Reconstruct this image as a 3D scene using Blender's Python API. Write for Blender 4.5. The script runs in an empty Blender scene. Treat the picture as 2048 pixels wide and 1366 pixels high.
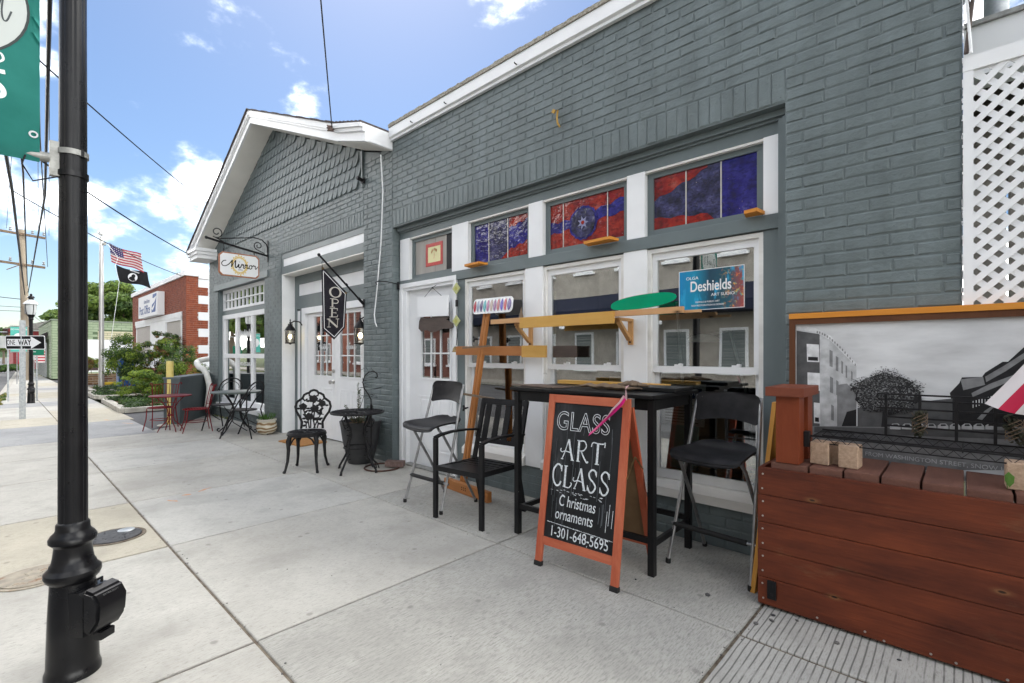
import bpy, bmesh, math, random
from mathutils import Vector, Matrix
R = math.radians
random.seed(7)
sc = bpy.context.scene
COL = sc.collection

# ------------------------------------------------------------------ camera
CAM = Vector((0.0, -3.28, 1.32))
cam_d = bpy.data.cameras.new("camera")
cam = bpy.data.objects.new("camera", cam_d)
COL.objects.link(cam)
cam.location = CAM
cam.rotation_euler = (R(90), 0, R(43.05))
cam_d.sensor_width = 36
cam_d.lens = 16.963
cam_d.shift_y = 0.0127
cam_d.clip_start = 0.05
cam_d.clip_end = 3000
sc.camera = cam
CLO, CHI, CB = 0.455, 0.675, 62.0        # cloud threshold, full cloud, cloud brightness raised to light the fronts

# ------------------------------------------------------------------ sky and sun
SUN_DIR = Vector((-0.60, 0.37, 1.0)).normalized()      # towards the sun
w = bpy.data.worlds.new("World")
sc.world = w
w.use_nodes = True
nt = w.node_tree
bg = nt.nodes["Background"]
sky = nt.nodes.new("ShaderNodeTexSky")
sky.sky_type = 'NISHITA'
sky.sun_disc = False
sky.sun_elevation = math.asin(SUN_DIR.z)
sky.sun_rotation = math.atan2(SUN_DIR.x, SUN_DIR.y)
sky.air_density = 1.0
sky.dust_density = 0.6
sky.ozone_density = 2.2
tc = nt.nodes.new("ShaderNodeTexCoord")
mp = nt.nodes.new("ShaderNodeMapping")
mp.inputs["Scale"].default_value = (1, 1, 1.7)
mp.inputs["Location"].default_value = (-6.5, 4.96, 6.15)  # offset picked so bright clouds out of view light the shaded fronts
def wnoise(scale, detail, rough, vec):
    n = nt.nodes.new("ShaderNodeTexNoise")
    n.inputs["Scale"].default_value = scale; n.inputs["Detail"].default_value = detail; n.inputs["Roughness"].default_value = rough
    nt.links.new(vec, n.inputs["Vector"])
    return n.outputs[0]
def wmath(op, a, b, c=None):
    m = nt.nodes.new("ShaderNodeMath"); m.operation = op
    for i, v in enumerate((a, b, c)):
        if v is None: continue
        if hasattr(v, "is_linked"): nt.links.new(v, m.inputs[i])
        else: m.inputs[i].default_value = v
    return m.outputs[0]
def wrange(v, a, b, c, d, smooth=False):
    m = nt.nodes.new("ShaderNodeMapRange")
    if smooth: m.interpolation_type = 'SMOOTHSTEP'
    for k, x in zip(("From Min", "From Max", "To Min", "To Max"), (a, b, c, d)): m.inputs[k].default_value = x
    nt.links.new(v, m.inputs["Value"])
    return m.outputs[0]
L = nt.links.new
L(tc.outputs["Generated"], mp.inputs["Vector"])
sep = nt.nodes.new("ShaderNodeSeparateXYZ"); L(tc.outputs["Generated"], sep.inputs[0])
puff = wnoise(4.2, 10, 0.56, mp.outputs[0])                      # cloud shapes
mass = wnoise(0.9, 2, 0.5, mp.outputs[0])                        # where the cloud banks lie
low = wrange(sep.outputs["Z"], 0.02, 0.42, 0.10, 0.0)            # banks are seen edge-on near the horizon
cover = wmath('ADD', wmath('ADD', puff, wmath('MULTIPLY', wmath('SUBTRACT', mass, 0.5), 0.55)), low)
mask = wmath('POWER', wrange(cover, CLO, CHI, 0.0, 0.98, True), 1.7)
hsv = nt.nodes.new("ShaderNodeHueSaturation")
hsv.inputs["Saturation"].default_value = 1.14
hsv.inputs["Value"].default_value = 0.82
mix = nt.nodes.new("ShaderNodeMix"); mix.data_type = 'RGBA'
L(mask, mix.inputs["Factor"]); L(sky.outputs[0], hsv.inputs["Color"]); L(hsv.outputs[0], mix.inputs["A"])
mix.inputs["B"].default_value = (CB * 1.02, CB, CB * 0.955, 1)
L(mix.outputs["Result"], bg.inputs["Color"])
bg.inputs["Strength"].default_value = 0.05

sun_d = bpy.data.lights.new("sun", 'SUN')
sun = bpy.data.objects.new("sun", sun_d)
COL.objects.link(sun)
sun.rotation_euler = (-SUN_DIR).to_track_quat('-Z', 'Y').to_euler()
sun.location = (-20, 12, 34)
sun_d.energy = 0.42
sun_d.angle = R(10)
sun_d.color = (1.0, 0.96, 0.9)

sc.view_settings.view_transform = 'Standard'
sc.view_settings.look = 'None'
sc.view_settings.exposure = 1.82
sc.view_settings.gamma = 1.0
sc.view_settings.use_curve_mapping = False

# ------------------------------------------------------------------ materials
def srgb(r, g, b):
    f = lambda c: (c / 255 / 12.92) if c / 255 <= 0.04045 else ((c / 255 + 0.055) / 1.055) ** 2.4
    return (f(r), f(g), f(b), 1)

def newmat(name):
    m = bpy.data.materials.new(name)
    m.use_nodes = True
    return m, m.node_tree, m.node_tree.nodes["Principled BSDF"]

def pos_vec(t, scale=(1, 1, 1)):
    g = t.nodes.new("ShaderNodeNewGeometry")
    mp = t.nodes.new("ShaderNodeMapping")
    mp.inputs["Scale"].default_value = scale
    t.links.new(g.outputs["Position"], mp.inputs["Vector"])
    return mp.outputs[0]

def noise(t, vec, scale, detail=4, rough=0.55):
    n = t.nodes.new("ShaderNodeTexNoise")
    n.inputs["Scale"].default_value = scale
    n.inputs["Detail"].default_value = detail
    n.inputs["Roughness"].default_value = rough
    t.links.new(vec, n.inputs["Vector"])
    return n.outputs[0]

def ramp(t, fac, stops, interp='LINEAR'):
    r = t.nodes.new("ShaderNodeValToRGB")
    r.color_ramp.interpolation = interp
    e = r.color_ramp.elements
    while len(e) < len(stops):
        e.new(0.5)
    for i, (p, c) in enumerate(stops):
        e[i].position = p
        e[i].color = c if len(c) == 4 else (*c, 1)
    t.links.new(fac, r.inputs["Fac"])
    return r.outputs["Color"]

def mixc(t, fac, a, b, mode='MIX'):
    m = t.nodes.new("ShaderNodeMix"); m.data_type = 'RGBA'; m.blend_type = mode
    for s, v in (("Factor", fac), ("A", a), ("B", b)):
        if hasattr(v, "is_linked"):
            t.links.new(v, m.inputs[s])
        else:
            m.inputs[s].default_value = v
    return m.outputs["Result"]

def bumpn(t, bs, h, strength=0.3, dist=0.01):
    b = t.nodes.new("ShaderNodeBump")
    b.inputs["Strength"].default_value = strength
    b.inputs["Distance"].default_value = dist
    t.links.new(h, b.inputs["Height"])
    t.links.new(b.outputs[0], bs.inputs["Normal"])
    return b

def mat(name, c1, c2=None, scale=6, rough=0.6, metal=0.0, bump=0.0, bscale=60, bdist=0.004, stretch=(1, 1, 1), spec=0.3,
        lo=0.35, hi=0.65, wear=None, wscale=14, wlo=0.62, whi=0.68, rvar=0.0):
    m, t, bs = newmat(name)
    c1 = c1 if len(c1) == 4 else (*c1, 1)
    bs.inputs["Roughness"].default_value = rough
    bs.inputs["Metallic"].default_value = metal
    bs.inputs["Specular IOR Level"].default_value = spec
    v = pos_vec(t, stretch)
    col = None
    if c2 is not None:
        c2 = c2 if len(c2) == 4 else (*c2, 1)
        col = ramp(t, noise(t, v, scale, 6), [(lo, c1), (hi, c2)])
    if wear is not None:
        wear = wear if len(wear) == 4 else (*wear, 1)
        n2 = ramp(t, noise(t, v, wscale, 8, 0.65), [(wlo, (0, 0, 0, 1)), (whi, (1, 1, 1, 1))])
        col = mixc(t, n2, col if col is not None else c1, wear)
    if col is not None:
        t.links.new(col, bs.inputs["Base Color"])
    else:
        bs.inputs["Base Color"].default_value = c1
    if rvar:
        n3 = noise(t, v, scale * 1.7, 5)
        mr = t.nodes.new("ShaderNodeMapRange")
        mr.inputs["To Min"].default_value = max(0.02, rough - rvar); mr.inputs["To Max"].default_value = min(1, rough + rvar)
        t.links.new(n3, mr.inputs["Value"]); t.links.new(mr.outputs[0], bs.inputs["Roughness"])
    if bump:
        bumpn(t, bs, noise(t, v, bscale, 5), bump, bdist)
    return m

def wood(name, c1, c2, axis='x', rough=0.55, fine=90, coarse=1.6, bump=0.25, knots=None):
    m, t, bs = newmat(name)
    k = {'x': (0.06, 1, 1), 'y': (1, 0.06, 1), 'z': (1, 1, 0.06)}[axis]
    k2 = {'x': (0.3, 1, 1), 'y': (1, 0.3, 1), 'z': (1, 1, 0.3)}[axis]
    a = noise(t, pos_vec(t, k), fine, 6, 0.65)
    b = noise(t, pos_vec(t, k2), coarse * 5, 5, 0.6)
    c1, c2 = (*c1[:3], 1), (*c2[:3], 1)
    mid = tuple((x + y) / 2 for x, y in zip(c1, c2))
    col = ramp(t, a, [(0.3, c1), (0.7, mid)])
    col2 = ramp(t, b, [(0.32, c1), (0.7, c2)])
    out = mixc(t, 0.55, col, col2)
    if knots is not None:
        vo = t.nodes.new("ShaderNodeTexVoronoi"); vo.voronoi_dimensions = '2D'; vo.inputs["Scale"].default_value = 3.1
        sx = t.nodes.new("ShaderNodeSeparateXYZ"); cb = t.nodes.new("ShaderNodeCombineXYZ")
        t.links.new(pos_vec(t, {'x': (0.42, 1, 1), 'y': (1, .42, 1), 'z': (1, 1, .42)}[axis]), sx.inputs[0])
        t.links.new(sx.outputs["X"], cb.inputs["X"]); t.links.new(sx.outputs["Z"], cb.inputs["Y"]); t.links.new(cb.outputs[0], vo.inputs["Vector"])
        kk = ramp(t, vo.outputs["Distance"], [(0.012, (.2, .2, .2, 1)), (0.020, (.75, .75, .75, 1)), (0.035, (.22, .22, .22, 1)), (0.06, (0, 0, 0, 1))])
        out = mixc(t, kk, out, (*knots[:3], 1))
        kd = ramp(t, vo.outputs["Distance"], [(0.010, (1, 1, 1, 1)), (0.018, (0, 0, 0, 1))])
        out = mixc(t, kd, out, (0.02, 0.012, 0.008, 1))
        sc_ = ramp(t, noise(t, pos_vec(t, k2), 9, 7, .7), [(0.60, (0, 0, 0, 1)), (0.74, (.55, .55, .55, 1))])
        out = mixc(t, sc_, out, (*[c * .8 + .01 for c in knots[:3]], 1))
    t.links.new(out, bs.inputs["Base Color"])
    bs.inputs["Roughness"].default_value = rough
    bs.inputs["Specular IOR Level"].default_value = 0.22
    bumpn(t, bs, a, bump, 0.004)
    return m

def emis(name, c, s):
    m, t, bs = newmat(name)
    bs.inputs["Base Color"].default_value = (*c[:3], 1)
    bs.inputs["Emission Color"].default_value = (*c[:3], 1)
    bs.inputs["Emission Strength"].default_value = s
    return m

def glassmat(name, tint=(0.93, 0.96, 0.95), boost=3.4, rough=0.0, base=0.15):
    m = bpy.data.materials.new(name); m.use_nodes = True
    t = m.node_tree; t.nodes.clear()
    o = t.nodes.new("ShaderNodeOutputMaterial")
    mx = t.nodes.new("ShaderNodeMixShader"); tr = t.nodes.new("ShaderNodeBsdfTransparent"); gl = t.nodes.new("ShaderNodeBsdfGlossy")
    fr = t.nodes.new("ShaderNodeFresnel"); fr.inputs["IOR"].default_value = 1.52
    ma = t.nodes.new("ShaderNodeMath"); ma.operation = 'MULTIPLY_ADD'; ma.use_clamp = True
    ma.inputs[1].default_value = boost; ma.inputs[2].default_value = base
    tr.inputs[0].default_value = (*tint, 1); gl.inputs["Roughness"].default_value = rough
    n = noise(t, pos_vec(t), 1.3, 2)
    b = t.nodes.new("ShaderNodeBump"); b.inputs["Strength"].default_value = 0.03; b.inputs["Distance"].default_value = 0.02
    t.links.new(n, b.inputs["Height"]); t.links.new(b.outputs[0], gl.inputs["Normal"])
    t.links.new(fr.outputs[0], ma.inputs[0]); t.links.new(ma.outputs[0], mx.inputs[0])
    t.links.new(tr.outputs[0], mx.inputs[1]); t.links.new(gl.outputs[0], mx.inputs[2]); t.links.new(mx.outputs[0], o.inputs[0])
    return m

def brickpaint(name, c, var=0.12):
    m, t, bs = newmat(name)
    v = pos_vec(t)
    a = noise(t, v, 3.0, 6)
    b = noise(t, v, 26, 6, 0.6)
    lo = tuple(x * (1 - var) for x in c[:3]); hi = tuple(x * (1 + var) for x in c[:3])
    col = ramp(t, a, [(0.3, lo), (0.7, hi)])
    spk = ramp(t, noise(t, v, 70, 4), [(0.70, (0, 0, 0, 1)), (0.74, (1, 1, 1, 1))])
    col = mixc(t, spk, col, (*[x * 0.35 for x in c[:3]], 1))
    run = ramp(t, noise(t, pos_vec(t, (1, 1, 0.10)), 7, 5, .6), [(0.35, (0.84, 0.84, 0.83, 1)), (0.7, (1.06, 1.06, 1.06, 1))])
    col = mixc(t, 1.0, col, run, 'MULTIPLY')
    chip = ramp(t, noise(t, v, 9, 9, 0.7), [(0.725, (0, 0, 0, 1)), (0.74, (1, 1, 1, 1))])
    col = mixc(t, chip, col, (0.45, 0.46, 0.45, 1))
    t.links.new(col, bs.inputs["Base Color"])
    bs.inputs["Roughness"].default_value = 0.5
    bs.inputs["Specular IOR Level"].default_value = 0.3
    mth = t.nodes.new("ShaderNodeMath"); mth.operation = 'MULTIPLY_ADD'
    t.links.new(a, mth.inputs[0]); mth.inputs[1].default_value = 0.5; t.links.new(b, mth.inputs[2])
    bumpn(t, bs, mth.outputs[0], 0.7, 0.010)
    return m

def concrete(name, c1, c2, groove=0.0, rough=0.0):
    m, t, bs = newmat(name)
    v = pos_vec(t)
    big = noise(t, v, 0.9, 6, 0.6)
    fine = noise(t, pos_vec(t, (1, 0.13, 1)), 135 if rough else 165, 6, 0.78)      # broom lines run away from the wall
    spk = noise(t, pos_vec(t, (1, 0.35, 1)), 105, 5, 0.75)
    flk = noise(t, pos_vec(t, (1, 0.22, 1)), 42, 6, 0.75)
    stn = noise(t, pos_vec(t, (1, 0.6, 1)), 1.9, 5, 0.6)
    blot = noise(t, v, 4.5, 7, 0.65)
    col = ramp(t, big, [(0.3, c1), (0.7, c2)])
    dark = (*[x * 0.50 for x in c1[:3]], 1)
    col = mixc(t, ramp(t, fine, [(0.49 - .02 * rough, (0, 0, 0, 1)), (0.70 - .02 * rough, (.62 + .28 * rough,) * 3 + (1,))]), col, dark)
    col = mixc(t, ramp(t, spk, [(0.57, (0, 0, 0, 1)), (0.70, (.85, .85, .85, 1))]), col, dark)
    col = mixc(t, ramp(t, blot, [(0.50, (0, 0, 0, 1)), (0.75, (.5, .5, .5, 1))]), col, (*[x * 0.68 for x in c1[:3]], 1))
    col = mixc(t, ramp(t, flk, [(0.60, (0, 0, 0, 1)), (0.70, (.75, .75, .75, 1))]), col, dark)
    col = mixc(t, ramp(t, stn, [(0.50, (0, 0, 0, 1)), (0.68, (.55, .55, .55, 1))]), col, (*[x * 0.74 for x in c1[:3]], 1))
    vo = t.nodes.new("ShaderNodeTexVoronoi"); vo.voronoi_dimensions = '2D'; vo.inputs["Scale"].default_value = 1.7
    t.links.new(v, vo.inputs["Vector"])
    col = mixc(t, ramp(t, vo.outputs["Distance"], [(0.018, (.6, .6, .6, 1)), (0.034, (0, 0, 0, 1))]), col, dark)
    h = fine
    if groove:
        wv = t.nodes.new("ShaderNodeTexWave"); wv.wave_type = 'BANDS'; wv.bands_direction = 'X'
        wv.inputs["Scale"].default_value = groove; wv.inputs["Distortion"].default_value = 2.0
        wv.inputs["Detail"].default_value = 2; wv.inputs["Detail Scale"].default_value = 1.0
        t.links.new(pos_vec(t, (1, 0.22, 1)), wv.inputs["Vector"])
        g = ramp(t, wv.outputs["Fac"], [(0.03, (1, 1, 1, 1)), (0.17, (0, 0, 0, 1))])
        brk = ramp(t, noise(t, v, 3.2, 3), [(0.34, (0, 0, 0, 1)), (0.46, (1, 1, 1, 1))])
        g = mixc(t, 1.0, g, brk, 'MULTIPLY')
        col = mixc(t, g, col, (*[x * 0.36 for x in c1[:3]], 1))
    t.links.new(col, bs.inputs["Base Color"])
    bs.inputs["Roughness"].default_value = 0.88
    bumpn(t, bs, h, 0.35, 0.004)
    return m

GREY = (0.143, 0.174, 0.179)
M = {}
M['brick'] = brickpaint("painted grey brick", GREY)
M['brick2'] = brickpaint("painted grey brick weathered", tuple(x * 0.97 for x in GREY), 0.16)
M['grey'] = mat("grey painted wood", tuple(x * 0.93 for x in GREY), tuple(x * 1.04 for x in GREY), scale=5, rough=0.42, bump=0.12, bscale=90, bdist=0.002)
M['shingle'] = mat("grey painted shingle", tuple(x * 0.84 for x in GREY), tuple(x * 1.02 for x in GREY), scale=22, rough=0.55, bump=0.4, bscale=130, bdist=0.003)
M['white'] = mat("white painted wood", (0.82, 0.83, 0.84), (0.77, 0.78, 0.79), scale=4, rough=0.4, bump=0.1, bscale=80, bdist=0.002)
M['whiteold'] = mat("weathered white paint", (0.80, 0.79, 0.76), (0.66, 0.65, 0.62), scale=7, rough=0.5, bump=0.25, bscale=70, bdist=0.003,
                    wear=(0.35, 0.33, 0.29), wscale=12, wlo=0.66, whi=0.72, stretch=(0.3, 1, 1))
M['soffit'] = mat("soffit paint", (0.84, 0.82, 0.77), (0.76, 0.74, 0.69), scale=2, rough=0.6)
M['iron'] = mat("black cast iron", (0.008, 0.008, 0.009), (0.018, 0.017, 0.018), scale=30, rough=0.5, bump=0.4, bscale=120, bdist=0.003, spec=.2)
M['black'] = mat("black powder coat", (0.007, 0.007, 0.008), (0.012, 0.012, 0.013), scale=9, rough=0.42, spec=.2)
M['blackworn'] = mat("worn black paint", (0.006, 0.006, 0.007), (0.012, 0.012, 0.012), scale=8, rough=0.4, spec=.2, wear=(0.35, 0.35, 0.34), wscale=22, wlo=0.70, whi=0.73)
M['seat'] = mat("scuffed black plywood", (0.009, 0.009, 0.010), (0.020, 0.019, 0.021), scale=12, rough=0.45, spec=.2, wear=(0.42, 0.38, 0.31), wscale=55, wlo=0.70, whi=0.735)
M['steel'] = mat("dull grey steel tube", (0.22, 0.225, 0.23), (0.34, 0.34, 0.345), scale=14, rough=0.38, metal=0.8)
M['galv'] = mat("galvanised steel", (0.30, 0.32, 0.33), (0.42, 0.44, 0.45), scale=25, rough=0.45, metal=0.6)
M['alu'] = mat("cast aluminium bracket", (0.24, 0.24, 0.225), (0.36, 0.36, 0.34), scale=30, rough=0.5, metal=0.5)
M['lamp'] = mat("gloss black lamp paint", (0.004, 0.004, 0.005), (0.008, 0.008, 0.009), scale=9, rough=0.30, spec=.3, rvar=.10, wear=(0.25, 0.25, 0.24), wscale=26, wlo=0.725, whi=0.75, bump=0.05, bscale=50)
M['glass'] = glassmat("window glass")
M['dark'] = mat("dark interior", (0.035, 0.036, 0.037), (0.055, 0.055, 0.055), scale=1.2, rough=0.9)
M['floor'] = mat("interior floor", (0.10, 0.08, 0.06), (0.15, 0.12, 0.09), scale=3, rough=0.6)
M['rubber'] = mat("black rubber", (0.015, 0.015, 0.015), rough=0.7)
M['brass'] = mat("aged brass", (0.28, 0.20, 0.09), (0.18, 0.12, 0.06), scale=40, rough=0.45, metal=0.8)
M['nickel'] = mat("satin nickel", (0.45, 0.44, 0.42), rough=0.3, metal=0.9)
M['bulb'] = emis("warm bulb", (1.0, 0.80, 0.42), 5.0)
M['chalk'] = mat("chalk", (0.74, 0.77, 0.79), (0.42, 0.45, 0.47), scale=70, rough=0.95)
M['print_white'] = mat("white print", (0.82, 0.83, 0.84), rough=0.6)
M['print_black'] = mat("black print", (0.009, 0.009, 0.010), rough=0.6, spec=.15)

# ------------------------------------------------------------------ mesh helper
def rot_to(d):
    return Vector(d).to_track_quat('Z', 'Y').to_matrix()

class MB:
    def __init__(s):
        s.bm = bmesh.new()
    def face(s, pts):
        return s.bm.faces.new([s.bm.verts.new(p) for p in pts])
    def b2(s, x0, x1, y0, y1, z0, z1, bev=0.0, M4=None):
        bm = s.bm
        vs = [bm.verts.new((x, y, z)) for x in (x0, x1) for y in (y0, y1) for z in (z0, z1)]
        fs = [bm.faces.new([vs[i] for i in q]) for q in ((0, 1, 3, 2), (4, 6, 7, 5), (0, 4, 5, 1), (2, 3, 7, 6), (0, 2, 6, 4), (1, 5, 7, 3))]
        geo = vs
        if bev:
            es = list({e for f in fs for e in f.edges})
            r = bmesh.ops.bevel(bm, geom=es, offset=bev, segments=2, profile=0.7, affect='EDGES', clamp_overlap=True)
            geo = list({v for v in r['verts']} | {v for v in vs if v.is_valid})
        if M4 is not None:
            bmesh.ops.transform(bm, matrix=M4, verts=[v for v in geo if v.is_valid])
        return s
    def box(s, c, size, rot=None, bev=0.0):
        m = Matrix.Translation(c)
        if rot is not None:
            m = m @ rot.to_4x4()
        a, b, d = (v / 2 for v in size)
        return s.b2(-a, a, -b, b, -d, d, bev, m)
    def bar(s, p0, p1, wd, h, side=None, bev=0.0):
        """rectangular bar from p0 to p1; wd across 'side', h across the other way"""
        p0, p1 = Vector(p0), Vector(p1)
        d = (p1 - p0)
        ln = d.length
        z = d.normalized()
        sd = Vector(side) if side is not None else (Vector((0, 0, 1)).cross(z) if abs(z.z) < 0.95 else Vector((1, 0, 0)))
        x = (sd - z * sd.dot(z)).normalized()
        y = z.cross(x)
        m = Matrix((x, y, z)).transposed().to_4x4()
        m.translation = (p0 + p1) / 2
        return s.b2(-wd / 2, wd / 2, -h / 2, h / 2, -ln / 2, ln / 2, bev, m)
    def tube(s, pts, r, n=8, closed=False, cap=True):
        bm = s.bm
        pts = [Vector(p) for p in pts]
        N = len(pts)
        rr = r if isinstance(r, (list, tuple)) else [r] * N
        rings = []
        prev = None
        for i, p in enumerate(pts):
            if closed:
                d = pts[(i + 1) % N] - pts[i - 1]
            else:
                d = pts[min(i + 1, N - 1)] - pts[max(i - 1, 0)]
            d = d.normalized() if d.length > 1e-9 else Vector((0, 0, 1))
            if prev is None:
                u = Vector((0, 0, 1)) if abs(d.z) < 0.9 else Vector((1, 0, 0))
                u = (u - d * u.dot(d)).normalized()
            else:
                u = prev - d * prev.dot(d)
                u = u.normalized() if u.length > 1e-6 else d.orthogonal().normalized()
            prev = u
            v = d.cross(u)
            rings.append([bm.verts.new(p + (u * math.cos(2 * math.pi * k / n) + v * math.sin(2 * math.pi * k / n)) * rr[i]) for k in range(n)])
        for i in range(N if closed else N - 1):
            a, b = rings[i], rings[(i + 1) % N]
            for k in range(n):
                bm.faces.new((a[k], a[(k + 1) % n], b[(k + 1) % n], b[k]))
        if cap and not closed:
            bm.faces.new(list(reversed(rings[0]))); bm.faces.new(rings[-1])
        return s
    def lathe(s, prof, c=(0, 0, 0), n=24, flutes=0, M4=None, cap=True):
        bm = s.bm
        rings = []
        for r, z in prof:
            ring = []
            for k in range(n):
                a = 2 * math.pi * k / n
                q = r * (1 - (0.035 if flutes and (k % 2) else 0))
                p = Vector((q * math.cos(a), q * math.sin(a), z))
                if M4 is not None:
                    p = M4 @ p
                ring.append(bm.verts.new(Vector(c) + p))
            rings.append(ring)
        for a, b in zip(rings, rings[1:]):
            for k in range(n):
                bm.faces.new((a[k], a[(k + 1) % n], b[(k + 1) % n], b[k]))
        if cap:
            bm.faces.new(list(reversed(rings[0]))); bm.faces.new(rings[-1])
        return s
    def prism(s, pts, vec):
        """closed solid: planar polygon pts swept by vec"""
        bm = s.bm
        a = [bm.verts.new(p) for p in pts]
        b = [bm.verts.new(Vector(p) + Vector(vec)) for p in pts]
        bm.faces.new(a); bm.faces.new(list(reversed(b)))
        for i in range(len(a)):
            j = (i + 1) % len(a)
            bm.faces.new((a[j], a[i], b[i], b[j]))
        return s
    def ball(s, c, r, sc3=(1, 1, 1), sub=2):
        m = Matrix.Translation(c) @ Matrix.Diagonal((*[r * k for k in sc3], 1))
        bmesh.ops.create_icosphere(s.bm, subdivisions=sub, radius=1, matrix=m)
        return s
    def xf(s, m):
        bmesh.ops.transform(s.bm, matrix=m, verts=s.bm.verts)
        return s
    def mesh(s, name, smooth=True, ang=38):
        bm = s.bm
        bmesh.ops.recalc_face_normals(bm, faces=bm.faces)
        me = bpy.data.meshes.new(name)
        bm.to_mesh(me); bm.free()
        if smooth:
            me.shade_smooth(); me.set_sharp_from_angle(angle=R(ang))
        return me
    def build(s, name, m, parent=None, smooth=True, ang=38, kind=None, label=None):
        return link(name, s.mesh(name, smooth, ang), m, parent, kind, label)

PM = {}
def world_of(o):
    return PM.get(o.name, Matrix.Identity(4))

def link(name, me, m, parent=None, kind=None, label=None):
    o = bpy.data.objects.new(name, me)
    COL.objects.link(o)
    if m is not None and len(me.materials) == 0:
        me.materials.append(m)
    if parent is not None:
        o.parent = parent
        o.matrix_parent_inverse = world_of(parent).inverted()
    if kind: o['kind'] = kind
    if label: o['label'] = label
    return o

def thing(name, label, cat, loc=(0, 0, 0), rz=0.0, group=None):
    o = bpy.data.objects.new(name, None)
    o.empty_display_size = 0.1
    COL.objects.link(o)
    o.location = loc
    o.rotation_euler = (0, 0, rz)
    PM[o.name] = Matrix.Translation(loc) @ Matrix.Rotation(rz, 4, 'Z')
    o['label'] = label; o['category'] = cat
    if group: o['group'] = group
    return o

def tag(o, label, cat, group=None):
    o['label'] = label; o['category'] = cat
    if group: o['group'] = group
    return o

def put(o, loc, rz=0.0, rot=None):
    """place a thing that was built round the origin"""
    o.location = loc
    o.rotation_euler = rot if rot is not None else (0, 0, rz)
    return o

def dup(root, loc, rz, label=None, group=None):
    r = root.copy(); COL.objects.link(r)
    r.location = loc; r.rotation_euler = (0, 0, rz)
    if label: r['label'] = label
    if group: r['group'] = group
    for ch in list(root.children):
        c = ch.copy(); COL.objects.link(c); c.parent = r
        for g in list(ch.children):
            d = g.copy(); COL.objects.link(d); d.parent = c
    return r

def structure(o):
    o['kind'] = 'structure'
    return o

_TXT = {}
def text_mesh(s, size, ext=0.0006, align='CENTER', outline=0.0, spacing=1.0, shear=0.0, bold=0.0):
    cu = bpy.data.curves.new("t", 'FONT')
    cu.body = s; cu.size = size; cu.align_x = align; cu.align_y = 'CENTER'
    cu.space_character = spacing; cu.shear = shear
    if outline:
        cu.fill_mode = 'NONE'; cu.bevel_depth = outline; cu.bevel_resolution = 1
    else:
        cu.extrude = ext
        cu.offset = bold
    cu.resolution_u = 6
    ob = bpy.data.objects.new("t", cu)
    COL.objects.link(ob)
    bpy.context.view_layer.update()
    me = bpy.data.meshes.new_from_object(ob)
    bpy.data.objects.remove(ob)
    bpy.data.curves.remove(cu)
    me.materials.clear()
    return me

def frame_m(o, ux, uy):
    """matrix of a drawing plane: origin o, x along ux, y along uy"""
    x = Vector(ux).normalized(); y = Vector(uy).normalized(); z = x.cross(y)
    m = Matrix((x, y, z)).transposed().to_4x4()
    m.translation = Vector(o)
    return m

def lettering(name, s, size, m, plane, at, parent, xs=1.0, **k):
    me = text_mesh(s, size, **k)
    me.transform(plane @ Matrix.Translation((at[0], at[1], 0.0015)) @ Matrix.Diagonal((xs, 1, 1, 1)))
    return link(name, me, m, parent)

def stroke(mb, pts, wd, plane, z=0.0015, closed=False, smoothn=5):
    """flat brush stroke in a drawing plane: pts (x, y[, width factor]) through a Catmull-Rom curve"""
    P = [Vector((p[0], p[1], p[2] if len(p) > 2 else 1.0)) for p in pts]
    out = []
    n = len(P)
    for i in range(n - 1 if not closed else n):
        p0 = P[i - 1] if (i > 0 or closed) else P[0]
        p1, p2 = P[i], P[(i + 1) % n]
        p3 = P[(i + 2) % n] if (i + 2 < n or closed) else P[-1]
        for k in range(smoothn):
            t = k / smoothn
            out.append(0.5 * ((2 * p1) + (p2 - p0) * t + (2 * p0 - 5 * p1 + 4 * p2 - p3) * t * t + (3 * p1 - p0 - 3 * p2 + p3) * t ** 3))
    if not closed:
        out.append(P[-1])
    prev = None
    first = None
    for i, p in enumerate(out):
        a = out[i - 1] if (i > 0 or closed) else out[0]
        b = out[(i + 1) % len(out)] if (i + 1 < len(out) or closed) else out[-1]
        d = Vector((b.x - a.x, b.y - a.y))
        if d.length < 1e-9:
            d = Vector((1, 0))
        d.normalize()
        nx, ny = -d.y * wd * p.z / 2, d.x * wd * p.z / 2
        va = mb.bm.verts.new(plane @ Vector((p.x + nx, p.y + ny, z)))
        vb = mb.bm.verts.new(plane @ Vector((p.x - nx, p.y - ny, z)))
        if prev:
            try: mb.bm.faces.new((prev[0], va, vb, prev[1]))
            except ValueError: pass
        else:
            first = (va, vb)
        prev = (va, vb)
    if closed:
        mb.bm.faces.new((prev[0], first[0], first[1], prev[1]))

def arc(cx, cy, rx, ry, a0, a1, n=12):
    return [(cx + rx * math.cos(R(a0 + (a1 - a0) * k / n)), cy + ry * math.sin(R(a0 + (a1 - a0) * k / n))) for k in range(n + 1)]

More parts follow.
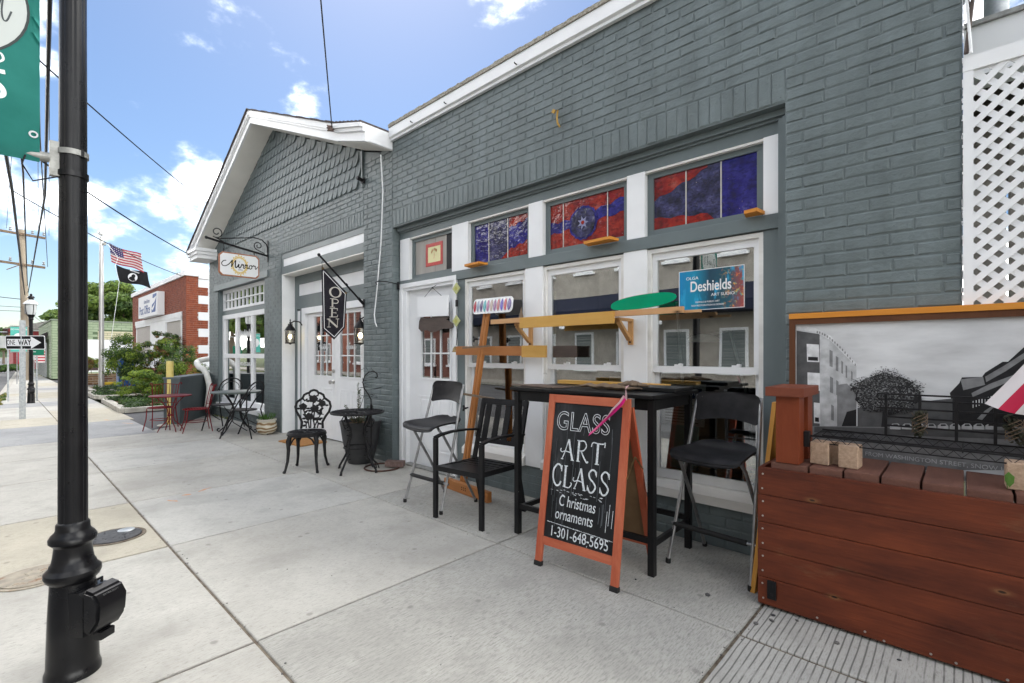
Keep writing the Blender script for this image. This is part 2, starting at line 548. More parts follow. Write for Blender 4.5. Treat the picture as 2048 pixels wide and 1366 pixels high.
# ------------------------------------------------------------------ masonry
_BM = {}
def brick_mesh(bw, bh, dep=0.012, inset=0.004, seed=0, jit=0.0018, chip=0):
    rnd = random.Random(seed)
    bm = bmesh.new()
    a, b = bw / 2, bh / 2
    j = lambda s=1.0: rnd.uniform(-jit, jit) * s
    back = [bm.verts.new((x, dep, z)) for x, z in ((-a, -b), (a, -b), (a, b), (-a, b))]
    mid = [bm.verts.new((x + j(), 0.0034 + j() * .6, z + j())) for x, z in ((-a, -b), (a, -b), (a, b), (-a, b))]
    ai, bi = a - inset, b - inset
    fr = [bm.verts.new((x + j(1.6), j(), z + j(1.6))) for x, z in ((-ai, -bi), (ai, -bi), (ai, bi), (-ai, bi))]
    for k in range(4):
        l = (k + 1) % 4
        bm.faces.new((back[k], back[l], mid[l], mid[k]))
        bm.faces.new((mid[k], mid[l], fr[l], fr[k]))
    bm.faces.new(fr)
    bmesh.ops.recalc_face_normals(bm, faces=bm.faces)
    me = bpy.data.meshes.new("brick")
    bm.to_mesh(me); bm.free()
    return me

def lay(x0, x1, z0, z1, bw=0.205, ph=0.0677, joint=0.0065, off=0, keep=None, header=0, seed=1):
    """running bond inside a rectangle: list of (cx, cz, w, h)"""
    rnd = random.Random(seed)
    out = []
    n = max(1, round((z1 - z0) / ph))
    ph = (z1 - z0) / n
    for r in range(n):
        cz = z0 + (r + 0.5) * ph
        hd = header and ((r + off) % header == 0)
        pw = bw / 2 if hd else bw
        s = ((r + off) % 2) * pw / 2 + (rnd.uniform(-0.01, 0.01))
        x = x0 - s
        while x < x1 - 0.012:
            a, b = max(x, x0), min(x + pw, x1)
            if b - a > 0.03:
                c = ((a + b) / 2, cz + rnd.uniform(-0.0012, 0.0012), b - a - joint * rnd.uniform(0.8, 1.2), ph - joint * rnd.uniform(0.85, 1.1))
                if keep is None or keep(c[0], cz, b - a):
                    out.append(c)
            x += pw
    return out

def lay_soldier(x0, x1, z0, z1, bw=0.076, joint=0.0055):
    n = round((x1 - x0) / bw)
    bw = (x1 - x0) / n
    return [(x0 + (i + 0.5) * bw, (z0 + z1) / 2, bw - joint, z1 - z0 - joint) for i in range(n)]

def place_bricks(parent, walls, n_ind, name="brick", restname="brickwork", dep=0.014, inset=0.0075, mats=None, jit=0.0018):
    """walls: (origin, u, bricks, material). u = direction of brick length; outward normal is u turned -90 deg about z.
    The n_ind that show largest are parts of their own, the rest one joined part."""
    items = []
    for O, U, bricks, m in walls:
        O = Vector(O); U = Vector(U).normalized()
        Nn = Vector((U.y, -U.x, 0))
        ang = math.atan2(U.y, U.x)
        for (cx, cz, bw, bh) in bricks:
            p = O + U * cx + Vector((0, 0, cz))
            d = CAM - p
            s = bw * bh * max(0.0, d.normalized().dot(Nn)) / d.length_squared
            items.append((-s, p, ang, bw, bh, m))
    items.sort(key=lambda t: t[0])
    k = 0
    rest = {}
    for i, (s, p, ang, bw, bh, m) in enumerate(items):
        key = (round(bw / 0.008), round(bh / 0.004), i % 5, m.name, dep)
        if i < n_ind:
            me = _BM.get(key)
            if me is None:
                me = brick_mesh(bw, bh, dep, inset, seed=len(_BM), jit=jit)
                me.materials.append(m)
                _BM[key] = me
            o = bpy.data.objects.new(name, me)
            COL.objects.link(o)
            o.parent = parent
            o.matrix_parent_inverse = world_of(parent).inverted()
            o.location = p
            o.rotation_euler = (random.uniform(-.006, .006), random.uniform(-.004, .004), ang + random.uniform(-.006, .006))
        else:
            rest.setdefault(m.name, []).append((p, ang, bw, bh, m))
    for mn, lst in rest.items():
        V, Fc = [], []
        for (p, ang, bw, bh, m) in lst:
            ca, sa = math.cos(ang), math.sin(ang)
            a, b = bw / 2, bh / 2
            b0 = len(V)
            for (x, y, z) in ((-a, dep, -b), (a, dep, -b), (a, dep, b), (-a, dep, b), (-a + inset, 0, -b + inset), (a - inset, 0, -b + inset), (a - inset, 0, b - inset), (-a + inset, 0, b - inset)):
                y += random.uniform(-.001, .001)
                V.append((p.x + x * ca - y * sa, p.y + x * sa + y * ca, p.z + z))
            Fc += [(b0 + 4, b0 + 5, b0 + 6, b0 + 7)] + [(b0 + k, b0 + (k + 1) % 4, b0 + 4 + (k + 1) % 4, b0 + 4 + k) for k in range(4)]
        me = bpy.data.meshes.new(restname)
        me.from_pydata(V, [], Fc)
        link(restname, me, lst[0][4], parent, kind='stuff')

def leaves_mesh(name, centers, size, mat_list, n, seed=1, flat=0.5, lw=0.5):
    """n small leaf faces scattered in ellipsoidal clumps (c, (rx, ry, rz)); each clump picks its material"""
    rnd = random.Random(seed)
    V, Fc, Mi = [], [], []
    vol = [c[1][0] * c[1][1] * c[1][2] for c in centers]
    tot = sum(vol)
    for ci, (c, r) in enumerate(centers):
        k = max(4, int(n * vol[ci] / tot))
        for _ in range(k):
            while True:
                d = Vector((rnd.gauss(0, 1), rnd.gauss(0, 1), rnd.gauss(0, 1)))
                if d.length > 1e-3: break
            d.normalize()
            q = rnd.random() ** 0.45
            p = Vector(c) + Vector((d.x * r[0], d.y * r[1], d.z * r[2])) * q
            nrm = (d + Vector((rnd.uniform(-1, 1), rnd.uniform(-1, 1), rnd.uniform(-.3, 1.2))) * 0.8).normalized()
            u = nrm.orthogonal().normalized()
            a = rnd.uniform(0, 6.28)
            v = nrm.cross(u)
            u2 = u * math.cos(a) + v * math.sin(a); v2 = nrm.cross(u2)
            s = size * rnd.uniform(0.6, 1.3)
            b0 = len(V)
            V += [p - u2 * s, p + v2 * s * lw - nrm * s * .12, p + u2 * s, p - v2 * s * lw - nrm * s * .12]
            Fc.append((b0, b0 + 1, b0 + 2, b0 + 3))
            Mi.append(rnd.randrange(len(mat_list)) if rnd.random() < 0.35 else ci % len(mat_list))
    me = bpy.data.meshes.new(name)
    me.from_pydata(V, [], Fc)
    for m in mat_list:
        me.materials.append(m)
    me.polygons.foreach_set("material_index", Mi)
    return me

def leafmat(name, c1, c2, scale=3):
    m, t, bs = newmat(name)
    col = ramp(t, noise(t, pos_vec(t), scale, 4), [(0.35, c1), (0.65, c2)])
    t.links.new(col, bs.inputs["Base Color"])
    bs.inputs["Roughness"].default_value = 0.55
    bs.inputs["Specular IOR Level"].default_value = 0.3
    o = t.nodes["Material Output"]
    tl = t.nodes.new("ShaderNodeBsdfTranslucent"); t.links.new(col, tl.inputs[0])
    mx = t.nodes.new("ShaderNodeMixShader"); mx.inputs[0].default_value = 0.3
    t.links.new(bs.outputs[0], mx.inputs[1]); t.links.new(tl.outputs[0], mx.inputs[2]); t.links.new(mx.outputs[0], o.inputs[0])
    return m

# ================================================================== SETTING
M["conc"] = concrete("sidewalk concrete", (0.37, 0.355, 0.318), (0.485, 0.47, 0.425))
M['conc_beige'] = concrete("old beige concrete", (0.37, 0.342, 0.272), (0.475, 0.435, 0.35))
M['conc_dark'] = concrete("darker grey and shade-toned concrete", (0.27, 0.275, 0.275), (0.35, 0.35, 0.345))
M['conc_groove'] = concrete("grooved concrete", (0.35, 0.34, 0.31), (0.45, 0.44, 0.405), groove=11.0)
M['conc_rough'] = concrete("rough brushed concrete", (0.33, 0.32, 0.29), (0.44, 0.43, 0.39), 0, 1.0)
M['conc_light'] = concrete("light sidewalk concrete", (0.40, 0.39, 0.36), (0.51, 0.50, 0.46))
M['joint'] = mat("joint dirt", (0.10, 0.075, 0.055), (0.20, 0.17, 0.13), scale=22, rough=0.95, bump=0.6, bscale=120)
M['asphalt'] = mat("asphalt", (0.055, 0.055, 0.058), (0.10, 0.10, 0.105), scale=90, rough=0.9, bump=0.5, bscale=160)
M['road'] = mat("worn road asphalt", (0.10, 0.10, 0.10), (0.15, 0.15, 0.15), scale=1.2, rough=0.9, bump=0.3, bscale=100)
M['earth'] = mat("grassy ground", (0.06, 0.09, 0.025), (0.12, 0.13, 0.05), scale=0.5, rough=1.0)
M['curb'] = mat("kerb concrete", (0.33, 0.31, 0.27), (0.45, 0.43, 0.38), scale=5, rough=0.9, bump=0.4, bscale=80)
M['yellow'] = mat("yellow paint", (0.62, 0.48, 0.13), (0.70, 0.58, 0.22), scale=6, rough=0.5, bump=0.1)
M['yellowline'] = mat("yellow kerb paint", (0.68, 0.47, 0.03), (0.60, 0.42, 0.05), scale=8, rough=0.6)

g = MB(); g.face([(-1500, -1500, -0.16), (900, -1500, -0.16), (900, 1500, -0.16), (-1500, 1500, -0.16)])
structure(g.build('ground', M['earth'], smooth=False))
def yc(x):
    return -3.40 if x > -13 else -3.40 + (-13 - x) * 0.033
g = MB()
xs_ = [40, -13, -33, -60, -120, -300]
top = [(x, yc(x) - 0.10, -0.13) for x in xs_]
bot = [(x, yc(x) - 9.0, -0.13) for x in xs_]
for i in range(len(xs_) - 1):
    g.face([top[i], top[i + 1], bot[i + 1], bot[i]])
structure(g.build('road', M['road'], smooth=False))
g = MB()
for k in range(14):
    x = -18 - k * 12.0
    g.face([(x, yc(x) - 4.4, -0.126), (x - 8, yc(x - 8) - 4.4, -0.126), (x - 8, yc(x - 8) - 4.55, -0.126), (x, yc(x) - 4.55, -0.126)])
for (xa, xb) in ((-24.5, -24.9),):
    g.face([(xa, yc(xa) - .3, -0.126), (xa, yc(xa) - 4.2, -0.126), (xb, yc(xb) - 4.2, -0.126), (xb, yc(xb) - .3, -0.126)])
structure(g.build('road_marking', M['print_white'], smooth=False))

# sidewalk: dirt-filled bed with one slab per bay
sw = structure(bpy.data.objects.new('sidewalk', bpy.data.meshes.new('sidewalk')))
COL.objects.link(sw)
b = MB()
b.face([(1.9, 0.3, -0.010), (-10.2, 0.3, -0.010), (-10.2, -1.0, -0.010), (-10.4, -1.41, -0.010), (-60, -1.3, -0.010), (-60, yc(-60), -0.010), (-33, yc(-33), -0.010), (-13, -3.40, -0.010), (1.9, -3.40, -0.010)])
me_ = b.mesh('sidewalk', False); me_.materials.append(M['joint'])
sw.data = me_

def slab(poly, m, gap=0.005, bev=0.007):
    """one cast slab: polygon shrunk by the half joint, with worn arrises"""
    c = Vector((sum(p[0] for p in poly) / len(poly), sum(p[1] for p in poly) / len(poly)))
    n = len(poly)
    def inset(d):
        out = []
        for i in range(n):
            p0, p1, p2 = Vector(poly[i - 1]), Vector(poly[i]), Vector(poly[(i + 1) % n])
            a = (p1 - p0).normalized(); b_ = (p2 - p1).normalized()
            na = Vector((-a.y, a.x)); nb = Vector((-b_.y, b_.x))
            if na.dot(c - p1) < 0: na = -na
            if nb.dot(c - p1) < 0: nb = -nb
            k = (na + nb) / max(0.3, 1 + na.dot(nb))
            out.append(p1 + k * d)
        return out
    mb = MB(); bm = mb.bm
    z = [-0.11, -bev * 0.8, -bev * 0.25, 0.0]
    rings = [[bm.verts.new((p.x, p.y, zz)) for p in inset(d)] for zz, d in zip(z, (gap, gap, gap + bev * .4, gap + bev * 1.3))]
    for a, b_ in zip(rings, rings[1:]):
        for i in range(n):
            j = (i + 1) % n
            bm.faces.new((a[i], a[j], b_[j], b_[i]))
    bm.faces.new(rings[-1])
    return mb.build('slab', m, sw, smooth=False)

xj = [1.9, -0.775, -2.38, -4.0, -5.43, -7.05, -8.55, -10.0]
for i in range(len(xj) - 1):
    a, b_ = xj[i], xj[i + 1]
    m = M['conc_groove'] if i == 0 else M['conc']
    g1 = 0.013 if i == 0 else 0.004
    ga = 0.012 if i <= 1 else 0.004
    slab([(a, 0.30), (b_, 0.30), (b_, -0.88), (a, -0.88)], M['conc_rough'] if i in (1, 2) else m, 0.005 if i else 0.010)
    slab([(a, -0.88), (b_, -0.88), (b_, -2.46), (a, -2.46)], (m, M['conc_rough'], m, M['conc_light'], m, M['conc_light'], m)[i], 0.006 if i else 0.010)
    slab([(a, -2.46), (b_, -2.46), (b_, -3.40), (a, -3.40)], M['conc_beige'] if i == 3 else m, 0.008)
slab([(-10.0, 0.05), (-12.36, 0.05), (-10.75, -0.98), (-10.35, -1.40), (-10.0, -1.40)], M['conc'], 0.004)
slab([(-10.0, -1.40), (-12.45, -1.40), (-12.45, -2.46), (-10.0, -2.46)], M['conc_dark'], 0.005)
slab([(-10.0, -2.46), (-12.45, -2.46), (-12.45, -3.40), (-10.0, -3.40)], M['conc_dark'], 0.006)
x = -12.45
k = 0
while x > -58:
    d = 1.55 if k else 1.6
    x2 = x - d * (1 if x > -30 else 2)
    m = M['conc_beige'] if k % 5 in (0, 1) else (M['conc_dark'] if k % 5 == 3 else M['conc'])  # alternating slab tones stand in for bands of tree shadow
    ym = -2.44 if x > -30 else (-1.3 + yc(x)) / 2
    ym2 = -2.44 if x > -30 else (-1.3 + yc(x2)) / 2
    slab([(x, -1.33), (x2, -1.33), (x2, ym2), (x, ym)], m, 0.006)
    slab([(x, ym), (x2, ym2), (x2, yc(x2)), (x, yc(x))], M['conc'] if k % 3 else m, 0.006)
    x = x2; k += 1
# kerb stones
kb = structure(bpy.data.objects.new('kerb', bpy.data.meshes.new('kerb'))); COL.objects.link(kb)
x = 2.0
while x > -60:
    x2 = x - 2.4
    mb = MB()
    mb.prism([(x - .004, yc(x) - .004, -0.2), (x2 + .004, yc(x2) - .004, -0.2), (x2 + .004, yc(x2) - 0.15, -0.2), (x - .004, yc(x) - 0.15, -0.2)], (0, 0, 0.198))
    mb.build('kerb_stone', M['curb'], kb, smooth=False)
    x = x2
# asphalt driveway between the shop and the post office
g = MB(); g.face([(-10.2, -1.41, -0.016), (-13.95, -1.36, -0.016), (-13.95, 1.0, -0.016), (-18.2, 1.0, -0.016), (-18.2, 14, -0.016), (-12.2, 14, -0.016), (-12.2, .3, -0.016), (-10.2, 0.3, -0.016)])
structure(g.build('driveway', M['asphalt'], smooth=False))
g = MB(); g.face([(-20.9, -1.34, -0.012), (-34.5, -1.3, -0.012), (-35.5, 8, -0.012), (-27.3, 8, -0.012), (-27.2, 0.85, -0.012), (-20.9, .85, -0.012)])
structure(g.build('parking_lot', M['asphalt'], smooth=False))
g = MB()
for (cx, cy, a, ln, wd) in ((-5.20, -2.19, 0.5, .16, .035), (-5.33, -2.05, 1.2, .10, .05), (-5.40, -1.90, 2.2, .18, .04), (-11.7, -1.55, .4, .35, .05), (-12.6, -1.75, .2, .3, .04)):
    c, s_ = math.cos(a), math.sin(a)
    pts = []
    for q in range(10):
        t = 2 * math.pi * q / 10; rr = 1 + random.uniform(-.35, .25)
        u, v = ln / 2 * math.cos(t) * rr, wd / 2 * math.sin(t) * rr
        pts.append((cx + u * c - v * s_, cy + u * s_ + v * c, 0.0025))
    g.face(pts)
structure(g.build('paint_mark', mat("orange survey paint", (0.60, 0.27, 0.12), (0.48, 0.36, 0.28), scale=20, rough=0.9), smooth=False))

# planting islands with concrete kerbs
def island(name, poly, h=0.11, wd=0.16):
    isl = structure(bpy.data.objects.new(name, bpy.data.meshes.new(name))); COL.objects.link(isl)
    mb = MB(); mb.face([(p[0], p[1], h * 0.55) for p in poly])
    me = mb.mesh(name, False); me.materials.append(M['mulch']); isl.data = me
    n = len(poly)
    c = Vector((sum(p[0] for p in poly) / n, sum(p[1] for p in poly) / n, 0))
    for i in range(n):
        p0, p1 = Vector((*poly[i], 0)), Vector((*poly[(i + 1) % n], 0))
        mb = MB()
        dv = (c - (p0 + p1) / 2).normalized() * 0
        mb.bar(p0 + Vector((0, 0, h / 2)), p1 + Vector((0, 0, h / 2)), wd, h, bev=0.012)
        mb.build('kerb_edge', M['curb'], isl, smooth=False)
    return isl
M['mulch'] = mat("dry mulch", (0.10, 0.06, 0.035), (0.24, 0.17, 0.10), scale=24, rough=1.0, bump=0.8, bscale=90, bdist=0.02)
island('planting_bed', [(-17.3, -1.22), (-13.86, -1.30), (-13.86, 0.35), (-17.3, 0.75)])
island('planting_bed', [(-20.9, -1.22), (-18.6, -1.22), (-18.6, 0.75), (-20.9, 0.75)])
island('planting_bed', [(-24.6, -1.0), (-21.6, -1.0), (-21.6, 0.8), (-24.6, 0.8)])

# covers let into the walk
def cover(c, r, label, m, lid):
    t = thing('manhole_cover', label, 'manhole cover', (c[0], c[1], 0), group='round covers let into the walk')
    MB().lathe([(r + .018, .0015), (r + .018, .006), (r, .007), (r - .006, .003), (r - .008, .0015)], (c[0], c[1], 0), 40).build('rim', M['joint'] if lid else m, t)
    mb = MB().lathe([(r - .009, .002), (r - .009, .010), (r - .016, .012), (r * .5, .012), (0.001, .012)], (c[0], c[1], 0), 40)
    for k in range(26):
        a = random.uniform(0, 6.28); q = r * .85 * math.sqrt(random.random())
        mb.box((c[0] + q * math.cos(a), c[1] + q * math.sin(a), .0125), (.012, .005, .004), Matrix.Rotation(a, 3, 'Z'))
    mb.build('lid', m, t)
    if lid:
        MB().lathe([(.052, .012), (.052, .017), (.046, .020), (.001, .020)], (c[0] - .06, c[1] + .075, 0), 28).build('plug', M['galv'], t)
M['covdark'] = mat("dark plastic cover", (0.03, 0.03, 0.032), (0.06, 0.06, 0.062), scale=30, rough=0.6, wear=(.3, .27, .2), wscale=30, wlo=.68, whi=.71)
M['covrust'] = mat("rusty concrete cover", (0.25, 0.22, 0.18), (0.36, 0.32, 0.25), scale=18, rough=0.9, wear=(.20, .10, .05), wscale=9, wlo=.55, whi=.66, bump=.4)
cover((-4.49, -2.69), 0.165, 'dark round utility cover with a pale plug in the walk', M['covdark'], True)
cover((-4.02, -3.12), 0.165, 'rusty concrete coloured round cover half behind the lamp post', M['covrust'], False)

# grit and chips of stone lying in the joints and along the wall
rnd = random.Random(3)
g = MB()
def grain(x, y, s, z=0.0):
    bmesh.ops.create_icosphere(g.bm, subdivisions=1, radius=1, matrix=Matrix.Translation((x, y, z + s * .35)) @ Matrix.Rotation(rnd.uniform(0, 3), 4, 'Z') @ Matrix.Diagonal((s, s * rnd.uniform(.5, .9), s * .5, 1)))
for _ in range(90): grain(rnd.uniform(-9.8, -.8), -2.46 + rnd.gauss(0, .014), rnd.uniform(.002, .006))
for _ in range(60): grain(-.775 + rnd.gauss(0, .014), rnd.uniform(-2.4, 0), rnd.uniform(.002, .006))
for _ in range(60): grain(rnd.uniform(-9, -.8), -.88 + rnd.gauss(0, .012), rnd.uniform(.002, .005))
for _ in range(90): grain(rnd.uniform(-9, -.8), rnd.uniform(-2.3, .05), rnd.uniform(.002, .005))
for (x, y, s) in ((-1.02, -.62, .017), (-.70, -.60, .013), (-.69, -.66, .016), (-.74, -.74, .014), (-.42, -.66, .014), (-.60, -.57, .010), (-.2, -.62, .010), (-1.4, -.72, .009), (-2.62, -.43, .010)):
    grain(x, y, s)
g.build('grit', mat("dark stone chips", (0.05, 0.05, 0.055), (0.16, 0.15, 0.14), scale=60, rough=0.8), kind='stuff')

# ================================================================== GLASS ART STUDIO (right)
def stained(name, cols, scale=7):
    m, t, bs = newmat(name)
    n = noise(t, pos_vec(t), scale, 5, 0.6)
    st = [(0.25 + 0.5 * i / (len(cols) - 1), c) for i, c in enumerate(cols)]  # last colour of each list paints pale reflections into the glass
    c = ramp(t, n, st)
    v2 = noise(t, pos_vec(t, (1, 1, 1.6)), scale * 3.2, 3)
    c = mixc(t, ramp(t, v2, [(0.50, (0, 0, 0, 1)), (0.62, (.6, .6, .6, 1))]), c, (*[x * .35 for x in cols[1]], 1))
    sp = ramp(t, noise(t, pos_vec(t), 75, 3), [(0.74, (0, 0, 0, 1)), (0.76, (1, 1, 1, 1))])
    c = mixc(t, sp, c, (0.5, 0.4, 0.4, 1))
    t.links.new(c, bs.inputs["Base Color"])
    bs.inputs["Roughness"].default_value = 0.07
    bs.inputs["Specular IOR Level"].default_value = 0.4
    bumpn(t, bs, noise(t, pos_vec(t), 15, 3), 0.26, 0.02)
    return m
M['stred'] = stained("red art glass", [(0.05, 0.002, 0.004), (0.19, 0.006, 0.008), (0.32, 0.022, 0.011), (0.36, 0.10, 0.08)], 8)
M['stblue'] = stained("blue art glass", [(0.003, 0.002, 0.04), (0.008, 0.006, 0.13), (0.025, 0.022, 0.22), (0.16, 0.16, 0.34)], 8)
M['stdark'] = stained("smoky blue art glass", [(0.005, 0.005, 0.012), (0.018, 0.018, 0.05), (0.045, 0.045, 0.13), (0.13, 0.13, 0.24)], 12)
M['came'] = mat("silver came", (0.55, 0.52, 0.48), rough=0.4, metal=0.4)

studio = thing('art_studio_building', 'grey painted brick shop with white trimmed windows and stained glass transoms', 'building', (-2.5, 0, 0))
X0, X1 = -5.04, -0.79
wl = MB()
wl.b2(-5.05, 0.0, 0.0042, 0.26, 2.855, 3.90)
wl.b2(X1, 0.0, 0.0042, 0.26, 0, 2.855)
wl.b2(X0 + 1.13, X1, 0.1045, 0.26, 0, 0.285)
wl.b2(-0.25, 0.0, 0.26, 9, 0, 3.90)
wl.b2(-5.05, 0.0, 9, 9.25, 0, 3.90)
wl.build('wall', M['brick'], studio, smooth=False)
above = lay(-5.04, 0.0, 3.06, 3.88, off=0, seed=11) + lay(X1, 0.0, 2.855, 3.06, seed=13)
sold = lay_soldier(X0, X1, 2.862, 3.058)
pier = lay(X1, 0.0, 0.0, 2.855, off=1, seed=12)
riser = lay(X0 + 1.13, X1, 0.0, 0.28, bw=0.21, seed=14)
place_bricks(studio, [((0, -0.001, 0), (1, 0, 0), above, M['brick']), ((0, -0.002, 0), (1, 0, 0), sold, M['brick']), ((0, -0.001, 0), (1, 0, 0), pier, M['brick']), ((0, 0.100, 0), (1, 0, 0), riser, M['brick2'])], 300)
# flaked paint edge at the right corner of the wall
mb = MB()
for k in range(150):
    z = random.uniform(1.55, 3.9)
    mb.box((0.002 + random.uniform(-.003, .003), -0.002, z), (random.uniform(.002, .009), .006, random.uniform(.005, .028)))
mb.build('flaking_paint', M['print_white'], studio, kind='stuff')
# roof edge
r = MB()
r.prism([(-5.03, -0.001, 3.89), (-5.03, -0.035, 3.89), (-5.03, -0.035, 3.915), (-5.03, -0.06, 3.925), (-5.03, -0.06, 4.035), (-5.03, 0.2, 4.035), (-5.03, 0.2, 3.90), (-5.03, -0.001, 3.90)], (5.03, 0, 0))
r.build('roof_trim', M['white'], studio, smooth=False)
r = MB()
x = -5.03
while x < 0:
    x2 = min(0, x + random.uniform(.02, .06))
    hh = random.uniform(.006, .018)
    r.b2(x, x2, -0.072, 0.25, 4.037, 4.062 + hh)
    x = x2
r.build('roof_edging', mat("gravel roof edge", (0.22, 0.20, 0.16), (0.42, 0.40, 0.34), scale=60, rough=0.95, bump=0.8, bscale=120, bdist=.01), studio, smooth=False)
MB().b2(-5.03, 0, 0.25, 9.25, 3.91, 4.03).build('roof', M['asphalt'], studio, smooth=False)
for xx in (-4.55, -3.95, -2.95, -1.65):
    MB().tube([(xx, -.058, 3.945), (xx, -.085, 3.945), (xx, -.09, 3.955)], .006, 6).build('cup_hook', M['iron'], studio)

# timber storefront
f = MB()
f.b2(X0 + .005, X1 - .003, .10, .20, 2.715, 2.853)
f.b2(X0 + .005, X1 - .003, .06, .0995, 2.812, 2.852)
f.b2(X0 + .005, X1 - .003, .08, .0995, 2.795, 2.811)
f.build('header_board', M['grey'], studio, smooth=False)
MB().b2(X0 + .02, X1 - .055, .082, .22, 2.120, 2.213, .004).build('transom_beam', M['grey'], studio, smooth=False)
for a, b, y in ((X1 - .052, X1 - .024, .055), (X1 - .023, X1 - .002, .03)):
    MB().b2(a, b, y, .20, 0, 2.79).build('corner_trim', M['grey'], studio, smooth=False)
for a, b in ((-.939, -.843), (-3.956, -3.838)):
    MB().b2(a, b, .098, .20, .02, 2.119).build('stile', M['grey'], studio, smooth=False)
posts_up = [(-5.018, -4.83), (-4.04, -3.78), (-2.94, -2.772), (-1.92, -1.768), (-.938, -.843)]
for a, b in posts_up:
    MB().b2(a, b, .090, .20, 2.2135, 2.714, .004).build('post', M['white'], studio, smooth=False)
posts_lo = [(-2.978, -2.770), (-1.948, -1.752)]
for a, b in posts_lo:
    MB().b2(a, b, .088, .20, .29, 2.1195, .004).build('post', M['white'], studio, smooth=False)

# transom windows
def transom(x0, x1, panes, extra=None):
    z0, z1 = 2.2145, 2.713
    p = MB()
    p.b2(x0 + .001, x1 - .001, .135, .165, z1 - .055, z1 - .001); p.b2(x0 + .001, x1 - .001, .135, .165, z0, z0 + .050)
    p.b2(x0 + .001, x0 + .050, .1352, .165, z0 + .0505, z1 - .0555); p.b2(x1 - .050, x1 - .001, .1352, .165, z0 + .0505, z1 - .0555)
    wdw = p.build('transom_window', M['grey'], studio, smooth=False)
    MB().b2(x0, x1, .100, .134, z1 - .016, z1).build('head_trim', M['whiteold'], wdw, smooth=False)
    a, b = x0 + .050, x1 - .050
    zz0, zz1 = z0 + .050, z1 - .055
    xx = a
    for i, (fr, m) in enumerate(panes):
        x2 = xx + fr * (b - a)
        MB().b2(xx, x2, .150, .156, zz0, zz1).build('pane', m, wdw, smooth=False)
        if i:
            MB().b2(xx - .004, xx + .004, .1445, .1495, zz0, zz1).build('came', M['came'], wdw, smooth=False)
        xx = x2
    if extra:
        extra(wdw, a, b, zz0, zz1)
    return wdw
def piece(wdw, pts, m, y=.1485):
    MB().prism([(px, y, pz) for px, pz in pts], (0, .002, 0)).build('glass_piece', m, wdw, smooth=False)
def wavy(x0, x1, za, zb, amp, n=9, ph=0.0):
    return [(x0 + (x1 - x0) * i / n, za + (zb - za) * i / n + amp * math.sin(ph + i * 1.7) * .6) for i in range(n + 1)]
M['paperwood'] = wood("grey pine boarding", (0.30, 0.28, 0.26), (0.45, 0.42, 0.38), 'z')
def ex0(wdw, a, b, z0, z1):
    for i, (s, e) in enumerate(((0, .26), (.26, .55), (.55, .84), (.84, 1))):
        MB().b2(a + s * (b - a) + .002, a + e * (b - a) - .002, .150, .162, z0, z1).build('board', M['paperwood'] if i < 3 else M['dark'], wdw, smooth=False)
    xc, zc = a + .52 * (b - a), z0 + .52 * (z1 - z0)
    o = MB(); 
    for q in ((-.155, -.115, -.13, .13), (.115, .155, -.13, .13), (-.1148, .1148, .09, .13), (-.1148, .1148, -.13, -.09)):
        o.b2(xc + q[0], xc + q[1], .146, .1495, zc + q[2], zc + q[3])
    o.build('picture_frame', mat("red frame paint", (.40, .03, .03), (.5, .05, .04), scale=30, rough=.4), wdw, smooth=False)
    MB().b2(xc - .1145, xc + .1145, .147, .149, zc - .0895, zc + .0895).build('picture', mat("cream paper", (.78, .72, .42), rough=.8), wdw, smooth=False)
    o = MB(); pl = frame_m((xc, .147, zc), (1, 0, 0), (0, 0, 1))
    for k in range(14):
        t0 = random.uniform(0, 3.1)
        cx, cy = .045 * math.cos(t0), .02 + .035 * math.sin(t0)
        stroke(o, [(cx, cy), (cx + random.uniform(-.012, .012), cy + .012), (cx * .9, cy - .012)], .008, pl, .001)
    stroke(o, [(0, .02), (.004, -.02), (-.004, -.05)], .006, pl, .001)
    o.build('drawing', mat("terracotta ink", (.62, .22, .08), rough=.8), wdw, smooth=False)
transom(-4.83, -4.04, [], ex0)
def ex1(wdw, a, b, z0, z1):
    x = a + .66 * (b - a)
    piece(wdw, [(x, z1), (b, z1)] + list(reversed(wavy(x, b, z1 - .10, z1 - .05, .02))), M['stred'])
    piece(wdw, wavy(x, b, z0 + .08, z0 + .14, .02) + [(b, z0), (a + .5 * (b - a), z0)], M['stred'])
transom(-3.78, -2.94, [(.28, M['stblue']), (.36, M['stdark']), (.36, M['stblue'])], ex1)
def ex2(wdw, a, b, z0, z1):
    xc, zc, rr = a + .47 * (b - a), (z0 + z1) / 2 - .015, .145
    piece(wdw, wavy(a, xc, zc - .05, zc - .02, .02) + list(reversed(wavy(a, xc, zc + .05, zc + .05, .02, ph=1))), M['stblue'])
    piece(wdw, wavy(xc, b, zc - .01, zc + .02, .02) + list(reversed(wavy(xc, b, zc + .06, zc + .14, .02, ph=1))), M['stblue'])
    ring = lambda r_, y0, m: piece(wdw, [(xc + r_ * math.cos(t * math.pi / 16) * (1 + .04 * math.sin(5 * t)), zc + r_ * math.sin(t * math.pi / 16) * (1 + .04 * math.cos(3 * t))) for t in range(32)], m, y0)
    ring(rr, .1455, M['stblue']); ring(rr * .86, .1425, M['stdark'])
    star = []
    for k in range(14):
        q = .058 if k % 2 == 0 else .028
        star.append((xc + q * math.cos(k * math.pi / 7), zc + q * math.sin(k * math.pi / 7)))
    piece(wdw, star, mat("pale blue art glass", (.25, .26, .42), rough=.1), .1395)
    piece(wdw, [(xc + .018 * math.cos(k), zc + .018 * math.sin(k)) for k in range(6)], M['stred'], .1365)
transom(-2.772, -1.92, [(.19, M['stred']), (.60, M['stred']), (.21, M['stred'])], ex2)
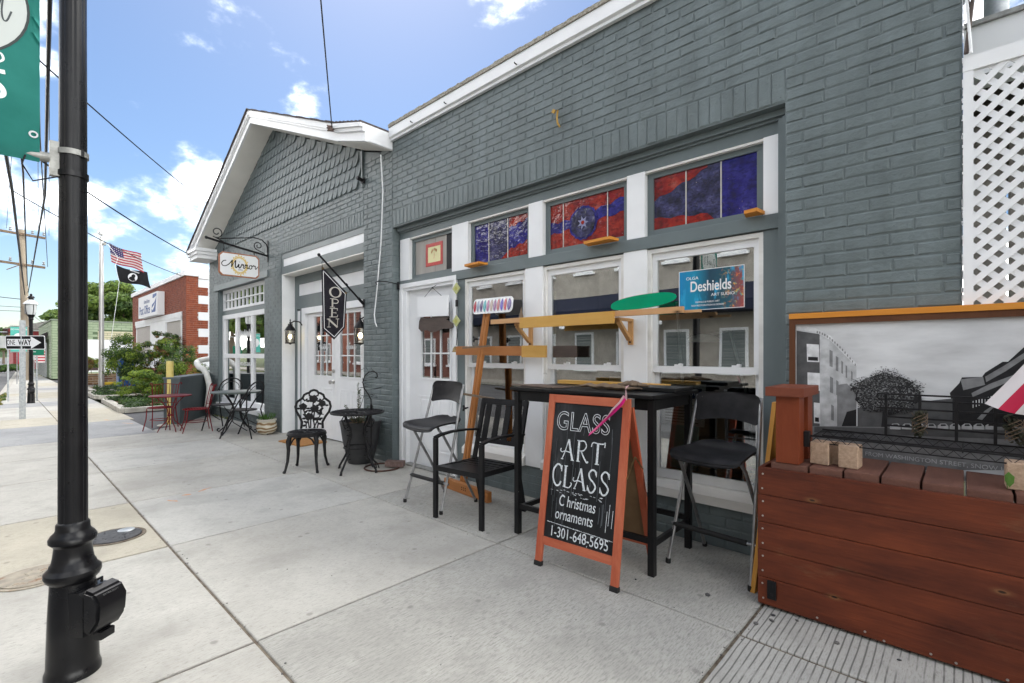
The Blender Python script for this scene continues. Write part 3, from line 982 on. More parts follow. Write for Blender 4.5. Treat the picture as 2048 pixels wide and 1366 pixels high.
def ex3(wdw, a, b, z0, z1):
    x = a + .55 * (b - a)
    piece(wdw, [(a, z1), (x, z1)] + list(reversed(wavy(a, x, z1 - .17, z1 - .02, .02))), M['stred'])
    piece(wdw, wavy(a, x, z0 + .09, z0 + .05, .015) + [(x + .05, z0), (a, z0)], M['stred'])
transom(-1.768, -.938, [(.34, M['stdark']), (.34, M['stdark']), (.32, M['stblue'])], ex3)

# sash windows
def sash_window(x0, x1, z0=.30, z1=2.112, rail=1.212):
    p = MB()
    p.b2(x0, x0 + .028, .103, .21, z0 + .09, z1); p.b2(x1 - .028, x1, .103, .21, z0 + .09, z1); p.b2(x0 + .0285, x1 - .0285, .103, .21, z1 - .03, z1)
    wdw = p.build('window', M['whiteold'], studio, smooth=False)
    for (za, zb, y0) in ((rail - .025, z1 - .0305, .128), (z0 + .095, rail + .022, .166)):
        s = MB(); a, b = x0 + .029, x1 - .029
        tw = .052 if y0 < .15 else .04
        bw = .046 if y0 < .15 else .062
        s.b2(a, b, y0, y0 + .034, zb - tw, zb); s.b2(a, b, y0, y0 + .034, za, za + bw)
        s.b2(a, a + .036, y0 + .0005, y0 + .0335, za + bw + .0005, zb - tw - .0005); s.b2(b - .036, b, y0 + .0005, y0 + .0335, za + bw + .0005, zb - tw - .0005)
        s.build('sash', M['white'], wdw, smooth=False)
        MB().b2(a + .035, b - .035, y0 + .014, y0 + .018, za + bw - .003, zb - tw + .003).build('pane', M['glass'], wdw, smooth=False)
    for q in (.28, .78):
        xm = x0 + (x1 - x0) * q
        s = MB(); s.box((xm, .146, rail + .028), (.06, .022, .012), bev=.003); s.box((xm + .018, .135, rail + .036), (.028, .014, .012), bev=.003)
        s.build('sash_lock', M['white'], wdw, smooth=False)
    s = MB()
    s.prism([(x0 + .002, .21, z0 + .092), (x0 + .002, .11, z0 + .092), (x0 + .002, .055, z0 + .05), (x0 + .002, .055, z0 - .012), (x0 + .002, .088, z0 - .012), (x0 + .002, .21, z0 - .005)], (x1 - x0 - .004, 0, 0))
    s.build('sill', M['whiteold'], wdw, smooth=False)
    return wdw
sash_window(-3.838, -2.979)
sash_window(-2.769, -1.949)
sash_window(-1.751, -.940)

# shop door
d = MB()
d.b2(-5.018, -4.90, .095, .20, .0, 2.085); d.b2(-4.03, -3.957, .095, .20, .0, 2.085); d.b2(-5.018, -3.957, .095, .20, 2.0855, 2.172)
d.b2(-5.018, -4.965, .078, .0948, .0, 2.119); d.b2(-3.995, -3.957, .078, .0948, .0, 2.119); d.b2(-5.018, -3.957, .078, .0948, 2.1195, 2.172)
d.build('door_casing', M['white'], studio, smooth=False)
door = MB()
dx0, dx1, gx0, gx1, gz0, gz1 = -4.898, -4.032, -4.66, -4.14, 1.05, 1.90
for q in ((dx0, gx0, .02, 2.083), (gx1, dx1, .02, 2.083), (gx0, gx1, .02, gz0), (gx0, gx1, gz1, 2.083)):
    door.b2(q[0], q[1], .150, .195, q[2], q[3])
door = door.build('door', M['white'], studio, smooth=False)
def lites(par, gx0, gx1, gz0, gz1, y, nx, nz, fm, trim=.022):
    o = MB()
    o.b2(gx0 - trim, gx1 + trim, y - .008, y + .004, gz0 - trim, gz0); o.b2(gx0 - trim, gx1 + trim, y - .008, y + .004, gz1, gz1 + trim)
    o.b2(gx0 - trim, gx0, y - .008, y + .004, gz0, gz1); o.b2(gx1, gx1 + trim, y - .008, y + .004, gz0, gz1)
    o.build('glazing_trim', fm, par, smooth=False)
    o = MB()
    for i in range(1, nx):
        xm = gx0 + (gx1 - gx0) * i / nx; o.b2(xm - .008, xm + .008, y + .001, y + .012, gz0, gz1)
    for i in range(1, nz):
        zm = gz0 + (gz1 - gz0) * i / nz
        o.b2(gx0, gx1, y + .0005, y + .0125, zm - .008, zm + .008)
    o.build('glazing_bars', fm, par, smooth=False)
    for i in range(nx):
        for j in range(nz):
            MB().b2(gx0 + (gx1 - gx0) * i / nx, gx0 + (gx1 - gx0) * (i + 1) / nx, y + .014, y + .017, gz0 + (gz1 - gz0) * j / nz, gz0 + (gz1 - gz0) * (j + 1) / nz).build('pane', M['glass'], par, smooth=False)
lites(door, gx0, gx1, gz0, gz1, .150, 3, 3, M['white'])
def panel(par, x0, x1, z0, z1, y, fm):
    o = MB(); t = .018
    for q in ((x0, x1, z0, z0 + t), (x0, x1, z1 - t, z1), (x0, x0 + t, z0 + t, z1 - t), (x1 - t, x1, z0 + t, z1 - t)):
        o.b2(q[0], q[1], y - .006, y + .002, q[2], q[3], .002)
    o.b2(x0 + .045, x1 - .045, y - .006, y + .002, z0 + .045, z1 - .045, .005)
    o.build('panel_moulding', fm, par, smooth=False)
for a, b in ((-4.70, -4.45), (-4.35, -4.10)):
    panel(door, a, b, .20, .44, .1495, M['white']); panel(door, a, b, .52, .84, .1495, M['white'])
d = MB(); d.b2(-4.99, -3.97, .06, .21, 0.001, .018); d.build('threshold', M['alu'], studio, smooth=False)
# room behind the glass
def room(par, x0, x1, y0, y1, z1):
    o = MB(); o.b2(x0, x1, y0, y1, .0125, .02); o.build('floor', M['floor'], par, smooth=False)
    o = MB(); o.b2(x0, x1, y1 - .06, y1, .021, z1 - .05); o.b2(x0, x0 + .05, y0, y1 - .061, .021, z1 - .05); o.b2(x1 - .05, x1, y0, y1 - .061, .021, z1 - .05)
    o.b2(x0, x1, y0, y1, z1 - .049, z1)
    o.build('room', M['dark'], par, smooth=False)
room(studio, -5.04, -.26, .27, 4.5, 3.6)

# ================================================================== GABLED SALON BUILDING (left of it)
salon = thing('salon_building', 'grey painted brick shop with a white edged gable, fish-scale shingles and double doors', 'building', (-8.7, 0, 0))
AP = (-8.737, 5.411); EL = (-12.461, 3.571); K1 = (-5.695, 4.185); K2 = (-5.041, 3.985)
def roofz(x):
    for a, b in ((EL, AP), (AP, K1), (K1, K2)):
        if a[0] <= x <= b[0]:
            return a[1] + (b[1] - a[1]) * (x - a[0]) / (b[0] - a[0])
    return EL[1] if x < EL[0] else K2[1]
SZ = 3.52
wl = MB()
wl.b2(-5.717, -5.046, .0042, .26, 0, 3.0)
wl.b2(-9.13, -8.38, .0042, .26, 0, 3.0)
wl.b2(-12.38, -11.75, .0042, .26, 0, 3.0)
wl.b2(-11.75, -9.13, .0042, .26, 0, .20)
wl.b2(-11.75, -9.13, .0042, .26, 2.69, 3.0)
wl.prism([(-12.38, .0042, 3.0), (-5.046, .0042, 3.0), (-5.046, .0042, 3.76), (-5.695, .0042, 3.96), (AP[0], .0042, 5.19), (-12.38, .0042, 3.40)], (0, .2558, 0))
wl.b2(-5.21, -5.0505, .262, 9, 0, 3.9); wl.b2(-12.38, -12.13, .262, 9, 0, 3.5); wl.b2(-12.38, -5.05, 9.005, 9.25, 0, 3.9)
wl.build('wall', M['brick'], salon, smooth=False)
keep_top = lambda cx, cz, bw: cz < roofz(cx) - .17
bk = lay(-5.717, -5.046, 0, 3.0, seed=21) + lay(-9.13, -8.38, 0, 3.0, seed=22) + lay(-12.38, -11.75, 0, 3.0, seed=23) + lay(-11.75, -9.13, 0, .2, seed=24)
bk += lay(-8.38, -5.717, 3.2, SZ - .01, seed=25) + lay(-5.717, -5.046, 3.0, 3.85, seed=26, keep=keep_top) + lay(-12.38, -8.38, 3.0, SZ - .01, seed=27, keep=keep_top) + lay(-11.97, -8.92, 2.81, 3.0, seed=29) + lay(-11.75, -9.13, 2.81, 3.0, seed=29)[:0]
bk += lay_soldier(-8.38, -5.717, 3.003, 3.197)
jamb = lay(0.004, 0.10, 0, 2.855, bw=.2, seed=28)
place_bricks(salon, [((0, -.001, 0), (1, 0, 0), bk, M['brick2']), ((-5.043, 0, 0), (0, 1, 0), jamb, M['brick2'])], 300)
MB().b2(-5.052, -5.0455, .001, .26, 0, 2.86).build('jamb', M['brick2'], salon, smooth=False)
# shingles
sh = bmesh.new()
def shingle_mesh(seed):
    rnd = random.Random(seed)
    W, H = .132, .190
    pts = [(-W / 2, H / 2), (-W / 2, -H / 2 + .004)]
    pts += [(-W / 2 + W * .42, -H / 2), (W * .12, -H / 2 + .003)]
    pts += [(W * .30, -H / 2 + .028), (W * .42, -H / 2 + .062), (W * .48, -H / 2 + .105), (W / 2, -H / 2 + .14), (W / 2, H / 2)]
    mb = MB(); bm = mb.bm
    th = .019
    def yy(z): return -.004 - th * (0.5 - z / H) - .004
    a = [bm.verts.new((x + rnd.uniform(-.001, .001), yy(z), z)) for x, z in pts]
    b = [bm.verts.new((x, .0, z)) for x, z in pts]
    bm.faces.new(a)
    for i in range(len(a)):
        j = (i + 1) % len(a)
        bm.faces.new((a[i], a[j], b[j], b[i]))
    me = mb.mesh('shingle', False); me.materials.append(M['shingle'])
    return me
sh.free()
SM = [shingle_mesh(k) for k in range(4)]
EXP = .150
cand = []
row = 0
z = SZ + .096
while z < 5.25:
    x = -12.3 + (row % 2) * .0695
    while x < -5.80:
        if z + .02 < roofz(x) - .20:
            cand.append((x, z))
        x += .139
    z += EXP; row += 1
cand.sort(key=lambda p: -p[0] * 0 + ((p[0]) ** 2 + 3.28 ** 2 + (p[1] - 1.3) ** 2))
restv = MB()
for i, (x, z) in enumerate(cand):
    if i < 300:
        o = bpy.data.objects.new('shingle', SM[i % 4]); COL.objects.link(o)
        o.parent = salon; o.matrix_parent_inverse = world_of(salon).inverted()
        o.location = (x, .008, z + random.uniform(-.003, .003)); o.rotation_euler = (random.uniform(-.008, .008), random.uniform(-.01, .01), 0)
    else:
        tmp = SM[i % 4].copy(); tmp.transform(Matrix.Translation((x, .008, z))); restv.bm.from_mesh(tmp); bpy.data.meshes.remove(tmp)
if restv.bm.verts:
    restv.build('shingles', M['shingle'], salon, smooth=False, kind='stuff')
s = MB(); s.b2(-5.735, -5.715, -.022, .0, SZ - .02, 3.99); s.build('shingle_trim', M['grey'], salon, smooth=False)
# rakes, soffit, returns, roof
def band(d0, d1, y0, y1, segs=((EL, AP), (AP, K1))):
    mb = MB()
    for a, b in segs:
        mb.prism([(a[0], y0, a[1] - d0), (b[0], y0, b[1] - d0), (b[0], y0, b[1] - d1), (a[0], y0, a[1] - d1)], (0, y1 - y0, 0))
    return mb
band(0, .075, -.40, -.335).build('rake_crown', M['white'], salon, smooth=False)
band(.0755, .105, -.385, -.335).build('rake_mould', M['white'], salon, smooth=False)
band(.1055, .205, -.365, -.330).build('rake_board', M['white'], salon, smooth=False)
band(.19, .205, -.3295, .0, ((EL, AP), (AP, (K1[0], K1[1])), (K1, (K2[0] - .0, K2[1])))).build('soffit', M['soffit'], salon, smooth=False)
o = MB()
o.b2(-12.47, -11.83, -.36, .0, 3.372, 3.455); o.b2(-12.50, -11.80, -.39, .0, 3.4555, 3.515); o.b2(-12.52, -11.77, -.415, .0, 3.5155, 3.585)
o.build('cornice_return', M['white'], salon, smooth=False)
o = MB()
o.prism([(K1[0], -.37, K1[1] - .20), (K2[0], -.37, K2[1] - .20), (K2[0], -.37, K2[1] - .09), (K1[0], -.37, K1[1] - .10)], (0, .37, 0))
o.prism([(K1[0] - .02, -.40, K1[1] - .0995), (K2[0], -.40, K2[1] - .0895), (K2[0] + .0, -.40, K2[1] - .045), (K1[0] - .02, -.40, K1[1] - .055)], (0, .40, 0))
o.prism([(K1[0] - .03, -.43, K1[1] - .0545), (K2[0], -.43, K2[1] - .0445), (K2[0], -.43, K2[1]), (K1[0] - .03, -.43, K1[1])], (0, .43, 0))
o.build('cornice_return', M['white'], salon, smooth=False)
M['roof'] = mat("dark asphalt shingles", (0.06, 0.05, 0.048), (0.11, 0.09, 0.085), scale=30, rough=0.95, bump=0.6, bscale=80, bdist=.01)
mb = MB()
for a, b in ((EL, AP), (AP, K1), (K1, (K2[0] - .0, K2[1]))):
    n = 14
    for i in range(n):
        t0, t1 = i / n, (i + 1) / n
        p = [a[0] + (b[0] - a[0]) * t for t in (t0, t1)]; q = [a[1] + (b[1] - a[1]) * t for t in (t0, t1)]
        up = .016 + (.008 if i % 2 else 0)
        mb.prism([(p[0], -.425, q[0] + .002), (p[1], -.425, q[1] + .002), (p[1], -.425, q[1] + up), (p[0], -.425, q[0] + up)], (0, 9.7, 0))
mb.build('roof', M['roof'], salon, smooth=False)
o = MB(); o.tube([(-5.70, -.02, 3.58), (-5.70, -.10, 3.60)], [.02, .026], 10); o.box((-5.70, -.02, 3.58), (.07, .02, .06)); o.build('flood_light', M['iron'], salon)
# shop window
MB().b2(-11.97, -8.93, -.022, .02, 2.69, 2.808, .004).build('lintel_board', M['grey'], salon, smooth=False)
f = MB(); f.b2(-11.75, -11.72, .02, .2, .30, 2.689); f.b2(-11.72, -9.13, .09, .2, 2.16, 2.255); f.build('window_jamb', M['grey'], salon, smooth=False)
p = MB(); a, b = -11.71, -9.14
p.b2(a, b, .085, .15, 2.62, 2.687); p.b2(a, b, .085, .15, 2.2555, 2.30); p.b2(a, a + .05, .0852, .15, 2.301, 2.619); p.b2(b - .05, b, .0852, .15, 2.301, 2.619)
wtop = p.build('transom_window', M['white'], salon, smooth=False)
def grid_lites(par, a, b, z0, z1, nx, nz, y, t):
    o = MB()
    for i in range(1, nx):
        xm = a + (b - a) * i / nx; o.b2(xm - t / 2, xm + t / 2, y, y + .03, z0, z1)
    for i in range(1, nz):
        zm = z0 + (z1 - z0) * i / nz; o.b2(a, b, y + .0005, y + .0295, zm - t / 2, zm + t / 2)
    o.build('glazing_bars', M['white'], par, smooth=False)
    for i in range(nx):
        for j in range(nz):
            MB().b2(a + (b - a) * i / nx, a + (b - a) * (i + 1) / nx, y + .02, y + .024, z0 + (z1 - z0) * j / nz, z0 + (z1 - z0) * (j + 1) / nz).build('pane', M['glass'], par, smooth=False)
grid_lites(wtop, a + .05, b - .05, 2.3005, 2.6195, 11, 2, .09, .022)
p = MB()
p.b2(a, b, .075, .15, 2.07, 2.159); p.b2(a, b, .06, .15, .30, .40); p.b2(a, a + .12, .0755, .15, .401, 2.069); p.b2(b - .12, b, .0755, .15, .401, 2.069)
wmain = p.build('shop_window', M['white'], salon, smooth=False)
p = MB()
for xm in (-10.86, -9.98): p.b2(xm - .05, xm + .05, .08, .14, .401, 2.069)
p.b2(a + .1205, b - .1205, .0795, .1405, 1.25, 1.335); p.build('mullion', M['white'], wmain, smooth=False)
for (xa, xb) in ((a + .12, -10.91), (-10.81, -10.03), (-9.93, b - .12)):
    for (za, zb) in ((.40, 1.25), (1.335, 2.07)):
        MB().b2(xa, xb, .11, .114, za, zb).build('pane', M['glass'], wmain, smooth=False)
MB().b2(-11.79, -9.11, -.03, .15, .205, .299, .005).build('window_sill', M['white'], salon, smooth=False)
pl = frame_m((-10.42, .107, 1.72), (1, 0, 0), (0, 0, 1))
lt = MB()
xx = -.30
for k in range(7):
    stroke(lt, [(xx, -.03), (xx + .02, .10 - .02 * (k % 3)), (xx + .045, -.05), (xx + .085, .06)], .018, pl, .0005); xx += .085
lt.build('window_lettering', M['print_white'], wmain, smooth=False)
lettering('phone_lettering', '410-632-2646', .105, M['print_white'], frame_m((-10.42, .107, 1.13), (1, 0, 0), (0, 0, 1)), (0, 0), wmain, .95)
MB().b2(-10.68, -10.16, .116, .12, .42, .92).build('price_board', M['print_black'], wmain, smooth=False)
lt = MB(); pl = frame_m((-10.42, .1155, .67), (1, 0, 0), (0, 0, 1))
for r_ in range(6):
    for (u, v) in ((-.2, -.04), (-.01, .03), (.07, .19)):
        n = 4; stroke(lt, [(u + (v - u) * i / n, .2 - r_ * .075 + random.uniform(-.014, .014)) for i in range(n + 1)], .022, pl, .0005)
lt.build('price_list', M['print_white'], wmain, smooth=False)
# entrance
e = MB()
e.b2(-8.378, -5.719, .012, .06, 2.915, 2.998); e.b2(-8.378, -5.719, .012, .06, 2.665, 2.789)
e.b2(-8.378, -8.33, .0125, .06, 2.7895, 2.9145)
e.build('entrance_frame', M['grey'], salon, smooth=False)
MB().b2(-8.329, -5.72, .020, .055, 2.790, 2.914).build('white_band', M['white'], salon, smooth=False)
MB().b2(-8.378, -5.719, .0125, .235, 2.648, 2.664).build('entrance_soffit', M['soffit'], salon, smooth=False)
MB().b2(-8.379, -8.345, .012, .2145, 0.0, 2.6475).build('entrance_jamb', M['white'], salon, smooth=False)
e = MB()
YB = .215
e.b2(-8.378, -5.719, YB, .28, 2.50, 2.6475); e.b2(-8.378, -5.719, YB, .28, 2.09, 2.305); e.b2(-8.378, -8.20, YB, .28, 2.3055, 2.4995)
e.b2(-8.378, -8.265, YB, .28, 0, 2.0895); e.b2(-8.135, -8.05, YB, .28, 0, 2.0895); e.b2(-5.90, -5.719, YB, .28, 0, 2.0895)
e.build('entrance_panelling', M['grey'], salon, smooth=False)
MB().b2(-8.199, -5.72, YB + .012, .28, 2.306, 2.499).build('white_band', M['white'], salon, smooth=False)
MB().b2(-8.264, -8.136, YB + .010, .28, 0, 2.055).build('sidelight_panel', M['white'], salon, smooth=False)
e = MB(); e.b2(-8.049, -7.93, YB - .015, .29, 0, 1.99); e.b2(-5.985, -5.901, YB - .015, .29, 0, 1.99); e.b2(-8.049, -5.901, YB - .015, .29, 1.9905, 2.088)
e.build('door_casing', M['white'], salon, smooth=False)
for (a, b) in ((-7.925, -6.962), (-6.953, -5.99)):
    g0, g1 = (a + .26, b - .11) if a < -7 else (a + .14, b - .22)
    dz0, dz1 = .99, 1.93
    dm = MB()
    for q in ((a, g0, .02, 1.985), (g1, b, .02, 1.985), (g0, g1, .02, dz0), (g0, g1, dz1, 1.985)):
        dm.b2(q[0], q[1], YB + .035, YB + .075, q[2], q[3])
    dr = dm.build('door', M['white'], salon, smooth=False)
    lites(dr, g0, g1, dz0, dz1, YB + .035, 3, 3, M['white'])
    mid = (g0 + g1) / 2
    for u, v in ((g0 - .02, mid - .04), (mid + .04, g1 + .02)):
        panel(dr, u, v, .16, .80, YB + .0345, M['white'])
    if a < -7:
        kn = MB(); kn.lathe([(.028, 0), (.030, .012), (.012, .02), (.012, .04), (.030, .052), (.028, .075), (.001, .082)], (0, 0, 0), 18, M4=Matrix.Translation((b - .055, YB + .034, .90)) @ Matrix.Rotation(R(90), 4, 'X'))
        kn.lathe([(.032, 0), (.033, .01), (.022, .022), (.001, .024)], (0, 0, 0), 18, M4=Matrix.Translation((b - .055, YB + .034, 1.07)) @ Matrix.Rotation(R(90), 4, 'X'))
        kn.build('door_knob', M['nickel'], dr)
    # door lettering decal
    pl = frame_m((mid, YB + .047, 1.42), (1, 0, 0), (0, 0, 1))
    lt = MB(); xx = -.14
    for k in range(5):
        stroke(lt, [(xx, -.02), (xx + .015, .035), (xx + .035, -.02), (xx + .055, .02)], .010, pl, .0004); xx += .056
    lt.build('door_lettering', M['print_white'], dr, smooth=False)
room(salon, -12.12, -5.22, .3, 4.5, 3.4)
MURAL = [('d',[(-0.717,1.461),(-0.600,1.437),(-0.600,0.905),(-0.717,0.893)]),
('l',[(-0.600,1.440),(-0.561,1.425),(-0.496,1.347),(-0.427,1.257),(-0.427,0.922),(-0.600,0.905)]),
('w',[(-0.717,1.491),(-0.627,1.475),(-0.548,1.428),(-0.423,1.265),(-0.430,1.256),(-0.554,1.405),(-0.627,1.452),(-0.717,1.467)]),
('m',[(-0.516,1.149),(-0.471,1.159),(-0.427,1.109),(-0.427,0.922),(-0.516,0.913)]),
('k',[(-0.471,1.001),(-0.427,1.019),(-0.427,0.922),(-0.496,0.915)]),
('g',[(-0.717,0.897),(0.249,0.995),(0.249,0.795),(-0.717,0.637)]),
('r',[(-0.627,0.903),(0.249,0.973),(0.249,0.930),(-0.627,0.871)]),
('k',[(-0.013,1.178),(-0.003,1.208),(0.068,1.213),(0.078,1.233),(0.137,1.286),(0.154,1.286),(0.249,1.410),(0.249,0.992),(-0.037,0.962),(-0.037,1.069),(-0.047,1.129)]),
('m',[(-0.008,1.198),(0.071,1.214),(0.078,1.175),(0.002,1.145)]),
('m',[(0.078,1.214),(0.141,1.267),(0.249,1.367),(0.249,1.342),(0.146,1.241),(0.082,1.188)]),
('m',[(0.031,1.133),(0.096,1.182),(0.249,1.268),(0.249,1.250),(0.101,1.157),(0.035,1.114)]),
('m',[(0.050,1.010),(0.078,1.052),(0.105,1.080),(0.114,1.080),(0.091,1.046),(0.068,1.006)]),
('d',[(-0.422,1.027),(-0.037,1.103),(-0.037,0.962),(-0.422,0.923)]),
('k',[(-0.312,1.014),(-0.295,1.015),(-0.292,0.936),(-0.318,0.933)]),
('w',[(-0.665,1.382),(-0.604,1.377),(-0.601,1.276),(-0.663,1.278)]),
('k',[(-0.658,1.307),(-0.609,1.305),(-0.608,1.283),(-0.658,1.286)]),
('w',[(-0.661,1.216),(-0.600,1.213),(-0.598,1.112),(-0.660,1.112)]),
('k',[(-0.655,1.141),(-0.606,1.141),(-0.604,1.120),(-0.655,1.121)]),
('w',[(-0.629,1.043),(-0.599,1.041),(-0.596,0.924),(-0.628,0.924)]),
('k',[(-0.623,0.958),(-0.604,0.957),(-0.603,0.932),(-0.623,0.933)]),
('m',[(-0.552,1.348),(-0.537,1.338),(-0.537,1.248),(-0.552,1.254)]),
('m',[(-0.522,1.312),(-0.510,1.303),(-0.510,1.224),(-0.522,1.230)]),
('m',[(-0.496,1.287),(-0.488,1.278),(-0.488,1.211),(-0.496,1.217)]),
('m',[(-0.476,1.263),(-0.469,1.254),(-0.469,1.188),(-0.476,1.193)]),
('m',[(-0.451,1.231),(-0.444,1.222),(-0.444,1.179),(-0.451,1.184)]),
('m',[(-0.550,1.196),(-0.535,1.187),(-0.535,1.100),(-0.550,1.106)]),
('m',[(-0.520,1.177),(-0.509,1.168),(-0.509,1.087),(-0.520,1.093)]),
('m',[(-0.544,1.037),(-0.531,1.029),(-0.531,0.946),(-0.544,0.951)]),
('m',[(-0.478,1.143),(-0.468,1.135),(-0.468,1.076),(-0.478,1.082)]),
('m',[(-0.614,1.457),(-0.608,1.453),(-0.610,1.440),(-0.615,1.445)]),
('m',[(-0.601,1.454),(-0.596,1.449),(-0.597,1.437),(-0.603,1.441)]),
('m',[(-0.589,1.447),(-0.584,1.443),(-0.585,1.430),(-0.590,1.435)]),
('m',[(-0.577,1.440),(-0.571,1.435),(-0.573,1.422),(-0.578,1.427)]),
('m',[(-0.564,1.430),(-0.559,1.425),(-0.560,1.413),(-0.566,1.418)]),
('m',[(-0.552,1.420),(-0.547,1.415),(-0.548,1.403),(-0.553,1.408)]),
('m',[(-0.540,1.408),(-0.535,1.404),(-0.536,1.391),(-0.541,1.396)]),
('m',[(-0.528,1.396),(-0.523,1.391),(-0.524,1.379),(-0.529,1.384)]),
('m',[(-0.516,1.383),(-0.511,1.378),(-0.512,1.366),(-0.517,1.371)]),
('m',[(-0.504,1.369),(-0.499,1.364),(-0.500,1.352),(-0.505,1.357)]),
('m',[(-0.492,1.354),(-0.487,1.350),(-0.488,1.338),(-0.493,1.342)]),
('m',[(-0.480,1.339),(-0.475,1.335),(-0.477,1.322),(-0.482,1.327)]),
('m',[(-0.469,1.323),(-0.464,1.319),(-0.465,1.307),(-0.470,1.311)]),
('m',[(-0.457,1.307),(-0.452,1.302),(-0.453,1.290),(-0.458,1.295)]),
('m',[(-0.446,1.290),(-0.441,1.285),(-0.442,1.273),(-0.447,1.278)]),
('m',[(-0.434,1.272),(-0.429,1.268),(-0.430,1.256),(-0.435,1.260)]),
('w',[(0.035,1.094),(0.038,1.096),(0.038,1.062),(0.035,1.062)]),
('w',[(0.046,1.099),(0.049,1.100),(0.049,1.068),(0.046,1.068)]),
('w',[(0.056,1.104),(0.059,1.105),(0.059,1.074),(0.056,1.074)]),
('w',[(0.066,1.108),(0.069,1.110),(0.069,1.080),(0.066,1.079)]),
('w',[(0.077,1.113),(0.079,1.114),(0.079,1.086),(0.077,1.085)]),
('w',[(0.087,1.117),(0.090,1.119),(0.090,1.091),(0.087,1.091)]),
('w',[(0.097,1.122),(0.100,1.123),(0.100,1.097),(0.097,1.097)]),
('w',[(0.107,1.126),(0.110,1.127),(0.110,1.103),(0.107,1.103)]),
('w',[(0.117,1.130),(0.120,1.132),(0.120,1.109),(0.117,1.109)]),
('w',[(0.127,1.135),(0.130,1.136),(0.130,1.115),(0.127,1.114)]),
('w',[(0.137,1.139),(0.139,1.141),(0.139,1.120),(0.137,1.120)]),
('w',[(0.146,1.144),(0.149,1.145),(0.149,1.126),(0.146,1.126)]),
('l',[(-0.281,0.944),(-0.270,0.956),(-0.247,0.959),(-0.237,0.946),(-0.237,0.928),(-0.281,0.926)]),
('k',[(-0.267,0.953),(-0.249,0.955),(-0.246,0.946),(-0.270,0.943)]),
('l',[(-0.232,0.949),(-0.221,0.961),(-0.199,0.963),(-0.189,0.951),(-0.189,0.933),(-0.232,0.931)]),
('k',[(-0.218,0.958),(-0.201,0.959),(-0.198,0.951),(-0.221,0.948)]),
('l',[(-0.184,0.954),(-0.173,0.966),(-0.152,0.968),(-0.142,0.956),(-0.142,0.938),(-0.184,0.936)]),
('k',[(-0.171,0.962),(-0.154,0.964),(-0.151,0.955),(-0.173,0.953)]),
('l',[(-0.137,0.959),(-0.127,0.970),(-0.106,0.972),(-0.097,0.960),(-0.097,0.943),(-0.137,0.941)]),
('k',[(-0.125,0.967),(-0.108,0.969),(-0.105,0.960),(-0.127,0.958)]),
('l',[(-0.092,0.963),(-0.081,0.975),(-0.061,0.977),(-0.052,0.965),(-0.052,0.947),(-0.092,0.946)]),
('k',[(-0.079,0.971),(-0.063,0.973),(-0.060,0.965),(-0.081,0.962)]),
('l',[(-0.047,0.968),(-0.037,0.979),(-0.018,0.981),(-0.009,0.969),(-0.009,0.952),(-0.047,0.950)]),
('k',[(-0.035,0.976),(-0.020,0.977),(-0.017,0.969),(-0.037,0.967)]),
('l',[(-0.004,0.972),(0.006,0.983),(0.025,0.985),(0.033,0.973),(0.033,0.956),(-0.004,0.955)]),
('k',[(0.008,0.980),(0.023,0.982),(0.026,0.973),(0.006,0.971)]),
('l',[(0.038,0.977),(0.048,0.987),(0.066,0.989),(0.075,0.978),(0.075,0.961),(0.038,0.959)]),
('k',[(0.050,0.984),(0.065,0.986),(0.067,0.977),(0.048,0.976)]),
('l',[(0.079,0.981),(0.089,0.991),(0.107,0.993),(0.115,0.982),(0.115,0.965),(0.079,0.964)]),
('k',[(0.090,0.988),(0.105,0.990),(0.108,0.982),(0.089,0.980)])]

# ================================================================== THINGS ON AND BEFORE THE FRONTS
M['oak'] = wood("yellow pine", (0.50, 0.27, 0.06), (0.62, 0.38, 0.11), 'x')
M['pine'] = wood("knotty pine batten", (0.50, 0.27, 0.12), (0.62, 0.38, 0.20), 'x', knots=(0.08, 0.04, 0.02))
M['pinez'] = wood("pine bracket", (0.46, 0.24, 0.09), (0.60, 0.36, 0.16), 'z')
M['easel'] = wood("brown easel wood", (0.34, 0.125, 0.032), (0.47, 0.20, 0.065), 'z')
M['easelx'] = wood("brown easel wood across", (0.32, 0.12, 0.034), (0.46, 0.20, 0.07), 'x')
M['red_stain'] = wood("red stained planks", (0.050, 0.013, 0.008), (0.200, 0.047, 0.018), 'x', rough=0.5, knots=(0.20, 0.095, 0.04), bump=0.5)
M['red_stainz'] = wood("red stained post", (0.14, 0.028, 0.010), (0.215, 0.050, 0.018), 'z', rough=0.45)
M['deckwood'] = wood("weathered red decking", (0.095, 0.045, 0.034), (0.19, 0.088, 0.062), 'y', rough=0.7, bump=0.5)
M['signwood'] = wood("orange red stained frame", (0.31, 0.055, 0.025), (0.52, 0.17, 0.09), 'z', rough=0.5)
M['yellowboard'] = wood("varnished yellow board", (0.42, 0.19, 0.03), (0.55, 0.28, 0.06), 'z')
M['orangetrim'] = wood("orange stained trim", (0.55, 0.20, 0.025), (0.66, 0.29, 0.05), 'x')
M['darkwood'] = wood("dark driftwood", (0.06, 0.045, 0.04), (0.13, 0.10, 0.085), 'x', bump=.6)
M['drift'] = wood("weathered driftwood", (0.10, 0.065, 0.04), (0.26, 0.19, 0.13), 'x', bump=.8)
M['brownsheet'] = mat("brown hardboard", (0.10, 0.07, 0.055), (0.14, 0.10, 0.08), scale=8, rough=0.6)
M['hotpink'] = mat("hot pink ribbon", (0.85, 0.02, 0.30), rough=0.45)
M['palepink'] = mat("pale ribbon", (0.72, 0.50, 0.52), rough=0.5)
M['slate'] = mat("chalkboard", (0.012, 0.0125, 0.013), (0.028, 0.029, 0.031), scale=5, rough=0.8, spec=.12, wear=(0.075, 0.08, 0.085), wscale=4, wlo=.55, whi=.8, stretch=(1, 1, .3))
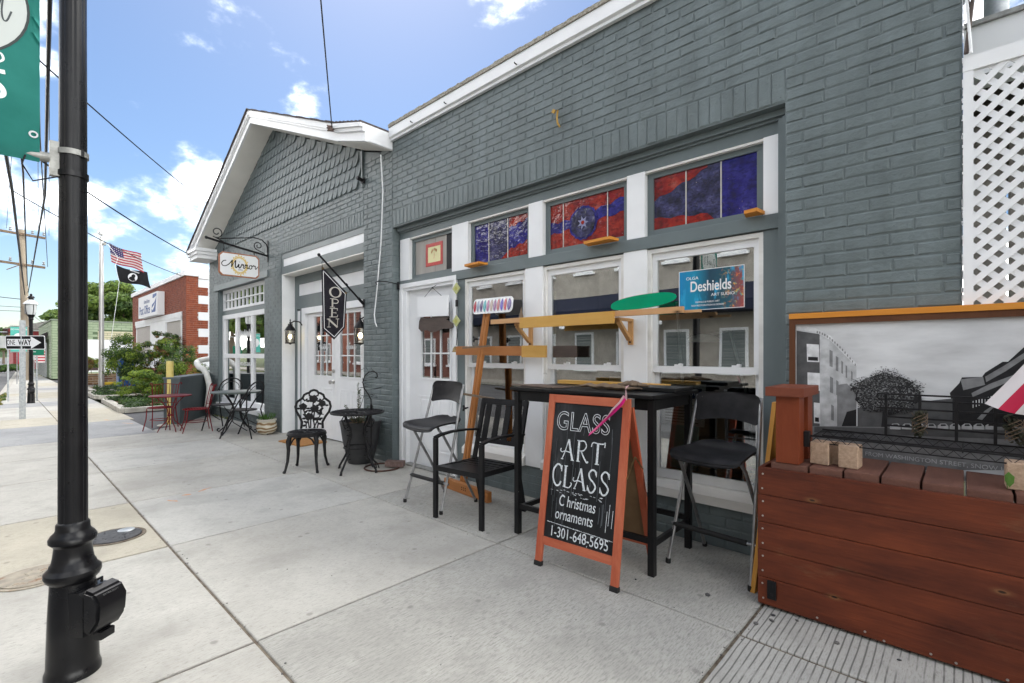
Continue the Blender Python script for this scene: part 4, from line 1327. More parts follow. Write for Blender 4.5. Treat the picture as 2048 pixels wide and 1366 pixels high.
M['redmetal'] = mat("dark red enamelled wire", (0.12, 0.004, 0.007), (0.17, 0.008, 0.011), scale=20, rough=0.45, spec=.2)
M['greenmetal'] = mat("dark green grey table top", (0.05, 0.065, 0.06), (0.09, 0.11, 0.10), scale=20, rough=0.45)
M['hose'] = mat("white ribbed plastic", (0.60, 0.60, 0.57), (0.70, 0.70, 0.67), scale=10, rough=0.55)
M['pot'] = mat("charcoal planter", (0.040, 0.040, 0.042), (0.060, 0.060, 0.062), scale=6, rough=0.6, bump=.15, wear=(.13, .13, .13), wscale=5, wlo=.64, whi=.76)
M['soil'] = mat("bark and soil", (0.09, 0.05, 0.03), (0.20, 0.12, 0.07), scale=60, rough=1, bump=1, bscale=90, bdist=.02)
M['brick_red'] = mat("dusty paver brick", (0.13, 0.085, 0.075), (0.20, 0.14, 0.125), scale=30, rough=.95, bump=.5)
M['paver'] = mat("tan concrete block", (0.34, 0.235, 0.16), (0.46, 0.33, 0.235), scale=70, rough=.95, bump=.7, bscale=140)
M['mat'] = mat("coir mat", (0.36, 0.16, 0.045), (0.46, 0.23, 0.08), scale=60, rough=1, bump=1, bscale=200, bdist=.008)
M['herb'] = leafmat("rosemary leaf", (0.035, 0.07, 0.03), (0.09, 0.14, 0.06), 20)
M['grassy'] = leafmat("bright grass leaf", (0.06, 0.15, 0.02), (0.12, 0.25, 0.05), 20)

def loft(mb, rows, th, tv, bow=None, n=10):
    """plate through rows of (x half width, centre (y, z)); th thick along tv"""
    bm = mb.bm; tv = Vector(tv).normalized() * th
    A, B = [], []
    for w_, (y, z) in rows:
        ra, rb = [], []
        for k in range(n + 1):
            s = -1 + 2 * k / n
            d = bow(s, y, z) if bow else Vector((0, 0, 0))
            p = Vector((w_ * s, y, z)) + d
            ra.append(bm.verts.new(p)); rb.append(bm.verts.new(p + tv))
        A.append(ra); B.append(rb)
    for i in range(len(A) - 1):
        for k in range(n):
            bm.faces.new((A[i][k], A[i][k + 1], A[i + 1][k + 1], A[i + 1][k])); bm.faces.new((B[i][k], B[i + 1][k], B[i + 1][k + 1], B[i][k + 1]))
        for k in (0, n):
            bm.faces.new((A[i][k], A[i + 1][k], B[i + 1][k], B[i][k]))
    for i in (0, len(A) - 1):
        for k in range(n):
            bm.faces.new((A[i][k], A[i][k + 1], B[i][k + 1], B[i][k]))

# ---- folding bar stools
def bar_stool():
    t = thing('bar_stool', 'black folding bar stool with steel legs before the white shop door', 'bar stool', group='folding bar stools')
    for s in (-1, 1):
        MB().tube([(s * .25, .0, .012), (s * .232, .115, .40), (s * .215, .215, .76), (s * .20, .295, 1.055)], .0115, 10).build('leg', M['steel'], t)
        MB().tube([(s * .215, .43, .012), (s * .205, .25, .34), (s * .20, .06, .645), (s * .192, .025, .685), (s * .17, .03, .705), (s * .13, .05, .708)], .0115, 10).build('leg', M['steel'], t)
        for p in ((s * .25, 0, 0), (s * .215, .43, 0)):
            MB().lathe([(.014, 0), (.016, .004), (.015, .03), (.001, .031)], p, 12).build('rubber_foot', M['rubber'], t)
    mb = MB()
    loft(mb, [(.15, (-.052, .672)), (.195, (-.058, .684)), (.213, (-.05, .702)), (.222, (-.02, .715)), (.218, (.05, .722)), (.205, (.13, .724)), (.20, (.20, .724)), (.195, (.25, .73)), (.17, (.29, .742)), (.11, (.315, .752)), (.04, (.322, .754))],
         .014, (0, 0, 1), bow=lambda s, y, z: Vector((0, 0, -.012 * (1 - s * s))))
    mb.build('seat', M['seat'], t, ang=50)
    mb = MB()
    loft(mb, [(.180, (.262, .888)), (.196, (.264, .90)), (.205, (.270, .935)), (.208, (.278, .985)), (.204, (.288, 1.035)), (.19, (.292, 1.06)), (.165, (.295, 1.074)), (.13, (.296, 1.078))],
         .012, (0, -1, .2), bow=lambda s, y, z: Vector((0, .030 * (1 - s * s), .022 * (1 - s * s) if z < .93 else 0)))
    mb.build('backrest', M['seat'], t, ang=50)
    MB().tube([(-.262, .068, .235), (.262, .068, .235)], .010, 10).build('footrest', M['steel'], t)
    MB().tube([(-.245, .068, .235), (.205, .068, .235)], .0165, 12).build('footrest_sleeve', M['rubber'], t)
    MB().tube([(-.19, .28, .705), (.19, .28, .705)], .006, 8).build('crossbar', M['steel'], t)
    return t
st = bar_stool()
put(st, (-3.396, -.775, 0), R(1))
dup(st, (-1.115, -.386, 0), R(-4), 'black folding bar stool with paint chipped backrest between the high table and the planter')

# ---- slatted armchair
t = thing('patio_armchair', 'black metal armchair with slatted back in front of the easel', 'armchair')
for s in (-1, 1):
    MB().b2(s * .245 - .019, s * .245 + .019, -.013, .013, 0, .645, .002).build('front_leg', M['black'], t, smooth=False)
    mb = MB()
    for a, b in (((s * .235, .56, 0), (s * .235, .46, .40)), ((s * .235, .46, .40), (s * .235, .60, .925))):
        mb.bar(a, b, .036, .024, (1, 0, 0))
    mb.build('rear_leg', M['black'], t, smooth=False)
    mb = MB()
    pts = [(s * .245, -.005, .648), (s * .25, .06, .662), (s * .252, .20, .672), (s * .252, .36, .668), (s * .250, .525, .652)]
    for a, b in zip(pts, pts[1:]): mb.bar(a, b, .040, .016, (1, 0, 0))
    mb.build('arm', M['black'], t, smooth=False)
    MB().bar((s * .215, .0, .405), (s * .215, .46, .395), .022, .04, (1, 0, 0)).build('side_rail', M['black'], t, smooth=False)
MB().b2(-.225, .225, -.012, .012, .385, .425).build('front_rail', M['black'], t, smooth=False)
MB().bar((-.225, .462, .40), (.225, .462, .40), .03, .03).build('back_rail', M['black'], t, smooth=False)
for k in range(8):
    y = .035 + k * .054
    MB().bar((-.204, y, .418 - .012 * math.sin(k / 7 * 3.14)), (.204, y, .418 - .012 * math.sin(k / 7 * 3.14)), .044, .012).build('seat_slat', M['black'], t, smooth=False)
by = lambda z: .46 + (z - .40) * .14 / .525
MB().bar((-.219, by(.90), .90), (.219, by(.90), .90), .05, .022, (0, .26, .96)).build('top_rail', M['black'], t, smooth=False)
MB().bar((-.219, by(.565), .565), (.219, by(.565), .565), .04, .022, (0, .26, .96)).build('lower_rail', M['black'], t, smooth=False)
for k in range(4):
    x = -.165 + k * .11
    MB().bar((x, by(.58), .58), (x, by(.88), .88), .055, .012, (1, 0, 0)).build('back_slat', M['black'], t, smooth=False)
put(t, (-2.876, -.82, 0), R(6))

# ---- easel with its cross board
t = thing('wooden_easel', 'tall brown wooden easel leaning before the leftmost sash window', 'easel', (-3.5, -.1, 0))
b0, b1 = Vector((-3.575, -.155, .06)), Vector((-3.435, .035, 1.735))
for dx in (-.019, .019):
    MB().bar(b0 + Vector((dx, 0, 0)), b1 + Vector((dx, 0, 0)), .030, .034, (1, 0, 0), bev=.002).build('mast_rail', M['easel'], t, smooth=False)
MB().bar((-3.575, -.15, .07), (-3.56, -.127, .30), .075, .03, (1, 0, 0), bev=.003).build('mast_foot', M['easel'], t, smooth=False)
mb = MB(); mb.bar((-3.76, -.215, .05), (-3.07, -.285, .05), .05, .095, (0, 1, 0), bev=.006); fb = mb.build('base_beam', M['easelx'], t, smooth=False)
mb = MB()
for k in range(6):
    mb.lathe([(.006, 0), (.006, .002), (.001, .002)], (0, 0, 0), 8, M4=Matrix.Translation((-3.46 + .03 * (k % 3), -.2715 - .004 * (k % 3) , .045 + .02 * (k // 3))) @ Matrix.Rotation(R(90), 4, 'X'))
mb.build('peg_hole', M['rubber'], fb)
mb = MB(); mb.bar((-3.84, -.012, 1.36), (-2.86, -.012, 1.352), .022, .088, (0, 1, 0), bev=.003); mb.build('cross_board', M['easelx'], t, smooth=False)
MB().bar((-2.90, -.038, 1.348), (-2.625, -.038, 1.346), .025, .105, (0, 1, 0), bev=.003).build('end_block', M['oak'], t, smooth=False)
for (x, y, z) in ((-3.475, -.045, 1.47), (-3.535, -.125, .80)):
    k_ = MB(); k_.tube([(x, y, z), (x, y - .055, z)], .007, 8)
    for q in range(3):
        a = q * 2.09
        k_.tube([(x, y - .05, z), (x + .028 * math.cos(a), y - .05, z + .028 * math.sin(a))], .010, 8)
    k_.build('wing_knob', M['iron'], t)
MB().bar((-3.64, -.10, 1.385), (-3.30, -.06, 1.402), .02, .016, (0, 1, 0)).build('canvas_clamp', M['drift'], t, smooth=False)
MB().bar((-3.78, -.14, .945), (-3.10, -.20, .915), .018, .020, (0, 1, 0)).build('loose_stick', M['drift'], t, smooth=False)
mb = MB(); mb.bar((-2.61, .05, 1.345), (-2.37, .05, 1.345), .02, .10, (0, 1, 0)); tag(mb.build('dark_board', M['darkwood'], smooth=False), 'short dark board behind the end of the easel crossbar', 'board')

# ---- tablet with coloured glass slivers on top of the easel
t = thing('glass_sliver_plaque', 'white rounded plaque with a row of coloured glass slivers atop the easel', 'plaque', (-3.3, -.02, 1.72))
mb = MB()
cx, cz, hw, hh, rr = -3.315, 1.793, .268, .075, .04
out = []
for (sx, sz, a0) in ((1, 1, 0), (-1, 1, 90), (-1, -1, 180), (1, -1, 270)):
    out += [(cx + sx * (hw - rr) + rr * math.cos(R(a)), cz + sz * (hh - rr) + rr * math.sin(R(a))) for a in range(a0, a0 + 91, 15)]
tilt = .012
pz = lambda x, z: (x, -.012 + (z - cz) * .15, z - (x - cx) * tilt)
mb.prism([pz(*p) for p in out], (0, .008, 0)); mb.build('plate', M['print_white'], t, smooth=False)
cols = [(.42, .02, .05), (.32, .38, .50), (.09, .05, .17), (.06, .36, .40), (.34, .08, .24), (.42, .32, .28), (.22, .07, .24), (.38, .07, .10), (.05, .02, .42), (.48, .02, .05), (.10, .06, .26)]
for i, c in enumerate(cols):
    m = mat("sliver glass %d" % i, c, tuple(v * .75 for v in c), scale=30, rough=.08)
    x = cx - hw + .032 + i * .0465
    s = 1 if i > 9 else -1
    L_ = []
    for k in range(11):
        v = -1 + 2 * k / 10; L_.append((x - .023 * (1 - v * v) * (1.0), cz + v * .058))
    for k in range(11):
        v = 1 - 2 * k / 10; L_.append((x + (.010 if i < 10 else .022) * (1 - v * v), cz + v * .058))
    MB().prism([(p[0], pz(*p)[1] - .006, pz(*p)[2]) for p in L_[:-1]], (0, .006, 0)).build('glass_sliver', m, t, smooth=False)

# ---- shelf of battens on two wooden brackets
t = thing('batten_shelf', 'rough pine batten shelf with a yellow plank on two wooden brackets', 'shelf', (-2.3, -.1, 1.6))
MB().bar((-3.18, -.15, 1.620), (-1.36, -.15, 1.620), .032, .042, (0, 1, 0), bev=.002).build('batten', M['pine'], t, smooth=False)
MB().bar((-1.36, -.13, 1.607), (-1.25, -.13, 1.607), .022, .018, (0, 1, 0)).build('batten_peg', M['pine'], t, smooth=False)
MB().bar((-2.80, -.178, 1.592), (-1.872, -.178, 1.594), .022, .092, (0, 1, 0), bev=.003).build('plank', M['oak'], t, smooth=False)
for x in (-2.90, -1.878):
    MB().b2(x - .020, x + .020, .066, .086, 1.395, 1.595, .002).build('bracket_upright', M['pinez'], t, smooth=False)
    MB().b2(x - .019, x + .019, -.125, .0655, 1.575, 1.597, .002).build('bracket_arm', M['pinez'], t, smooth=False)
    MB().bar((x, .055, 1.435), (x, -.110, 1.572), .034, .024, (1, 0, 0)).build('bracket_brace', M['pinez'], t, smooth=False)
    MB().lathe([(.008, 0), (.008, .003), (.001, .003)], (0, 0, 0), 10, M4=Matrix.Translation((x, .0658, 1.415)) @ Matrix.Rotation(R(90), 4, 'X')).build('screw', M['iron'], t)
mb = MB()
n = 28
pts = []
for k in range(n):
    a = 2 * math.pi * k / n
    pts.append((-1.665 + .252 * math.copysign(abs(math.cos(a)) ** .9, math.cos(a)), -.15, 1.695 + .050 * math.copysign(abs(math.sin(a)) ** .8, math.sin(a)) + .018 * math.cos(a)))
mb.prism(pts, (0, .012, 0))
tag(mb.build('green_oval_plaque', mat("green gloss plaque", (0.0, 0.26, 0.125), (0.0, 0.30, 0.15), scale=5, rough=.16), smooth=False), 'long green surfboard shaped plaque resting on the batten shelf', 'plaque')
mb = MB(); mb.lathe([(.004, 0), (.022, .004), (.018, .03), (.008, .06), (.002, .10)], (-2.86, -.10, 1.641), 10, flutes=1)
tag(mb.build('cone_ornament', M['drift']), 'small pointed cone ornament standing on the batten shelf', 'ornament')

# ---- things hanging at the shop door
t = thing('blank_sign_board', 'blank white sign board hanging by strings on the shop door', 'sign', (-4.34, .06, 1.75))
mb = MB(); mb.prism([(-4.615, .055, 1.985), (-4.058, .055, 1.962), (-4.062, .055, 1.738), (-4.617, .055, 1.755)], (0, .012, 0)); mb.build('board', M['print_white'], t, smooth=False)
mb = MB(); mb.tube([(-4.47, .05, 1.975), (-4.32, .045, 2.065), (-4.17, .05, 1.965)], .003, 6); mb.tube([(-4.32, .10, 2.10), (-4.32, .045, 2.065)], .004, 6); mb.ball((-4.32, .045, 2.065), .010); mb.build('string', M['iron'], t)
mb = MB()
oz = [(-4.60, 1.70), (-4.57, 1.745), (-4.40, 1.735), (-4.25, 1.745), (-4.12, 1.735), (-4.06, 1.725), (-4.11, 1.70), (-4.06, 1.675), (-4.00, 1.655), (-3.99, 1.62), (-4.04, 1.600), (-4.14, 1.605), (-4.20, 1.598), (-4.30, 1.575), (-4.38, 1.57), (-4.46, 1.60), (-4.56, 1.585), (-4.61, 1.62)]
mb.prism([(x, .068, z) for x, z in oz], (0, .018, 0))
tag(mb.build('driftwood_plaque', M['darkwood'], smooth=False), 'dark irregular wooden plaque hanging below the blank white board', 'plaque')
t = thing('door_notice', 'pale teal notice taped inside the shop door glass', 'notice', (-4.36, .175, 1.06))
MB().b2(-4.478, -4.238, .172, .174, 1.06, 1.33).build('sheet', M['print_white'], t, smooth=False)
MB().b2(-4.455, -4.262, .1700, .1718, 1.155, 1.275).build('picture', mat("teal print", (.10, .30, .28), (.35, .55, .50), scale=20, rough=.7), t, smooth=False)
mb = MB()
for k in range(4): mb.b2(-4.45, -4.27 - .03 * (k % 2), .1702, .1718, 1.085 + k * .015, 1.091 + k * .015)
mb.b2(-4.42, -4.30, .1702, .1718, 1.295, 1.312); mb.build('print', M['print_black'], t, smooth=False)
t = thing('wind_chime', 'cord of two pale glass diamonds and a small bell beside the door', 'wind chime', (-3.93, .05, 1.4))
mb = MB(); mb.tube([(-3.93, .068, 2.08), (-3.925, .066, 1.9), (-3.932, .066, 1.72)], .0025, 5); mb.tube([(-3.925, .06, 1.63), (-3.90, .05, 1.55), (-3.895, .03, 1.415)], .004, 5); mb.b2(-3.945, -3.915, .06, .072, 1.83, 1.90); mb.build('cord', M['iron'], t)
for z in (2.02, 1.675):
    mb = MB(); s = .062
    mb.prism([(-3.925, .052, z + s), (-3.925 + s, .052, z), (-3.925, .052, z - s), (-3.925 - s, .052, z)], (0, .010, 0))
    d_ = mb.build('diamond_tile', mat("pale lime glass", (.50, .52, .26), rough=.2), t, smooth=False)
    mb = MB(); s = .028
    mb.prism([(-3.925, .049, z + s), (-3.925 + s, .049, z), (-3.925, .049, z - s), (-3.925 - s, .049, z)], (0, .003, 0)); mb.build('tile_centre', mat("lime dot", (.42, .42, .10), rough=.3), d_, smooth=False)
MB().lathe([(.034, 0), (.030, .008), (.022, .04), (.012, .055), (.004, .062)], (-3.895, .015, 1.345), 16).build('bell', M['brass'], t)
for i, (a, b, lab) in enumerate(((-3.73, -3.47, 'orange wood ledge below the blue transom beside the door'), (-2.27, -1.985, 'orange wood ledge below the red transom with the blue disc'), (-1.04, -.925, 'short orange wood ledge below the rightmost transom'))):
    mb = MB(); mb.prism([(a, .08, 2.2165), (b, .08, 2.2165), (b - .015, -.035, 2.2165), (a + .02, -.02, 2.2165)], (0, 0, .022)); tag(mb.build('wood_ledge', M['orangetrim'], smooth=False), lab, 'ledge', 'wood ledges on the transom beam')
mb = MB(); mb.tube([(-5.01, .06, 2.175), (-5.02, -.10, 2.19), (-5.03, -.20, 2.185), (-5.03, -.24, 2.165), (-5.03, -.22, 2.14)], .006, 8); mb.b2(-5.018, -5.004, .05, .075, 2.11, 2.20)
tag(mb.build('wall_hook', M['iron']), 'black iron hook on the left edge of the studio door frame', 'hook')
mb = MB(); mb.tube([(-2.50, -.01, 3.25), (-2.505, -.035, 3.28), (-2.515, -.03, 3.33), (-2.51, -.03, 3.37), (-2.50, -.035, 3.385)], .008, 8); mb.box((-2.545, -.035, 3.39), (.03, .012, .03), Matrix.Rotation(.6, 3, 'Y'))
tag(mb.build('cut_cable', mat("yellow cable", (.45, .26, .04), rough=.5)), 'stub of yellow cable sticking out of the studio brickwork', 'cable')

# ---- poster in the right window
t = thing('studio_poster', 'bright blue and splashed art studio poster inside the rightmost sash window', 'poster', (-1.3, .155, 1.64))
m, tt, bs = newmat("splashed poster print")
v = pos_vec(tt)
gx = tt.nodes.new("ShaderNodeSeparateXYZ"); tt.links.new(v, gx.inputs[0])
mr = tt.nodes.new("ShaderNodeMapRange"); mr.inputs["From Min"].default_value = -1.52; mr.inputs["From Max"].default_value = -1.07
tt.links.new(gx.outputs["X"], mr.inputs["Value"])
base = ramp(tt, mr.outputs[0], [(0.0, (.0, .22, .50, 1)), (.25, (.0, .25, .42, 1)), (.5, (.005, .05, .09, 1)), (.8, (.01, .09, .13, 1)), (1, (.35, .06, .05, 1))])
st_ = noise(tt, pos_vec(tt, (1, 1, .3)), 22, 4)
base = mixc(tt, ramp(tt, st_, [(.55, (0, 0, 0, 1)), (.66, (1, 1, 1, 1))]), base, (.02, .35, .60, 1))
sp = noise(tt, v, 48, 5, .7)
mul = mixc(tt, 1.0, ramp(tt, sp, [(.54, (0, 0, 0, 1)), (.62, (1, 1, 1, 1))]), ramp(tt, mr.outputs[0], [(.62, (0, 0, 0, 1)), (.85, (1, 1, 1, 1))]), 'MULTIPLY')
spc = ramp(tt, noise(tt, v, 17, 3), [(.36, (.0, .35, .36, 1)), (.46, (.75, .42, .06, 1)), (.56, (.70, .10, .05, 1)), (.66, (.15, .35, .10, 1))])
base = mixc(tt, mul, base, spc)
tt.links.new(base, bs.inputs["Base Color"]); bs.inputs["Roughness"].default_value = .4
MB().b2(-1.515, -1.07, .1385, .1405, 1.637, 1.923).build('print', m, t, smooth=False)
mb = MB()
for q in ((-1.519, -1.066, 1.919, 1.923), (-1.519, -1.066, 1.637, 1.641), (-1.519, -1.515, 1.641, 1.919), (-1.07, -1.066, 1.641, 1.919)): mb.b2(q[0], q[1], .1375, .1384, q[2], q[3])
mb.build('border', M['print_white'], t, smooth=False)
pl = frame_m((-1.2925, .1382, 1.78), (1, 0, 0), (0, 0, 1))
lettering('lettering', 'OLGA', .030, M['print_white'], pl, (-.128, .085), t, 1.1)
lettering('lettering', 'Deshields', .105, M['print_white'], pl, (.0, .022), t, .70, bold=.0015)
lettering('lettering', 'ART SUDIO', .028, M['print_white'], pl, (.085, -.042), t, 1.1)
lettering('lettering', 'MURALS & PUBLIC ART', .0165, M['print_white'], pl, (-.02, -.088), t)
lettering('lettering', 'SIGN RESTORATION & DESIGN', .0165, M['print_white'], pl, (-.02, -.112), t)

# ---- things inside the windows
t = thing('glass_fan', 'iridescent fan shaped glass piece on a wooden stand inside the right window', 'glass ornament', (-1.22, .36, .42))
m, tt, bs = newmat("iridescent glass")
base = ramp(tt, noise(tt, pos_vec(tt), 9, 3), [(.3, (.10, .13, .20, 1)), (.45, (.06, .22, .25, 1)), (.55, (.30, .17, .42, 1)), (.7, (.45, .28, .40, 1))])
tt.links.new(base, bs.inputs["Base Color"]); bs.inputs["Roughness"].default_value = .12
for k in range(9):
    a0, a1 = R(180 - k * 20), R(180 - (k + 1) * 20 + 1.5)
    for (r0, r1) in ((.06, .12), (.123, .20)):
        MB().prism([(-1.20 + r0 * math.cos(a0), .36, .50 + r0 * math.sin(a0)), (-1.20 + r1 * math.cos(a0), .36, .50 + r1 * math.sin(a0)), (-1.20 + r1 * math.cos(a1), .36, .50 + r1 * math.sin(a1)), (-1.20 + r0 * math.cos(a1), .36, .50 + r0 * math.sin(a1))], (0, .006, 0)).build('glass_segment', m, t, smooth=False)
mb = MB(); mb.b2(-1.33, -1.08, .32, .42, .44, .47); mb.b2(-1.31, -1.29, .32, .42, .39, .44); mb.b2(-1.12, -1.10, .32, .42, .39, .44); mb.bar((-1.2, .40, .46), (-1.2, .44, .74), .05, .02); mb.build('stand', M['easelx'], t, smooth=False)
t = thing('artist_board', 'white notice board headed ARTIST leaning inside the right window', 'notice board', (-1.6, .34, .4))
MB().prism([(-1.74, .30, .78), (-1.40, .30, .78), (-1.40, .33, 1.10), (-1.74, .33, 1.10)], (0, .012, 0)).build('board', mat("notice board white", (.45, .46, .46), rough=.6), t, smooth=False)
MB().prism([(-1.63, .300, .985), (-1.42, .300, .985), (-1.42, .302, 1.065), (-1.63, .302, 1.065)], (0, .008, 0)).build('blue_label', mat("navy label", (.01, .03, .09), rough=.5), t, smooth=False)
lettering('lettering', 'ARTIST', .045, M['print_white'], frame_m((-1.525, .298, 1.025), (1, 0, 0), (0, 0, 1)), (0, 0), t)
mb = MB()
for k in range(7): mb.b2(-1.70, -1.44 - .02 * (k % 3), .296, .2995, .80 + k * .022, .807 + k * .022)
mb.build('print', mat("grey print", (.15, .15, .15), rough=.6), t, smooth=False)
tag(MB().prism([(-1.72, .42, .42), (-1.50, .42, .42), (-1.50, .46, 1.0), (-1.72, .46, 1.0)], (0, .02, 0)).build('teal_panel', mat("teal panel", (.10, .34, .38), (.16, .45, .48), scale=4, rough=.4), smooth=False), 'plain teal panel standing inside the right window', 'panel')
tag(MB().b2(-3.45, -2.95, .50, .52, 1.35, 1.95).build('green_canvas', mat("pale green canvas", (.30, .36, .20), rough=.8), smooth=False), 'pale green canvas hanging inside the leftmost sash window', 'canvas')
t = thing('folded_leaflets', 'teal and lime leaflets propped inside the window behind the armchair', 'leaflets', (-3.2, .32, .4))
for x, c in ((-3.38, (.08, .36, .36)), (-3.18, (.45, .50, .16)), (-2.98 - .02, (.10, .38, .34))):
    MB().prism([(x, .30, .42), (x + .16, .30, .42), (x + .16, .33, .80), (x, .33, .80)], (0, .006, 0)).build('leaflet', mat("leaflet", c, rough=.6), t, smooth=False)

t = thing('display_easel', 'pale wooden display easel standing inside the middle window', 'easel', (-2.2, .6, 0))
for a, b_ in (((-2.38, .50, .02), (-2.18, .60, 1.42)), ((-1.98, .50, .02), (-2.16, .60, 1.42)), ((-2.17, .95, .02), (-2.17, .62, 1.40))):
    MB().bar(a, b_, .035, .022).build('leg', M['pinez'], t, smooth=False)
MB().bar((-2.36, .50, .62), (-1.98, .50, .62), .03, .03).build('ledge', M['pine'], t, smooth=False)
MB().prism([(-2.36, .49, .64), (-2.0, .49, .64), (-2.0, .55, 1.12), (-2.36, .55, 1.12)], (0, .012, 0)).build('canvas', mat("painted canvas", (.30, .26, .20), (.48, .46, .42), scale=6, rough=.8), t, smooth=False)
t = thing('swing_lamp', 'white round lamp head on thin rods inside the right window', 'lamp', (-1.5, .6, 0))
MB().lathe([(.11, 0), (.115, .02), (.09, .045), (.03, .06), (.001, .061)], (-1.50, .55, 1.42), 24).build('lamp_head', M['print_white'], t)
MB().tube([(-1.50, .55, 1.47), (-1.32, .62, 1.50), (-1.20, .66, .95), (-1.15, .7, .05)], .010, 8).build('arm', M['galv'], t)
MB().tube([(-1.62, .60, .05), (-1.72, .55, 1.75)], .012, 8).build('rod', M['galv'], t)

# ---- high table and what lies on it
t = thing('bar_table', 'tall narrow black table with chipped paint behind the chalkboard sign', 'table', (-1.87, -.32, 0))
TL = [(-2.405, -.640), (-1.355, -.605), (-1.372, -.045), (-2.42, -.06)]
for i, (x, y) in enumerate(TL):
    MB().b2(x - .020, x + .020, y - .020, y + .020, 0, 1.045, .002).build('leg', M['blackworn'], t, smooth=False)
mb = MB(); mb.b2(-2.455, -1.315, -.675, -.0105, 1.058, 1.08, .004); mb.build('tabletop', M['blackworn'], t, smooth=False)
def rail(p, q, z, h):
    return MB().bar((p[0], p[1], z), (q[0], q[1], z), .022, h, (0, 1, 0) if abs(p[0] - q[0]) > abs(p[1] - q[1]) else (1, 0, 0))
for i in range(4):
    p, q = TL[i], TL[(i + 1) % 4]
    rail(p, q, 1.018, .068).build('apron', M['blackworn'], t, smooth=False)
    rail(p, q, .185 if i % 2 else .205, .036).build('stretcher', M['blackworn'], t, smooth=False)
mb = MB(); mb.prism([(-2.56, -.55, 1.083), (-2.10, -.62, 1.083), (-2.06, -.42, 1.083), (-2.42, -.36, 1.083)], (0, 0, .007)); tag(mb.build('hardboard_sheet', M['brownsheet'], smooth=False), 'thin brown sheet lying across the left end of the high table', 'board')
mb = MB(); mb.bar((-2.42, -.10, 1.098), (-1.50, -.08, 1.098), .09, .028, (0, 1, 0), bev=.002); tag(mb.build('yellow_plank', M['oak'], smooth=False), 'long yellow plank lying along the back of the high table', 'plank')
mb = MB(); mb.b2(-1.66, -1.30, -.40, -.14, 1.083, 1.108, .004); tag(mb.build('black_slab', M['blackworn'], smooth=False), 'flat black slab lying on the right end of the high table', 'slab')
def driftwood(p0, p1, r, lab, seed):
    rnd = random.Random(seed); n = 12; pts, rs = [], []
    p0, p1 = Vector(p0), Vector(p1)
    for i in range(n + 1):
        s = i / n
        pts.append(p0.lerp(p1, s) + Vector((0, rnd.uniform(-.012, .012), rnd.uniform(-.004, .010))))
        rs.append(r * (.25 + 1.0 * math.sin(math.pi * min(1, s * 1.05)) ** .7) * rnd.uniform(.75, 1.2))
    mb = MB(); mb.tube(pts, rs, 9)
    mb.xf(Matrix.Translation((p0 + p1) / 2) @ Matrix.Diagonal((1, 1.6, .8, 1)) @ Matrix.Translation(-(p0 + p1) / 2))
    tag(mb.build('driftwood', M['drift'], ang=60), lab, 'driftwood', 'driftwood on the high table')
driftwood((-2.02, -.42, 1.100), (-1.50, -.46, 1.098), .020, 'long flat piece of driftwood nearest the chalkboard top', 4)
driftwood((-1.78, -.30, 1.112), (-1.50, -.36, 1.118), .024, 'short thick piece of driftwood behind the long one', 9)

# ---- A-frame chalkboard
t = thing('chalkboard_sign', 'orange framed A-board chalkboard advertising a glass art class', 'sign', (-1.68, -.85, 0))
o = Vector((-1.969, -.967, 0)); u = Vector((.574, .03, 0)); vv = Vector((.003, .165, 1.062))
PL = frame_m(o, u, vv - u.normalized() * vv.dot(u.normalized()))
Wd, Ht = .575, 1.075
def brd(x0, x1, y0, y1, z0, z1, nm, m, par=None, bev=.002):
    return MB().b2(x0, x1, y0, y1, z0, z1, bev).xf(PL).build(nm, m, par or t, smooth=False)
brd(0, .046, .02, Ht, -.022, 0, 'frame_leg', M['signwood']); brd(Wd - .046, Wd, .02, Ht, -.022, 0, 'frame_leg', M['signwood'])
M['signwoodx'] = wood("orange red stained rail", (0.31, 0.055, 0.025), (0.52, 0.17, 0.09), 'x', rough=.5)
brd(.0465, Wd - .0465, Ht - .052, Ht, -.022, -.001, 'frame_rail', M['signwoodx']); brd(.0465, Wd - .0465, .135, .185, -.022, -.001, 'frame_rail', M['signwoodx'])
brd(.0468, Wd - .0468, .1855, Ht - .0525, -.016, -.008, 'chalkboard', M['slate'], bev=0)
for x in (.023, Wd - .023):
    brd(x - .026, x + .026, .0, .03, -.026, .004, 'rubber_foot', M['rubber'])
PB = frame_m((-1.985, -.46, 0), u, Vector((.003, -.30, 1.04)))
for x0, x1 in ((.0, .046), (Wd - .046, Wd)):
    MB().b2(x0, x1, .0, 1.075, .0, .022, .002).xf(PB).build('rear_leg', M['signwood'], t, smooth=False)
MB().b2(.0465, Wd - .0465, 1.02, 1.07, .001, .021, .002).xf(PB).build('rear_rail', M['signwoodx'], t, smooth=False)
MB().b2(.0465, Wd - .0465, .13, .18, .001, .021, .002).xf(PB).build('rear_rail', M['signwoodx'], t, smooth=False)
MB().b2(.0468, Wd - .0468, .1805, 1.0195, .007, .014).xf(PB).build('rear_panel', mat("brown hardboard back", (.13, .075, .035), (.18, .11, .055), scale=6, rough=.7), t, smooth=False)
mb = MB(); a = PL @ Vector((Wd + .004, .62, -.011)); b_ = PB @ Vector((Wd + .004, .66, .011)); c_ = (a + b_) / 2 + Vector((0, 0, .10))
mb.bar(a, c_, .010, .003, (1, 0, 0)); mb.bar(c_, b_, .010, .003, (1, 0, 0)); mb.build('hinged_stay', M['brass'], t, smooth=False)
mb = MB(); mb.box(PL @ Vector((Wd - .01, Ht - .02, -.028)), (.03, .03, .05)); mb.build('hinge', M['steel'], t, smooth=False)
P8 = PL @ Matrix.Translation((0, 0, -.0075))
lettering('lettering', 'GLASS', .165, M['chalk'], P8, (.262, .905), t, .80, outline=.0022, spacing=1.05)
